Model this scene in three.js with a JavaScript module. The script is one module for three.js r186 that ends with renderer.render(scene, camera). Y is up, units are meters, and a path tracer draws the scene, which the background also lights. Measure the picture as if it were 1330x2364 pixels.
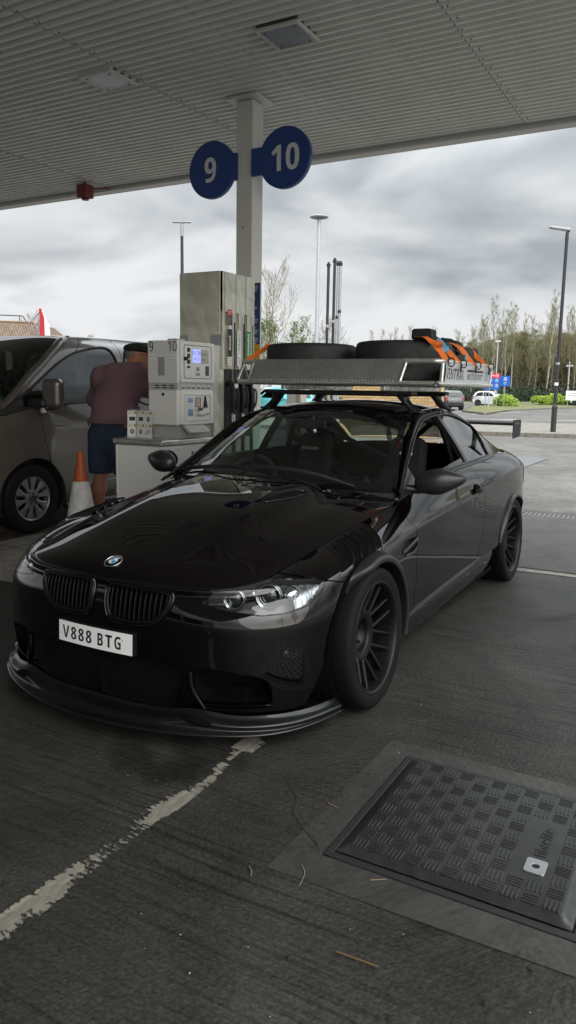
import * as THREE from 'three';
import { RoundedBoxGeometry } from 'three/addons/geometries/RoundedBoxGeometry.js';
import { mergeGeometries, mergeVertices, toCreasedNormals } from 'three/addons/utils/BufferGeometryUtils.js';
import { ImprovedNoise } from 'three/addons/math/ImprovedNoise.js';
import { MarchingCubes } from 'three/addons/objects/MarchingCubes.js';
import { FontLoader } from 'three/addons/loaders/FontLoader.js';
import { TextGeometry } from 'three/addons/geometries/TextGeometry.js';

// ---------- camera, exposure, sky, sun ----------
const scene = new THREE.Scene();
const camera = new THREE.PerspectiveCamera(68.22, 576 / 1024, 0.05, 2000);
camera.rotation.order = 'YXZ';
camera.position.set(2.2004, 1.4522, 3.1065);
camera.rotation.set(-0.1621, 0.51, 0.0161);
const renderer = new THREE.WebGLRenderer({ antialias: true });
renderer.toneMapping = THREE.LinearToneMapping;
renderer.toneMappingExposure = 3.15;
renderer.shadowMap.enabled = true;

const perlin = new ImprovedNoise();
const N3 = (x, y, z) => perlin.noise(x, y, z);
const fbm = (x, y, z, o = 4) => { let s = 0, a = 0.5; for (let i = 0; i < o; i++) { s += a * N3(x, y, z); x = x * 2.03 + 7.1; y = y * 2.03 + 3.7; z = z * 2.03 + 1.9; a *= 0.5; } return s; };
const clamp = (x, a = 0, b = 1) => Math.min(b, Math.max(a, x));
const sstep = (a, b, x) => { const t = clamp((x - a) / (b - a)); return t * t * (3 - 2 * t); };
const lerp = (a, b, t) => a + (b - a) * t;

const SUN_DIR = new THREE.Vector3(0.80, 0.38, 0.46).normalize();
{ // overcast sky: grey cloud sheets, lighter towards the horizon gaps, brighter overhead as overcast skies are
  const W = 2048, H = 1024, d = new Float32Array(W * H * 4);
  for (let j = 0; j < H; j++) for (let i = 0; i < W; i++) {
    const el = ((j + 0.5) / H - 0.5) * Math.PI, az = ((i + 0.5) / W - 0.5) * 2 * Math.PI, k = (j * W + i) * 4;
    const y = Math.sin(el), c = Math.cos(el), x = Math.cos(az) * c, z = Math.sin(az) * c;
    const yy = Math.max(y, 0), q = 1 / (yy + 0.22), u = x * q, v = z * q;
    const wx = fbm(u * 0.7 + 26.37, v * 0.7, 3.1, 3) * 0.8, wy = fbm(u * 0.7, v * 0.7 + 5, 8.2, 3) * 0.8;
    const a = fbm(u * 0.75 + wx + 11.51, v * 0.75 + wy + 7.18, 0.7, 5);            // broad banks
    const b = fbm(u * 2.6 + wx * 2.2, v * 2.6 + wy * 2.2, yy * 4, 6);           // puffs inside them
    let g = 0.50 + a * 0.95 + b * 0.55;                                          // 0 dark bellies .. 1 thin bright cloud
    g = sstep(0.10, 0.98, g + 0.40 * (1 - sstep(0.0, 0.20, yy)));
    g = clamp(g + 0.26 * (-x * 0.873 + z * 0.488) * c * (1 - yy));
    const base = 0.135 + 0.135 * g;
    const sd = Math.max(0, x * SUN_DIR.x + y * SUN_DIR.y + z * SUN_DIR.z);
    const L = base * (1 + 1.1 * sd ** 6) * (1 + 5.0 * sstep(0.18, 0.95, yy));
    const t = 1 - g;
    d[k] = L * lerp(1.0, 0.88, t); d[k + 1] = L * lerp(1.015, 0.965, t); d[k + 2] = L * lerp(1.035, 1.03, t); d[k + 3] = 1;
    if (y < 0) { const f = 0.25; d[k] = lerp(d[k], f, clamp(-y * 8)); d[k + 1] = lerp(d[k + 1], f, clamp(-y * 8)); d[k + 2] = lerp(d[k + 2], f, clamp(-y * 8)); }
  }
  const sky = new THREE.DataTexture(d, W, H, THREE.RGBAFormat, THREE.FloatType);
  sky.mapping = THREE.EquirectangularReflectionMapping; sky.magFilter = THREE.LinearFilter; sky.minFilter = THREE.LinearFilter; sky.needsUpdate = true;
  scene.background = sky; scene.environment = sky;
}
const sun = new THREE.DirectionalLight(0xfff6ea, 0.7);
sun.position.copy(SUN_DIR).multiplyScalar(60); sun.target.position.set(0, 0, 0); sun.castShadow = true; sun.shadow.radius = 120;
Object.assign(sun.shadow.camera, { left: -60, right: 60, top: 60, bottom: -60, near: 1, far: 200 });
scene.add(sun, sun.target);
// ---------- helpers ----------
const V = (x, y, z) => new THREE.Vector3(x, y, z);
function rng(seed) { let a = seed >>> 0; return () => { a = (a + 0x6D2B79F5) | 0; let t = Math.imul(a ^ (a >>> 15), 1 | a); t = (t + Math.imul(t ^ (t >>> 7), 61 | t)) ^ t; return ((t ^ (t >>> 14)) >>> 0) / 4294967296; }; }
const usedNames = {};
function numbered(n) { const k = usedNames[n] = (usedNames[n] ?? -1) + 1; return k ? n + '_' + String(k).padStart(3, '0') : n; }
function tag(o, label, category, group, kind) { o.userData = {}; if (label) o.userData.label = label; if (category) o.userData.category = category; if (group) o.userData.group = group; if (kind) o.userData.kind = kind; return o; }
function thing(name, label, category, pos = [0, 0, 0], turn = 0, group) { const g = new THREE.Group(); g.name = numbered(name); g.position.set(...pos); g.rotation.y = turn; scene.add(g); return tag(g, label, category, group); }
function shad(m) { m.castShadow = m.receiveShadow = true; return m; }
function part(parent, name, geo, mat, label) { if (Array.isArray(geo)) geo = merge(geo); const m = shad(new THREE.Mesh(geo, mat)); m.name = parent === scene ? numbered(name) : name; parent.add(m); if (label) m.userData.label = label; return m; }
function solo(name, label, category, geo, mat, group, kind) { const m = part(scene, name, geo, mat); return tag(m, label, category, group, kind); }
function struct(name, geo, mat) { const m = part(scene, name, geo, mat); m.userData = { kind: 'structure' }; return m; }
function copyOf(o, label, pos, turn) { const c = o.clone(); c.name = numbered(o.name.replace(/_\d{3}$/, '')); c.userData = { ...o.userData }; if (label) c.userData.label = label; if (pos) c.position.set(...pos); if (turn !== undefined) c.rotation.y = turn; scene.add(c); return c; }
function norm(g) { // same attributes and indexed
  if (!g.index) { g = g.clone(); g.setIndex([...Array(g.attributes.position.count).keys()]); }
  for (const k of Object.keys(g.attributes)) if (!['position', 'normal', 'uv'].includes(k)) g.deleteAttribute(k);
  if (!g.attributes.normal) g.computeVertexNormals();
  if (!g.attributes.uv) g.setAttribute('uv', new THREE.BufferAttribute(new Float32Array(g.attributes.position.count * 2), 2));
  g.morphAttributes = {}; return g;
}
function merge(list) { list = list.flat(9).filter(Boolean).map(norm); return list.length === 1 ? list[0] : mergeGeometries(list); }
function xf(g, { p = [0, 0, 0], r = [0, 0, 0], s = [1, 1, 1] } = {}) { const m = new THREE.Matrix4().compose(V(...p), new THREE.Quaternion().setFromEuler(new THREE.Euler(...r)), V(...(typeof s === 'number' ? [s, s, s] : s))); return g.applyMatrix4(m); }
function boxUV(g) { // planar uv in metres by dominant normal
  g = g.index ? g.toNonIndexed() : g; const p = g.attributes.position, n = g.attributes.normal, uv = new Float32Array(p.count * 2);
  for (let i = 0; i < p.count; i++) { const ax = Math.abs(n.getX(i)), ay = Math.abs(n.getY(i)), az = Math.abs(n.getZ(i)); const x = p.getX(i), y = p.getY(i), z = p.getZ(i);
    if (ay >= ax && ay >= az) { uv[2 * i] = x; uv[2 * i + 1] = -z; } else if (ax >= az) { uv[2 * i] = -z * Math.sign(n.getX(i)); uv[2 * i + 1] = y; } else { uv[2 * i] = x * Math.sign(n.getZ(i)); uv[2 * i + 1] = y; } }
  g.setAttribute('uv', new THREE.BufferAttribute(uv, 2)); return norm(g);
}
function box(w, h, d, x = 0, y = 0, z = 0, r = 0, seg = 2) { const g = r ? new RoundedBoxGeometry(w, h, d, seg, Math.min(r, w / 2.01, h / 2.01, d / 2.01)) : new THREE.BoxGeometry(w, h, d); g.translate(x, y, z); return boxUV(g); }
const bx = (x0, x1, y0, y1, z0, z1, r = 0, seg = 2) => box(x1 - x0, y1 - y0, z1 - z0, (x0 + x1) / 2, (y0 + y1) / 2, (z0 + z1) / 2, r, seg);
function cyl(r0, r1, h, x, y, z, seg = 20, axis = 'y') { const g = new THREE.CylinderGeometry(r1, r0, h, seg); if (axis === 'x') g.rotateZ(-Math.PI / 2); if (axis === 'z') g.rotateX(Math.PI / 2); g.translate(x, y, z); return g; }
function tube(pts, r, seg = 8, n, closed = false, tension = 0.5) { const c = new THREE.CatmullRomCurve3(pts.map((p) => p.isVector3 ? p : V(...p)), closed, 'catmullrom', tension); return new THREE.TubeGeometry(c, n ?? pts.length * 6, r, seg, closed); }
function rod(a, b, r, seg = 8) { a = a.isVector3 ? a : V(...a); b = b.isVector3 ? b : V(...b); const d = b.clone().sub(a), g = new THREE.CylinderGeometry(r, r, d.length(), seg); g.applyQuaternion(new THREE.Quaternion().setFromUnitVectors(V(0, 1, 0), d.clone().normalize())); g.translate((a.x + b.x) / 2, (a.y + b.y) / 2, (a.z + b.z) / 2); return g; }
function polyTube(pts, r, seg = 8, closed = false) { // straight pipes with ball joints
  const out = [], n = pts.length; for (let i = 0; i < n - (closed ? 0 : 1); i++) out.push(rod(pts[i], pts[(i + 1) % n], r, seg)); for (let i = 0; i < n; i++) { const s = new THREE.SphereGeometry(r, seg, 6); s.translate(...(pts[i].isVector3 ? pts[i].toArray() : pts[i])); out.push(s); } return out; }
function ribbon(pts, w, t, side) { // flat strap along points; side = width direction
  pts = pts.map((p) => p.isVector3 ? p : V(...p)); const c = new THREE.CatmullRomCurve3(pts), n = pts.length * 6, S = V(...side).normalize(), pos = [], idx = [];
  for (let i = 0; i <= n; i++) { const p = c.getPoint(i / n), T = c.getTangent(i / n), B = T.clone().cross(S).normalize(), s2 = B.clone().cross(T).normalize();
    for (const [a, b] of [[-1, -1], [1, -1], [1, 1], [-1, 1]]) pos.push(...p.clone().addScaledVector(s2, a * w / 2).addScaledVector(B, b * t / 2).toArray()); }
  for (let i = 0; i < n; i++) for (let k = 0; k < 4; k++) { const a = i * 4 + k, b = i * 4 + (k + 1) % 4; idx.push(a, b, a + 4, b, b + 4, a + 4); }
  idx.push(0, 2, 1, 0, 3, 2, n * 4, n * 4 + 1, n * 4 + 2, n * 4, n * 4 + 2, n * 4 + 3);
  let g = new THREE.BufferGeometry(); g.setAttribute('position', new THREE.Float32BufferAttribute(pos, 3)); g.setIndex(idx); g = g.toNonIndexed(); g.computeVertexNormals(); return norm(g); }
function gridGeo(f, nu, nv, uvScale) { // surface f(u,v) -> [x,y,z]
  const pos = [], uv = [], idx = []; for (let j = 0; j <= nv; j++) for (let i = 0; i <= nu; i++) { pos.push(...f(i / nu, j / nv)); uv.push(i / nu * (uvScale?.[0] ?? 1), j / nv * (uvScale?.[1] ?? 1)); }
  for (let j = 0; j < nv; j++) for (let i = 0; i < nu; i++) { const a = j * (nu + 1) + i, b = a + 1, c = a + nu + 1, d = c + 1; idx.push(a, b, d, a, d, c); }
  const g = new THREE.BufferGeometry(); g.setAttribute('position', new THREE.Float32BufferAttribute(pos, 3)); g.setAttribute('uv', new THREE.Float32BufferAttribute(uv, 2)); g.setIndex(idx); g.computeVertexNormals(); return g; }
function mirrorX(g) { g = norm(g.clone()); const p = g.attributes.position, n = g.attributes.normal; for (let i = 0; i < p.count; i++) { p.setX(i, -p.getX(i)); n.setX(i, -n.getX(i)); } if (g.index) { const a = g.index.array.slice(); for (let i = 0; i < a.length; i += 3) { const t = a[i + 1]; a[i + 1] = a[i + 2]; a[i + 2] = t; } g.setIndex(new THREE.BufferAttribute(a, 1)); } return g; }
function flip(g) { g = norm(g.clone()); const a = g.index.array.slice(); for (let i = 0; i < a.length; i += 3) { const t = a[i + 1]; a[i + 1] = a[i + 2]; a[i + 2] = t; } g.setIndex(new THREE.BufferAttribute(a, 1)); const n = g.attributes.normal; for (let i = 0; i < n.count; i++) n.setXYZ(i, -n.getX(i), -n.getY(i), -n.getZ(i)); return g; }
function wind(g) { // make every face turn the way its normals say
  const P = g.attributes.position, Q = g.attributes.normal, a = g.index.array.slice(), A = V(), B = V(), C = V(), n = V();
  for (let i = 0; i < a.length; i += 3) { A.fromBufferAttribute(P, a[i]); B.fromBufferAttribute(P, a[i + 1]).sub(A); C.fromBufferAttribute(P, a[i + 2]).sub(A); n.fromBufferAttribute(Q, a[i]); if (B.cross(C).dot(n) < 0) { const t = a[i + 1]; a[i + 1] = a[i + 2]; a[i + 2] = t; } }
  g.setIndex(new THREE.BufferAttribute(a, 1)); return g; }
function clip(g, f) { // keep the side of a surface where f(x,y,z,u,v) >= 0
  const P = g.attributes.position, Nn = g.attributes.normal, U = g.attributes.uv, ix = g.index.array, n = P.count, val = new Float32Array(n);
  for (let i = 0; i < n; i++) val[i] = f(P.getX(i), P.getY(i), P.getZ(i), U ? U.getX(i) : 0, U ? U.getY(i) : 0);
  const pos = [], nor = [], uv = [], map = new Int32Array(n).fill(-1), cache = new Map(), out = [];
  const put = (i) => { if (map[i] < 0) { map[i] = pos.length / 3; pos.push(P.getX(i), P.getY(i), P.getZ(i)); nor.push(Nn.getX(i), Nn.getY(i), Nn.getZ(i)); uv.push(U ? U.getX(i) : 0, U ? U.getY(i) : 0); } return map[i]; };
  const cut = (a, b) => { const lo = Math.min(a, b), hi = Math.max(a, b), k = lo * n + hi; let c = cache.get(k); if (c === undefined) { const t = val[lo] / (val[lo] - val[hi]), q = (A, m) => lerp(A['get' + m](lo), A['get' + m](hi), t); c = pos.length / 3; pos.push(q(P, 'X'), q(P, 'Y'), q(P, 'Z')); const v = V(q(Nn, 'X'), q(Nn, 'Y'), q(Nn, 'Z')).normalize(); nor.push(v.x, v.y, v.z); uv.push(U ? q(U, 'X') : 0, U ? q(U, 'Y') : 0); cache.set(k, c); } return c; };
  for (let t = 0; t < ix.length; t += 3) { const v = [ix[t], ix[t + 1], ix[t + 2]], poly = []; for (let k = 0; k < 3; k++) { const a = v[k], b = v[(k + 1) % 3]; if (val[a] >= 0) poly.push(put(a)); if ((val[a] >= 0) !== (val[b] >= 0)) poly.push(cut(a, b)); } for (let k = 1; k + 1 < poly.length; k++) out.push(poly[0], poly[k], poly[k + 1]); }
  const r = new THREE.BufferGeometry(); r.setAttribute('position', new THREE.Float32BufferAttribute(pos, 3)); r.setAttribute('normal', new THREE.Float32BufferAttribute(nor, 3)); r.setAttribute('uv', new THREE.Float32BufferAttribute(uv, 2)); r.setIndex(out); return r; }
function shell(g, t) { // give an open surface a thickness t (inwards) with closed edges
  const P = g.attributes.position, Nn = g.attributes.normal, ix = g.index.array, n = P.count, pos = [], nor = [], uv = [], out = [], edge = new Map(), U = g.attributes.uv;
  for (let i = 0; i < n; i++) { pos.push(P.getX(i), P.getY(i), P.getZ(i)); nor.push(Nn.getX(i), Nn.getY(i), Nn.getZ(i)); uv.push(U.getX(i), U.getY(i)); }
  for (let i = 0; i < n; i++) { pos.push(P.getX(i) - t * Nn.getX(i), P.getY(i) - t * Nn.getY(i), P.getZ(i) - t * Nn.getZ(i)); nor.push(-Nn.getX(i), -Nn.getY(i), -Nn.getZ(i)); uv.push(U.getX(i), U.getY(i)); }
  for (let k = 0; k < ix.length; k += 3) { const a = ix[k], b = ix[k + 1], c = ix[k + 2]; out.push(a, b, c, a + n, c + n, b + n); for (const [p, q] of [[a, b], [b, c], [c, a]]) { const r = q * n + p; if (edge.has(r)) edge.delete(r); else edge.set(p * n + q, [p, q]); } }
  for (const [p, q] of edge.values()) { const A = V(pos[3 * p], pos[3 * p + 1], pos[3 * p + 2]), B = V(pos[3 * q], pos[3 * q + 1], pos[3 * q + 2]), e = B.clone().sub(A), nn = e.cross(V(nor[3 * p], nor[3 * p + 1], nor[3 * p + 2])).normalize(), o = pos.length / 3;
    for (const i of [p, q, p + n, q + n]) { pos.push(pos[3 * i], pos[3 * i + 1], pos[3 * i + 2]); nor.push(nn.x, nn.y, nn.z); uv.push(0, 0); } out.push(o, o + 2, o + 1, o + 1, o + 2, o + 3); }
  const r = new THREE.BufferGeometry(); r.setAttribute('position', new THREE.Float32BufferAttribute(pos, 3)); r.setAttribute('normal', new THREE.Float32BufferAttribute(nor, 3)); r.setAttribute('uv', new THREE.Float32BufferAttribute(uv, 2)); r.setIndex(out); return r; }
function ext(pts, depth, bevel = 0, holes = [], seg = 12) { // polygon in XY extruded along +z
  const s = pts.getPoints ? pts : new THREE.Shape(pts.map((p) => new THREE.Vector2(...p))); for (const h of holes) s.holes.push(new THREE.Path(h.map((p) => new THREE.Vector2(...p))));
  return norm(new THREE.ExtrudeGeometry(s, { depth: depth - 2 * bevel, bevelEnabled: bevel > 0, bevelSize: bevel, bevelThickness: bevel, bevelSegments: 2, bevelOffset: -bevel, curveSegments: seg }).translate(0, 0, bevel)); }
function rrect(w, h, r, cx = 0, cy = 0) { const s = new THREE.Shape(), x = cx - w / 2, y = cy - h / 2; s.moveTo(x + r, y); s.lineTo(x + w - r, y); s.absarc(x + w - r, y + r, r, -Math.PI / 2, 0); s.lineTo(x + w, y + h - r); s.absarc(x + w - r, y + h - r, r, 0, Math.PI / 2); s.lineTo(x + r, y + h); s.absarc(x + r, y + h - r, r, Math.PI / 2, Math.PI); s.lineTo(x, y + r); s.absarc(x + r, y + r, r, Math.PI, Math.PI * 1.5); return s; }
function poly1(tab, x) { if (x <= tab[0][0]) return tab[0][1]; for (let i = 1; i < tab.length; i++) if (x <= tab[i][0]) return lerp(tab[i - 1][1], tab[i][1], (x - tab[i - 1][0]) / (tab[i][0] - tab[i - 1][0])); return tab[tab.length - 1][1]; }
function smooth1(tab, x) { // monotone-ish smooth table lookup (Catmull-Rom)
  const n = tab.length; if (x <= tab[0][0]) return tab[0][1]; if (x >= tab[n - 1][0]) return tab[n - 1][1]; let i = 0; while (x > tab[i + 1][0]) i++;
  const h = tab[i + 1][0] - tab[i][0], t = (x - tab[i][0]) / h, sl = (a, b) => (tab[b][1] - tab[a][1]) / (tab[b][0] - tab[a][0]), d0 = i > 0 ? sl(i - 1, i + 1) : sl(i, i + 1), d1 = i + 2 < n ? sl(i, i + 2) : sl(i, i + 1), t2 = t * t, t3 = t2 * t;
  return (2 * t3 - 3 * t2 + 1) * tab[i][1] + (t3 - 2 * t2 + t) * h * d0 + (-2 * t3 + 3 * t2) * tab[i + 1][1] + (t3 - t2) * h * d1; }
function sdPoly(pts, x, y) { // signed distance to polygon, positive inside
  let d = 1e9, s = false; for (let i = 0, j = pts.length - 1; i < pts.length; j = i++) { const [ax, ay] = pts[i], [bx_, by] = pts[j], ex = bx_ - ax, ey = by - ay, wx = x - ax, wy = y - ay, t = clamp((wx * ex + wy * ey) / (ex * ex + ey * ey)), dx = wx - ex * t, dy = wy - ey * t; d = Math.min(d, dx * dx + dy * dy); if ((ay > y) !== (by > y) && x < (bx_ - ax) * (y - ay) / (by - ay) + ax) s = !s; } return (s ? 1 : -1) * Math.sqrt(d); }
function smoothLoop(pts, n = 8) { const c = new THREE.CatmullRomCurve3(pts.map((p) => V(p[0], p[1], p[2] ?? 0)), true, 'centripetal'); return c.getSpacedPoints(pts.length * n).slice(0, -1).map((p) => [p.x, p.y, p.z]); }

// textures
function canvasTex(w, h, draw, rep) { const c = document.createElement('canvas'); c.width = w; c.height = h; draw(c.getContext('2d'), w, h); const t = new THREE.CanvasTexture(c); t.colorSpace = THREE.SRGBColorSpace; t.anisotropy = 8; if (rep) { t.wrapS = t.wrapT = THREE.RepeatWrapping; } return t; }
function dataTex(n, f, srgb = false, h = n) { const d = new Uint8Array(n * h * 4); for (let j = 0; j < h; j++) for (let i = 0; i < n; i++) { const c = f(i / n, j / h), k = (j * n + i) * 4; if (typeof c === 'number') d[k] = d[k + 1] = d[k + 2] = clamp(c) * 255; else { d[k] = clamp(c[0]) * 255; d[k + 1] = clamp(c[1]) * 255; d[k + 2] = clamp(c[2]) * 255; } d[k + 3] = 255; }
  const t = new THREE.DataTexture(d, n, h); t.wrapS = t.wrapT = THREE.RepeatWrapping; t.magFilter = THREE.LinearFilter; t.minFilter = THREE.LinearMipmapLinearFilter; t.generateMipmaps = true; if (srgb) t.colorSpace = THREE.SRGBColorSpace; t.needsUpdate = true; return t; }
function rep(t, x, y) { const c = t.clone(); c.repeat.set(x, y); c.needsUpdate = true; return c; }
const lin = (r, g, b) => new THREE.Color().setRGB(r, g ?? r, b ?? r);
function mat(r, g, b, rough = 0.6, o = {}) { return new THREE.MeshPhysicalMaterial({ color: lin(r, g, b), roughness: rough, ...o }); }
const nz = (u, v, s, seed, o = 4) => { // tileable fbm 0..1
  let t = 0, a = 0.5, f = s, n = 0; for (let i = 0; i < o; i++) { const au = u * Math.PI * 2, av = v * Math.PI * 2, R = f / (2 * Math.PI); t += a * N3(Math.cos(au) * R + seed, Math.sin(au) * R + Math.cos(av) * R * 0.7, Math.sin(av) * R + seed * 1.7); n += a; a *= 0.55; f *= 2; } return 0.5 + 0.5 * t / n * 1.6; };
// ---------- setting: ground, roads, canopy ----------
const gy = (x, z) => { const d = Math.hypot(x - 2, z - 3); return 1.3 * sstep(82, 118, d) ; };
const R1 = rng(11);
// brushed forecourt concrete: ridges run along x, aggregate shows through
const brushTex = (() => { const n = 1024, rows = []; const r = rng(5); for (let j = 0; j < n; j++) rows.push(r());
  return dataTex(n, (u, v) => { const wob = (nz(u, v, 5, 3.3, 2) - .5) * .018; const vv = ((v + wob) % 1 + 1) % 1, a = .5 + .5 * Math.sin(vv * Math.PI * 2 * 74 + 5 * nz(u, v, 3, 7.7, 2)), b = .5 + .5 * Math.sin(vv * Math.PI * 2 * 47 + 9 * nz(u, v, 2, 1.2, 2)), amp = clamp(nz(u, v, 4, 9.1, 3) * 1.5 - .3), row = rows[Math.floor(vv * n) % n]; const g = nz(u, v, 90, 2.2, 2), f = nz(u, v, 160, 6.2, 1); return clamp(.30 + .50 * amp * (.5 * a * b + .5 * row) + .16 * (g - .3) + .10 * f); }); })();
const stainTex = dataTex(768, (u, v) => { const a = nz(u, v, 3, 1.7, 5), b = nz(u, v, 14, 5.1, 4), c = nz(u, v, 120, 8.4, 2), d = nz(u, v, 46, 4.4, 2); let g = .43 + .16 * (a - .5) + .14 * (b - .5) + .16 * (c - .5); if (d > .80) g -= .12 * sstep(.80, .9, d); const sp = N3(u * 310, v * 310, 4.2); if (sp > .60) g += .26 * sstep(.60, .75, sp); return [g * 1.02, g, g * .955]; }, true);
const brushCol = dataTex(2048, (u, v) => { const amp = clamp(nz(u, v, 4, 9.1, 3) * 1.6 - .25), wob = (nz(u, v, 6, 3.3, 2) - .5) * .012, vv = v + wob, l = N3(u * 4, vv * 130, 3.3) * .55 + N3(u * 7, vv * 290, 7.3) * .45, st = nz(u, v, 3, 1.7, 4), b = nz(u, v, 12, 5.1, 3), c = N3(u * 260, v * 260, 1.7), sp = N3(u * 340, v * 340, 4.2), oil = nz(u, v, 5, 12.7, 3); let g = .50 + .20 * (st - .5) + .14 * (b - .5) + .12 * c - .22 * amp * Math.max(0, l - .02) * 1.6; if (oil > .68) g -= .16 * sstep(.68, .82, oil); if (sp > .40) g += .13 * sstep(.44, .66, sp); if (sp < -.42) g -= .07 * sstep(.42, .65, -sp); return [g * 1.02, g, g * .955]; }, true);
const MG = {
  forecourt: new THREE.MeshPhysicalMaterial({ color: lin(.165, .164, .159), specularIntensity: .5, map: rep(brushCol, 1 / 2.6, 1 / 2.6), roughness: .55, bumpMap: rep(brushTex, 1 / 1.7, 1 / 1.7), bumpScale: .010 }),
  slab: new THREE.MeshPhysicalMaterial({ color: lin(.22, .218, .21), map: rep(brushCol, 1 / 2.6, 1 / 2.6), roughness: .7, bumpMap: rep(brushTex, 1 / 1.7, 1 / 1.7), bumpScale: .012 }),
  patch: new THREE.MeshPhysicalMaterial({ color: lin(.25, .247, .24), map: rep(stainTex, 1 / 1.6, 1 / 1.6), roughness: .62, bumpMap: rep(stainTex, 1 / .5, 1 / .5), bumpScale: .002 }),
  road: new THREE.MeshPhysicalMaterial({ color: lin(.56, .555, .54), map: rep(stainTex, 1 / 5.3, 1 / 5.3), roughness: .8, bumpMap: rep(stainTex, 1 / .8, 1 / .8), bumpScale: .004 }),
  lot: new THREE.MeshPhysicalMaterial({ color: lin(.52, .515, .50), map: rep(stainTex, 1 / 7.7, 1 / 7.7), roughness: .85 }),
  kerb: new THREE.MeshPhysicalMaterial({ color: lin(.95, .92, .85), map: rep(stainTex, 1 / .9, 1 / .9), roughness: .85, bumpMap: rep(stainTex, 3, 3), bumpScale: .002 }),
  island: new THREE.MeshPhysicalMaterial({ color: lin(.95, .93, .88), map: rep(stainTex, 1 / 1.3, 1 / 1.3), roughness: .8, bumpMap: rep(stainTex, 2, 2), bumpScale: .003 }),
  line: mat(.62, .61, .57, .8), joint: mat(.012, .012, .012, .9), grass: mat(.11, .14, .035, .95), soil: mat(.06, .05, .035, .95),
};
function sheet(x0, x1, z0, z1, y, nx = 1, nzz = 1) { const g = new THREE.PlaneGeometry(x1 - x0, z1 - z0, nx, nzz); g.rotateX(-Math.PI / 2); g.translate((x0 + x1) / 2, 0, (z0 + z1) / 2); const P = g.attributes.position; for (let i = 0; i < P.count; i++) P.setY(i, y + gy(P.getX(i), P.getZ(i))); g.computeVertexNormals(); return boxUV(g); }
struct('ground', sheet(-400, 400, -400, 120, -.012, 120, 80), new THREE.MeshPhysicalMaterial({ color: lin(.5, .56, .3), map: rep(stainTex, 1 / 9, 1 / 9), roughness: .95 }));
struct('car_park', sheet(-110, 70, -84, 60, -.004, 60, 48), MG.lot);
struct('road', sheet(-60, 40, -21.9, -6.5, 0, 30, 6), MG.road);
// forecourt slabs with real gaps between them
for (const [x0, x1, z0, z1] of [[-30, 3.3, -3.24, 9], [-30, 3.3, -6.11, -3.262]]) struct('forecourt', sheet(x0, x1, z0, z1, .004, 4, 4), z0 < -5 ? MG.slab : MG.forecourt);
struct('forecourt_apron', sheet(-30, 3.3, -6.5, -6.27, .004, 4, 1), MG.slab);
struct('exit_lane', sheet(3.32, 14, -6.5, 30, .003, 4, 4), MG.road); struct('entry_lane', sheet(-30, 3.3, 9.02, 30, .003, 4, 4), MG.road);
solo('worn_joint_strip', 'pale worn concrete strip along the slab joint behind the black coupe', 'concrete strip', (() => { const s = new THREE.Shape(), r = rng(3), a = [], b = []; for (let i = 0; i <= 60; i++) { const x = -1 + i * .12; a.push([x, 3.19 + .012 * r()]); b.push([x, 3.085 + .03 * r() - .02 * (i % 7 === 0)]); } [...a, ...b.reverse()].forEach((p, i) => i ? s.lineTo(...p) : s.moveTo(...p)); return boxUV(new THREE.ShapeGeometry(s).rotateX(-Math.PI / 2).translate(0, .008, 0)); })(), new THREE.MeshPhysicalMaterial({ color: lin(1.3, 1.28, 1.2), map: rep(stainTex, 1, 1), roughness: .8 }));
{ // slot drain along the canopy line
  const t = thing('slot_drain', 'narrow steel slot drain crossing the forecourt behind the black coupe', 'drain', [0, 0, 0]); part(t, 'channel', bx(-30, 3.3, -.06, -.02, -6.27, -6.11), MG.joint); for (const z of [-6.255, -6.125]) part(t, 'edge_rail', bx(-30, 3.3, -.03, .006, z - .012, z + .012), mat(.12, .12, .12, .5, { metalness: .6 }));
  const sg = bx(-.014, .014, -.02, .005, -.115, .115), sm = mat(.16, .16, .155, .6, { metalness: .5 }); for (let i = 0; i < 150; i++) { const m = part(t, 'grate_bar', sg, sm); m.position.set(-2.4 + i * .055, 0, -6.19); } }
// worn white bay line along the lane
{ const W = 512, H = 2048, d = new Uint8Array(W * H * 4); for (let j = 0; j < H; j++) for (let i = 0; i < W; i++) { const u = i / W, v = j / H, zz = v * 7; const edge = .5 - Math.abs(u - .5), br = N3(u * 1.6, zz * 34, 2.1) * .55 + N3(u * 3, zz * 90, 5.1) * .75, pat = fbm(u * .9 + 3, zz * 2.1, 8.8, 4) * 2.2, fine = N3(u * 30, zz * 130, 3) * .25; const k = edge * .9 + br * .65 + pat * 1.25 + fine * 1.6 - (zz < .30 ? -.02 : zz < .42 ? .55 : zz < .66 ? .28 : -.06) - .12; const o = (j * W + i) * 4; d[o] = d[o + 1] = d[o + 2] = k > .1 ? 255 : 0; d[o + 3] = 255; }
  const a = new THREE.DataTexture(d, W, H); a.magFilter = THREE.LinearFilter; a.needsUpdate = true; const g = new THREE.PlaneGeometry(.10, 7); g.rotateX(-Math.PI / 2); g.translate(.655, .008, 3.9); { const U = g.attributes.uv, P = g.attributes.position; for (let i = 0; i < P.count; i++) U.setXY(i, (P.getX(i) - .605) / .10, (P.getZ(i) - .4) / 7); }
  solo('lane_line', 'worn white painted line on the dark concrete in front of the coupe', 'road marking', g, new THREE.MeshPhysicalMaterial({ color: lin(1.35, 1.33, 1.18), map: rep(stainTex, 1, 14), alphaMap: a, alphaTest: .5, roughness: .85 })); }
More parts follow.
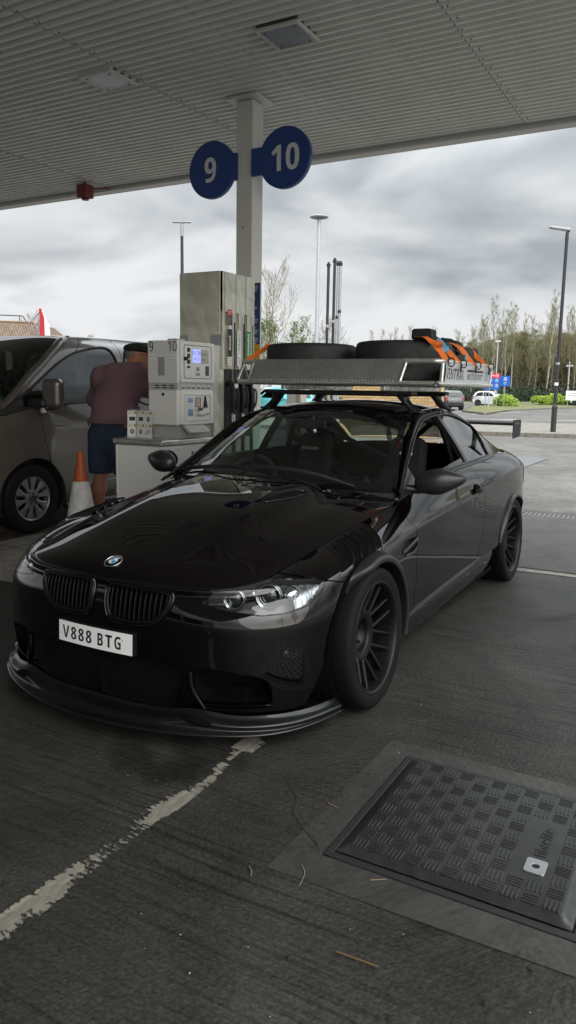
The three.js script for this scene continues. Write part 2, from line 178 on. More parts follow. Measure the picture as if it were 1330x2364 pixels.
{ // parking bay lines far across the lot
  let kb = 0; const r = rng(8); for (const [x, z, len, an] of [[-9, -37, 5, .55], [-6.1, -38.6, 5, .55], [-3.2, -40, 5, .55], [-.3, -41.6, 5, .55], [-12, -35.5, 5, .55], [-11, -50, 9, 1.45], [-2, -53, 12, 1.42], [-15, -33.8, 5, .55]]) { const g = boxUV(new THREE.PlaneGeometry(.12, len).rotateX(-Math.PI / 2)); const m = solo('bay_line', ['white bay line right of the wing end plate, fourth from the left', 'white bay line between the rear wing and the near lamp post', 'white bay line crossing behind the near lamp post', 'white bay line right of the near lamp post', 'white bay line just over the rear wing', 'long faint white line along the far side of the car park', 'long faint white line at the right edge of the car park', 'white bay line behind the coupe roof'][kb++], 'road marking', g, MG.line, 'bay lines on the far car park'); m.position.set(x, .004, z); m.rotation.y = an + Math.PI / 2; } }
// kerbs across the road: individual stones
function kerbRun(label, a, b, w, h, group) { const A = V(a[0], 0, a[1]), B = V(b[0], 0, b[1]), L = A.distanceTo(B), n = Math.round(L / .915), t = thing('kerb', label, 'kerb', [0, 0, 0], 0, group), g = box(L / n - .012, h, w, 0, h / 2 - .02, 0, .012, 1), an = -Math.atan2(B.z - A.z, B.x - A.x); for (let i = 0; i < n; i++) { const p = A.clone().lerp(B, (i + .5) / n), m = part(t, 'kerb_stone', g, MG.kerb); m.position.set(p.x, 0, p.z); m.rotation.y = an + (R1() - .5) * .004; } return t; }
kerbRun('long low concrete kerb at the far side of the road by the lamp post foot', [-22, -18.4], [12, -25.9], .14, .16);
kerbRun('second concrete kerb behind the traffic island beyond the road', [-22, -24.2], [12, -38.5], .14, .14);
struct('traffic_island', (() => { const s = new THREE.Shape([[-22, 18.5], [12, 26.0], [12, 38.4], [-22, 24.1]].map((p) => new THREE.Vector2(...p))); return boxUV(new THREE.ShapeGeometry(s).rotateX(-Math.PI / 2).translate(0, .125, 0)); })(), MG.kerb);
solo('access_cover', 'grey rectangular access cover in the road beyond the rear wing', 'access cover', bx(-2.1, -.95, -.01, .022, -14.25, -8.1, .01), mat(.10, .105, .108, .7));
// dark ribbed access cover in front of the car
{ const t = thing('manhole_cover', 'black ribbed composite access cover set in the forecourt at the lower right', 'manhole cover', [1.635, 0, .772]); const mc = new THREE.MeshPhysicalMaterial({ color: lin(.14, .145, .153), map: rep(stainTex, 1, 1), roughness: .33 }), fr = mat(.02, .02, .02, .5);
  const W = .355, H = .345; part(t, 'frame', [bx(-W - .03, W + .03, -.02, .012, -H - .03, -H - .004, .004), bx(-W - .03, W + .03, -.02, .012, H + .004, H + .03, .004), bx(-W - .03, -W - .004, -.02, .0115, -H - .03, H + .03, .004), bx(W + .004, W + .03, -.02, .0115, -H - .03, H + .03, .004)], fr);
  part(t, 'lid', gridGeo((u, v) => { const a = Math.max(Math.abs(u * 2 - 1), Math.abs(v * 2 - 1)); return [lerp(-W, W, u), .014 + .018 * (1 - sstep(.90, 1, a)), lerp(H, -H, v)]; }, 60, 60), mc);
  const bars = [], c = .0585, nX = 11, nZ = 11; for (let i = 0; i < nX; i++) for (let j = 0; j < nZ; j++) { const cx = (i - nX / 2 + .5) * c, cz = (j - nZ / 2 + .5) * c; if (cx > .15 && cx < .27 && cz > -.16 && cz < .2) continue; for (let k = 0; k < 4; k++) { const o = (k - 1.5) * .0128, f = (i + j) % 2; bars.push(f ? bx(cx - .0235, cx + .0235, 0.0305, .0345, cz + o - .0035, cz + o + .0035, .0024, 1) : bx(cx + o - .0035, cx + o + .0035, 0.0305, .0345, cz - .0235, cz + .0235, .0024, 1)); } } const rb = part(t, 'tread_ridges', bars, mc); rb.userData.kind = 'stuff';
  part(t, 'key_plate', ext(rrect(.062, .075, .008), .004, .001, [Array.from({ length: 12 }, (_, i) => [Math.cos(i * .5236) * .012, Math.sin(i * .5236) * .012])]).rotateX(-Math.PI / 2).translate(.215, .0315, .135), mat(.5, .5, .5, .35, { metalness: .8 })); part(t, 'key_hole', cyl(.012, .012, .004, 215e-3, .031, .135, 12), MG.joint);
  globalThis.coverText = (font) => { const g = new TextGeometry('fibrelite', { font, size: .036, depth: .0035, curveSegments: 4 }); g.rotateX(-Math.PI / 2); g.rotateY(Math.PI / 2); g.translate(.232, .031, .078); part(t, 'lettering', g, mc); };
  struct('cover_surround', (() => { const s = new THREE.Shape([[-.505, -.52], [.54, -.50], [.54, .47], [-.49, .475]].map((p) => new THREE.Vector2(...p))); s.holes.push(new THREE.Path([[-.388, -.378], [.388, -.378], [.388, .378], [-.388, .378]].map((p) => new THREE.Vector2(...p)))); return boxUV(new THREE.ShapeGeometry(s).rotateX(-Math.PI / 2).translate(1.635, .0065, .772)); })(), MG.patch);
}
{ // litter on the concrete: twigs, pine needles, grit
  const r = rng(31); const tw = (p, a, l, b, label, m, w = .0022) => { const pts = [0, .33, .66, 1].map((t, i) => [p[0] + Math.cos(a) * l * t + (i === 1 ? b : i === 2 ? b * .6 : 0), .008 + w, p[1] + Math.sin(a) * l * t]); return solo('twig', label, 'twig', tube(pts, w, 5, 12), m); }; const brown = mat(.12, .075, .035, .9), straw = mat(.25, .2, .11, .9);
  tw([1.47, 1.505], -.05, .115, .004, 'thin brown twig lying on the concrete at the bottom of the picture', brown, .003); tw([1.22, 1.23], 1.15, .10, .012, 'curled pale stalk beside the near edge of the ribbed cover', straw, .0014); tw([1.13, .87], .35, .05, 0, 'short dry stalk by the left side of the ribbed cover', straw, .0014); tw([1.43, 1.19], -.6, .05, 0, 'short pale stalk on the mortar in front of the ribbed cover', straw, .0012); tw([1.085, 1.32], .9, .045, .006, 'small bent dry stalk on the concrete left of the ribbed cover', straw, .0016);
  const grit = []; for (let i = 0; i < 170; i++) { const x = .2 + r() * 2.6, z = -2.4 + r() * 4.6, s = .0011 + .0024 * r() ** 3; if (Math.abs(x) < .95 && z < .9) continue; if (Math.abs(x - 1.655) < .44 && Math.abs(z - .765) < .42) continue; const g = new THREE.IcosahedronGeometry(s, 0); g.scale(1, .6, 1.2); g.rotateY(r() * 6); g.translate(x, .0065, z); grit.push(g); } tag(part(scene, 'grit', grit, mat(.26, .255, .24, .9)), 'pale grit scattered on the dark concrete', 'grit', null, 'stuff');
  const leaves = []; for (let i = 0; i < 26; i++) { const x = -.4 + r() * 2.6, z = .95 + r() * 1.4; const g = new THREE.IcosahedronGeometry(.006 + .006 * r(), 1); g.scale(1, .25, .6); g.rotateY(r() * 6); g.translate(x, .008, z); leaves.push(g); } tag(part(scene, 'dirt_crumbs', leaves, mat(.02, .018, .015, .95)), 'dark crumbs of dirt on the forecourt concrete', 'dirt', null, 'stuff'); 
  const cr = (pts, w = .003) => ribbon(pts.map((p) => [p[0], .0095, p[1]]), w, .001, [0, 0, 1]); solo('concrete_crack', 'thin branching crack in the mortar beside the ribbed cover', 'crack', merge([tube([[.98, .0085, .86], [1.02, .0085, .90], [1.05, .0085, .98], [1.10, .0085, 1.03], [1.22, .0085, 1.12]], .0010, 4, 30), tube([[.93, .0085, .80], [.96, .0085, .84], [.98, .0085, .86]], .0008, 4, 12)]), MG.joint); }
// ---------- canopy ----------
const CY = 4.25, MCn = { sheet: new THREE.MeshPhysicalMaterial({ color: lin(.95, .947, .93), map: rep(dataTex(512, (u, v) => { const g = .93 + .10 * (nz(u, v, 5, 3.1, 4) - .5) + .10 * (nz(u, v, 2, 8.1, 2) - .5) - .10 * sstep(.62, .8, nz(u, v, 26, 6.6, 3)) * .5; return [g, g * .998, g * .985]; }, true), 1 / 3.1, 1 / 2.2), roughness: .45, specularIntensity: .5 }), edge: mat(.55, .55, .54, .5), dark: mat(.02, .02, .02, .8), white: mat(.62, .61, .59, .45), blue: mat(.01, .03, .11, .5) };
const canopy = thing('canopy', 'white corrugated canopy roof over the fuel pumps', 'canopy', [0, 0, 0]);
{ const X0 = [-22.77, -19.9, -17.03, -14.16, -11.29, -8.43, -5.58, -2.69, .18], W = 2.87, z0 = -5.42, pz = 1.0, p = .1;
  const prof = []; for (let i = 0; i < 10; i++) { const z = -i * p; prof.push([z, 0], [z - .038, 0], [z - .052, -.034], [z - .084, -.034], [z - .098, 0]); }
  const mk = (w) => { const pos = [], idx = []; prof.forEach(([z, y]) => { pos.push(0, y, z, w, y, z); }); for (let i = 0; i < prof.length - 1; i++) { const a = i * 2; idx.push(a, a + 1, a + 2, a + 1, a + 3, a + 2); } let g = new THREE.BufferGeometry(); g.setAttribute('position', new THREE.Float32BufferAttribute(pos, 3)); g.setIndex(idx); g = g.toNonIndexed(); g.computeVertexNormals(); let s = 0; const q = g.attributes.normal; for (let i = 0; i < q.count; i++) s += q.getY(i); g = norm(g); return shell(boxUV(s > 0 ? flip(g) : g), .0015); };
  const gs = mk(W + .03); for (let i = 0; i < X0.length; i++) for (let j = 0; j < 19; j++) { const m = part(canopy, 'ceiling_sheet', gs, MCn.sheet); m.position.set(X0[i], CY + (i % 2) * .004 + ((i + j) % 2) * .0015, z0 + (j + 1) * pz - .004); }
  part(canopy, 'roof_deck', bx(-22.8, 3.08, CY + .06, CY + .5, -5.4, 13.0), MCn.dark);
  part(canopy, 'gutter', bx(-22.8, 3.08, CY - .03, CY + .05, -5.47, -5.425), MCn.edge);
  part(canopy, 'fascia', [bx(-22.8, 3.18, CY - .06, CY + .95, -5.60, -5.475, .006), ], MCn.edge); part(canopy, 'fascia', bx(3.08, 3.18, CY - .06, CY + .95, -5.47, 13.0), MCn.edge); part(canopy, 'fascia', bx(-22.8, 3.18, CY - .06, CY + .95, 13.0, 13.1), MCn.edge); part(canopy, 'fascia', bx(-22.9, -22.8, CY - .06, CY + .95, -5.6, 13.1), MCn.edge);
  part(canopy, 'fascia_trim', bx(-22.8, 3.18, CY - .085, CY - .06, -5.62, -5.46, .004), MCn.white);
  const sc = []; for (const x of [-5.55, -2.66, .21, 3.08]) for (let k = 0; k < 70; k++) if (k % 2 === 0) sc.push(cyl(.007, .007, .006, x + .012 * (k % 3), CY - .036, -5.488 + k * .1, 8)); const s2 = part(canopy, 'screws', sc, MCn.dark); s2.userData.kind = 'stuff';
  const gaps = []; for (const x of [-5.58, -2.69, .18, 3.05]) for (let k = 0; k < 80; k++) { const z = -5.42 + k * .1; gaps.push(bx(x - .0035, x + .0035, CY - .037, CY - .034, z - .0 + .016, z + .05)); } const gp = part(canopy, 'sheet_laps', gaps, MCn.dark); gp.userData.kind = 'stuff'; }
{ // recessed canopy lights, switched off
  const mk = (label, pos, blue) => { const t = thing('canopy_light', label, 'ceiling light', pos, 0); const H = .19; part(t, 'frame', [bx(-H, H, -.055, -.03, -H, -H + .024, .003), bx(-H, H, -.055, -.03, H - .024, H, .003), bx(-H, -H + .024, -.0545, -.03, -H + .024, H - .024, .003), bx(H - .024, H, -.0545, -.03, -H + .024, H - .024, .003)], MCn.white); part(t, 'housing', bx(-H + .008, H - .008, -.036, .02, -H + .008, H - .008), mat(.10, .105, .11, .4)); part(t, 'glass', bx(-H + .024, H - .024, -.052, -.046, -H + .024, H - .024), new THREE.MeshPhysicalMaterial({ color: lin(.8, .83, .85), transmission: .75, roughness: .25, thickness: 0 }));
    part(t, 'reflector', cyl(.135, .148, .006, 0, -.040, 0, 40), blue ? mat(.30, .33, .36, .3, { metalness: .3 }) : mat(.6, .61, .62, .35, { metalness: .3 })); for (const [a, b] of [[1, 1], [1, -1], [-1, 1], [-1, -1]]) part(t, 'screw', cyl(.007, .007, .006, a * .13, -.0545, b * .13, 10), MCn.dark); if (!blue) part(t, 'lamp_tube', box(.12, .008, .05, -.05, -.0385, .03, .003), mat(.75, .76, .77, .4)); return t; };
  mk('square recessed canopy light with a round lens, upper one right of the column', [-1.03, CY - .005, -2.54], true); mk('square recessed canopy light with a clear flat lens, left of the column', [-2.93, CY - .005, -2.57], false); }
solo('fire_alarm_box', 'small dark red box hanging from the canopy edge at the left', 'alarm box', merge([box(.17, .17, .17, -5.75, CY - .14, -5.17, .012), cyl(.05, .045, .03, -5.75, CY - .235, -5.17, 20), rod([-5.75, CY - .06, -5.17], [-5.75, CY + .02, -5.17], .015), rod([-5.7, CY - .1, -5.22], [-5.5, CY - .07, -5.40], .008)]), mat(.16, .012, .014, .5));
// column and pump number discs
const colm = thing('canopy_column', 'square cream steel column rising behind the tall fuel dispenser to the canopy', 'column', [-2.047, 0, -3.60]);
part(colm, 'shaft', box(.19, CY - .06, .2, 0, (CY - .06) / 2, 0, .012), mat(.60, .59, .56, .5)); part(colm, 'head_plate', box(.36, .022, .36, 0, CY - .047, 0, .004), MCn.white); part(colm, 'foot_plate', box(.4, .03, .4, 0, .135, 0, .004), MCn.edge); part(colm, 'rivet', cyl(.008, .008, .01, -.01, 3.02, .1, 8, 'z'), MCn.dark);
const font = await new FontLoader().loadAsync('fonts/droid/droid_sans_bold.typeface.json'), fontR = await new FontLoader().loadAsync('fonts/droid/droid_sans_regular.typeface.json');
coverText(fontR);
const txt = (s, size, depth, f = font) => { const g = new TextGeometry(s, { font: f, size, depth, curveSegments: 8 }); g.computeBoundingBox(); const b = g.boundingBox; g.translate(-(b.min.x + b.max.x) / 2, -(b.min.y + b.max.y) / 2, 0); return g; };
for (const [n, x, y, r, tabx, sg] of [['9', -2.418, 3.592, .272, .20, 1], ['10', -1.582, 3.606, .278, -.27, -1]]) { const t = thing('pump_number_sign', n === '9' ? 'round blue sign with the number 9 on the left of the column' : 'round blue sign with the number 10 on the right of the column', 'sign', [x, y, -3.52]); const blue = mat(.006, .042, .20, .42, { clearcoat: .3 });
  const d = ext(Array.from({ length: 72 }, (_, i) => [Math.cos(i * Math.PI / 36) * r, Math.sin(i * Math.PI / 36) * r]), .05, .004); part(t, 'disc', d, blue); part(t, 'bracket', bx(sg > 0 ? .2 : -.37, sg > 0 ? .30 : -.2, -.125, .125, .004, .044), blue); part(t, 'numeral', txt(n, .215, .003).scale(n === '9' ? .95 : .98, 1.08, 1).translate(.012 * -sg, 0, .0495), mat(.62, .62, .62, .5)); }
// ---------- black coupe: body surfaces (car frame: front axle at z=0, nose towards +z, car's left towards +x) ----------
const CB = (() => {
  const base = [[0, .812], [.22, .806], [.435, .778], [.63, .708], [.775, .60], [.868, .45], [.908, .26], [.918, 0], [.912, -.2], [.89, -.42], [.882, -.66], [.882, -1.05], [.882, -1.45], [.885, -1.85], [.895, -2.15], [.908, -2.45], [.914, -2.76], [.905, -3.05], [.865, -3.34], [.77, -3.58], [.60, -3.71], [.33, -3.78], [0, -3.80]];
  const n = base.length, at = (i) => i < 0 ? [-base[-i][0], base[-i][1]] : i >= n ? [-base[2 * n - 2 - i][0], base[2 * n - 2 - i][1]] : base[i];
  const nrm = base.map((_, i) => { const a = at(i - 1), b = at(i + 1), dx = b[0] - a[0], dz = b[1] - a[1], l = Math.hypot(dx, dz); return [-dz / l, dx / l]; });
  //            front bumper ------------------------- arch ---------------- door ------------------------ rear arch ---------- rear bumper
  const Y = [
    [.115, .115, .115, .12, .12, .13, .15, .15, .15, .17, .18, .19, .19, .19, .19, .19, .19, .21, .22, .23, .23, .23, .23],
    [.20, .20, .20, .20, .20, .21, .22, .22, .22, .23, .25, .26, .27, .28, .28, .28, .28, .30, .31, .32, .32, .32, .32],
    [.32, .32, .32, .32, .32, .33, .35, .35, .35, .36, .38, .39, .39, .40, .40, .40, .40, .42, .44, .45, .45, .45, .45],
    [.44, .44, .44, .44, .44, .45, .47, .48, .48, .49, .51, .51, .52, .53, .53, .54, .54, .55, .57, .58, .58, .58, .58],
    [.53, .53, .53, .525, .525, .54, .57, .58, .59, .60, .62, .63, .64, .66, .68, .70, .70, .71, .71, .71, .71, .71, .71],
    [.585, .585, .58, .575, .58, .60, .64, .66, .67, .69, .715, .735, .75, .775, .805, .83, .845, .85, .84, .83, .83, .83, .83],
    [.61, .61, .605, .60, .61, .63, .67, .70, .71, .72, .743, .762, .778, .802, .832, .858, .873, .88, .87, .86, .86, .86, .86],
    [.625, .625, .62, .62, .635, .655, .695, .725, .735, .742, .757, .776, .792, .816, .846, .872, .888, .896, .885, .875, .875, .875, .875]];
  const I = [
    [.03, .03, .03, .03, .03, .03, .03, .03, .03, .03, .03, .03, .03, .03, .03, .03, .03, .05, .06, .07, .08, .08, .08],
    [.008, .008, .006, .006, .008, .01, .01, .01, .01, .01, .012, .012, .012, .012, .012, .012, .012, .015, .02, .025, .03, .03, .03],
    [0, 0, 0, 0, 0, 0, 0, 0, 0, .0, .004, .004, .004, .004, .003, .002, 0, 0, 0, 0, 0, 0, 0],
    [.006, .006, .005, .003, .003, .003, .0, -.002, 0, 0, 0, 0, 0, 0, 0, 0, -.002, 0, .003, .005, .005, .005, .005],
    [.012, .012, .009, .003, .002, .004, .003, .0, .0, .001, .001, .001, .001, .001, .001, .0, .0, .002, .01, .02, .02, .02, .02],
    [.022, .022, .026, .036, .040, .036, .018, .008, .006, .003, -.002, -.002, -.002, -.001, .001, .004, .006, .01, .02, .03, .03, .03, .03],
    [.03, .03, .034, .048, .055, .052, .034, .022, .016, .008, -.004, -.005, -.005, -.004, -.002, .003, .006, .01, .022, .035, .035, .035, .035],
    [.036, .036, .044, .07, .084, .082, .062, .045, .034, .022, .013, .012, .012, .012, .014, .018, .02, .024, .034, .05, .05, .05, .05]];
  const top = [[0, .655, .770], [.20, .656, .765], [.385, .652, .735], [.535, .655, .665], [.62, .668, .565], [.66, .680, .455], [.69, .725, .25], [.715, .772, .0], [.730, .800, -.17], [.752, .833, -.42], [.775, .868, -.64], [.805, .945, -1.0], [.815, .974, -1.45], [.812, .978, -1.85], [.798, .980, -2.15], [.772, .982, -2.45], [.735, .984, -2.76], [.70, .982, -3.05], [.672, .975, -3.30], [.61, .965, -3.50], [.49, .958, -3.60], [.27, .955, -3.655], [0, .955, -3.67]];
  const rows = Y.map((ys, k) => ys.map((y, i) => [base[i][0] - I[k][i] * nrm[i][0], y, base[i][1] - I[k][i] * nrm[i][1]]));
  // the softly rounded shoulder between the swage line and the top edge
  const mid = (t, o) => top.map((p, i) => { const q = rows[7][i]; return [lerp(q[0], p[0], t) + o * nrm[i][0], lerp(q[1], p[1], t) + o * 0.8, lerp(q[2], p[2], t) + o * nrm[i][1]]; });
  const bulge = 0.010;
  const net = [...rows, mid(0.33, bulge), mid(0.68, bulge), top];
  const K = net.length - 1, S = n - 1;
  const w = (t) => [(1 - t) ** 3 / 6, (3 * t ** 3 - 6 * t * t + 4) / 6, (-3 * t ** 3 + 3 * t * t + 3 * t + 1) / 6, t ** 3 / 6];
  const cp = (k, i) => {
    if (k < 0) { const a = cp(0, i), b = cp(1, i); return [2 * a[0] - b[0], 2 * a[1] - b[1], 2 * a[2] - b[2]]; }
    if (k > K) { const a = cp(K, i), b = cp(K - 1, i); return [2 * a[0] - b[0], 2 * a[1] - b[1], 2 * a[2] - b[2]]; }
    if (i < 0) { const p = net[k][-i]; return [-p[0], p[1], p[2]]; }
    if (i > S) { const p = net[k][2 * S - i]; return [-p[0], p[1], p[2]]; }
    return net[k][i];
  };
  function side(s, k) { // s in stations, k in rows
    const i = Math.min(S - 1, Math.floor(s)), j = Math.min(K - 1, Math.floor(k)), ws = w(s - i), wk = w(k - j), o = [0, 0, 0];
    for (let b = 0; b < 4; b++) for (let a = 0; a < 4; a++) { const p = cp(j - 1 + b, i - 1 + a), q = ws[a] * wk[b]; o[0] += p[0] * q; o[1] += p[1] * q; o[2] += p[2] * q; }
    return o;
  }
  const edge = (s) => side(s, K); // hood gap, then belt line, then boot edge
  // grid with uv = (s,k); orient outward normals
  const NS = 264, NK = 66;
  const sideGeo = flip(gridGeo((u, v) => side(u * S, v * K), NS, NK, [S, K]));
  { // exact normals from the smooth surface
    const P = sideGeo.attributes.position, Q = sideGeo.attributes.normal, U = sideGeo.attributes.uv;
    for (let i = 0; i < P.count; i++) { const s = U.getX(i), k = U.getY(i), e = 0.01, a = side(Math.max(0, s - e), k), b = side(Math.min(S, s + e), k), c = side(s, Math.max(0, k - e)), d = side(s, Math.min(K, k + e)); const nn = V(d[0] - c[0], d[1] - c[1], d[2] - c[2]).cross(V(b[0] - a[0], b[1] - a[1], b[2] - a[2])).normalize(); if (nn.x * (Math.abs(P.getX(i)) > .3 ? 1 : 0) + nn.z * (P.getZ(i) > -1.5 ? 1 : -1) * (Math.abs(P.getX(i)) > .3 ? 0.5 : 1) < 0) nn.negate(); Q.setXYZ(i, nn.x, nn.y, nn.z); }
    wind(sideGeo);
  }
  // bonnet height field, bounded by the edge curve (stations 0..10)
  const E = []; for (let i = 0; i <= 400; i++) E.push(edge(i / 400 * 10.2)); // z decreasing
  const eAt = (z) => { if (z >= E[0][2]) return [0, E[0][1]]; let lo = 0, hi = E.length - 1; while (hi - lo > 1) { const m = (lo + hi) >> 1; if (E[m][2] > z) lo = m; else hi = m; } const t = clamp((E[lo][2] - z) / (E[lo][2] - E[hi][2])); return [lerp(E[lo][0], E[hi][0], t), lerp(E[lo][1], E[hi][1], t)]; };
  const yc = [[-.75, .962], [-.5, .952], [-.38, .944], [-.2, .922], [0, .888], [.2, .846], [.4, .798], [.55, .757], [.66, .722], [.72, .695], [.75, .676], [E[0][2], E[0][1]]];
  function hoodY(x, z) {
    const [xe, ye] = eAt(z), c = smooth1(yc, z), r = xe > 1e-4 ? Math.min(1, Math.abs(x) / xe) : 0;
    const crown = ye + (c - ye) * (1 - Math.pow(r, lerp(3.2, 2.4, sstep(.25, .6, z))));
    const dome = .024 * (1 - sstep(.27, .48, Math.abs(x))) * sstep(.62, .1, z) - .009 * sstep(.34, .44, Math.abs(x)) * (1 - sstep(.48, .6, Math.abs(x))) * sstep(.5, 0, z);
    return crown + dome * (1 - Math.pow(r, 6));
  }
  const cowlZ = (x) => -.395 - .30 * Math.pow(Math.abs(x) / .78, 2.2);
  const hoodGeo = (() => { // rows run from the nose edge back to the cowl
    const NU = 120, NV = 130, XE = edge(10.2)[0];
    const f = (u, v) => { // u: -1..1 across
      const a = Math.abs(u), sg = Math.sign(u);
      // front boundary point for this longitudinal line: blend of nose edge (by x) and side edge
      const xb = a * cowlX; const zb = cowlZ(xb);
      const ft = frontPt(a); const t = v, x = lerp(ft[0], xb, t), z = lerp(ft[2], zb, t); const [xe] = eAt(z); const xx = Math.min(x, xe);
      return [sg * xx, hoodY(xx, z), z];
    };
    const cowlX = edge(9.9)[0];
    function frontPt(a) { return edge(a * 4.9); }
    // lines: a in 0..1 map to nose edge stations 0..4.9 ; last line follows the side gap exactly
    const g = (u, v) => { const a = Math.abs(u * 2 - 1), sg = u >= .5 ? 1 : -1; const nose = edge(a * 4.9); const A = Math.pow(a, 1); const xb = A * cowlX, zb = cowlZ(xb); let x = lerp(nose[0], xb, v), z = lerp(nose[2], zb, v); const sideS = lerp(4.9, 9.9, v), se = edge(sideS); const wgt = Math.pow(a, 8); x = lerp(x, se[0], wgt); z = lerp(z, se[2], wgt); const [xe] = eAt(z); x = Math.min(x, xe); return [sg * x, hoodY(x, z), z]; };
    const geo = flip(gridGeo(g, NU, NV, [1, 1])); const P = geo.attributes.position, Q = geo.attributes.normal, e = .004;
    for (let i = 0; i < P.count; i++) { const x = P.getX(i), z = P.getZ(i), xe = eAt(z)[0], lim = Math.max(0, xe - 1e-3), cx = (v) => Math.max(-lim, Math.min(lim, v)), x0 = cx(x - e), x1 = cx(x + e); let gx = x1 - x0 > 1e-5 ? (hoodY(x1, z) - hoodY(x0, z)) / (x1 - x0) : 0, gz = (hoodY(cx(x), z + e) - hoodY(cx(x), z - e)) / (2 * e); gz = Math.max(gz, -3); const nn = V(-gx, 1, -gz).normalize(); Q.setXYZ(i, nn.x, nn.y, nn.z); }
    return wind(geo);
  })();
  // greenhouse: stations run from the A-pillar foot over the roof to the boot
  const L0 = [[.775, .880, -.60], [.797, .930, -.86], [.808, .955, -1.12], [.814, .972, -1.40], [.812, .977, -1.72], [.805, .979, -2.03], [.79, .980, -2.33], [.76, .983, -2.64], [.72, .985, -2.92], [.69, .984, -3.10]];
  const L1 = [[.772, .895, -.655], [.724, 1.006, -.835], [.686, 1.108, -1.005], [.645, 1.212, -1.19], [.605, 1.282, -1.41], [.585, 1.308, -1.75], [.583, 1.302, -2.05], [.592, 1.235, -2.42], [.625, 1.125, -2.72], [.665, 1.005, -3.02]];
  const L2 = [[.735, .905, -.70], [.678, 1.02, -.90], [.632, 1.13, -1.08], [.588, 1.23, -1.26], [.545, 1.308, -1.46], [.525, 1.333, -1.76], [.523, 1.326, -2.06], [.535, 1.255, -2.44], [.565, 1.145, -2.74], [.605, 1.02, -3.04]];
  const LM = [[.40, .935, -.47], [.37, 1.05, -.695], [.35, 1.165, -.90], [.33, 1.27, -1.11], [.31, 1.338, -1.33], [.30, 1.366, -1.70], [.30, 1.362, -2.04], [.31, 1.285, -2.44], [.33, 1.165, -2.78], [.36, 1.03, -3.10]];
  const LC = [[0, .945, -.385], [0, 1.06, -.62], [0, 1.178, -.835], [0, 1.285, -1.05], [0, 1.350, -1.275], [0, 1.378, -1.68], [0, 1.374, -2.03], [0, 1.293, -2.44], [0, 1.17, -2.79], [0, 1.034, -3.12]];
  const cat = (A, t) => { const m = A.length - 1, i = Math.min(m - 1, Math.floor(t)), f = t - i, g = (k) => A[k < 0 ? 0 : k > m ? m : k], p0 = i ? g(i - 1) : g(0).map((v, c) => 2 * v - g(1)[c]), p1 = g(i), p2 = g(i + 1), p3 = i + 2 > m ? p2.map((v, c) => 2 * v - p1[c]) : g(i + 2); return p1.map((_, c) => 0.5 * (2 * p1[c] + (p2[c] - p0[c]) * f + (2 * p0[c] - 5 * p1[c] + 4 * p2[c] - p3[c]) * f * f + (3 * p1[c] - p0[c] - 3 * p2[c] + p3[c]) * f ** 3)); };
  // across the glass and the roof: even quartic through centre, LM and L2
  function over(t, u) { const c = cat(LC, t), m = cat(LM, t), e = cat(L2, t), x = u * e[0], r = Math.abs(u), rm = m[0] / e[0]; const fit = (k) => { const a = m[k] - c[k], b = e[k] - c[k], r2 = rm * rm, q = (b * r2 - a) / (r2 - r2 * r2), p = b - q; return c[k] + p * r * r + q * r ** 4; }; return [x, fit(1), fit(2)]; }
  function sideGlass(t, v) { const a = cat(L0, t), b = cat(L1, t), o = .018 * 4 * v * (1 - v) * .5; return [lerp(a[0], b[0], v) + o, lerp(a[1], b[1], v) + o * .4, lerp(a[2], b[2], v)]; }
  function pillar(t, v) { const a = cat(L1, t), b = cat(L2, t), o = .012 * 4 * v * (1 - v); return [lerp(a[0], b[0], v) + o * .7, lerp(a[1], b[1], v) + o * .7, lerp(a[2], b[2], v) + (t < 4 ? o * .5 : 0)]; }
  return { side, sideGeo, S, K, edge, hoodY, hoodGeo, eAt, cowlZ, over, sideGlass, pillar, cat, L0, L1, L2, LM, LC };
})();
// ---------- black coupe: parts ----------
const carbonTex = dataTex(64, (u, v) => { const a = Math.floor(u * 16), b = Math.floor(v * 16), o = ((a + b) % 4 + 4) % 4 < 2; const f = o ? (u * 16) % 1 : (v * 16) % 1; return 0.35 + 0.5 * Math.sin(f * Math.PI) * (o ? 1 : 0.55); });
const MC = {
  paint: mat(.0016, .0009, .0012, .02, { ior: 1.52 }),
  grille: mat(.003, .003, .0032, .4, { specularIntensity: .5 }), satin: mat(.012, .012, .013, .38), matte: mat(.011, .011, .012, .62), dark: mat(.003, .003, .003, .9, { specularIntensity: .15 }), trim: mat(.008, .008, .008, .3),
  carbon: mat(.0035, .0037, .004, .34, { specularIntensity: .6, clearcoat: .45, clearcoatRoughness: .06, bumpMap: rep(carbonTex, 60, 8), bumpScale: .00005 }),
  flare: mat(.010, .010, .0105, .40),
  glass: new THREE.MeshPhysicalMaterial({ color: lin(.62, .74, .68), roughness: .01, transmission: 1, thickness: 0, ior: 1.5 }),
  tint: new THREE.MeshPhysicalMaterial({ color: lin(.10, .12, .12), roughness: .01, transmission: 1, thickness: 0, ior: 2.2 }),
  lens: new THREE.MeshPhysicalMaterial({ color: lin(.93, .95, .96), roughness: .01, transmission: 1, thickness: 0, ior: 1.5 }),
  frit: mat(.003, .003, .0035, .04), chrome: mat(.75, .75, .76, .12, { metalness: 1 }), dimchrome: mat(.32, .33, .34, .16, { metalness: 1 }), silver: mat(.55, .56, .57, .32, { metalness: .9 }),
  tyre: mat(.005, .0052, .0054, .7, { specularIntensity: .35 }), rim: mat(.0045, .0047, .005, .42, { specularIntensity: .55 }), fabric: mat(.01, .01, .011, .9), cage: mat(.009, .009, .01, .35), red: mat(.35, .01, .012, .15, { clearcoat: 1 }), white: mat(.75, .75, .75, .4),
};
const car = thing('sports_coupe', 'black two door sports coupe with roof rack and rear wing parked at the pump', 'car');
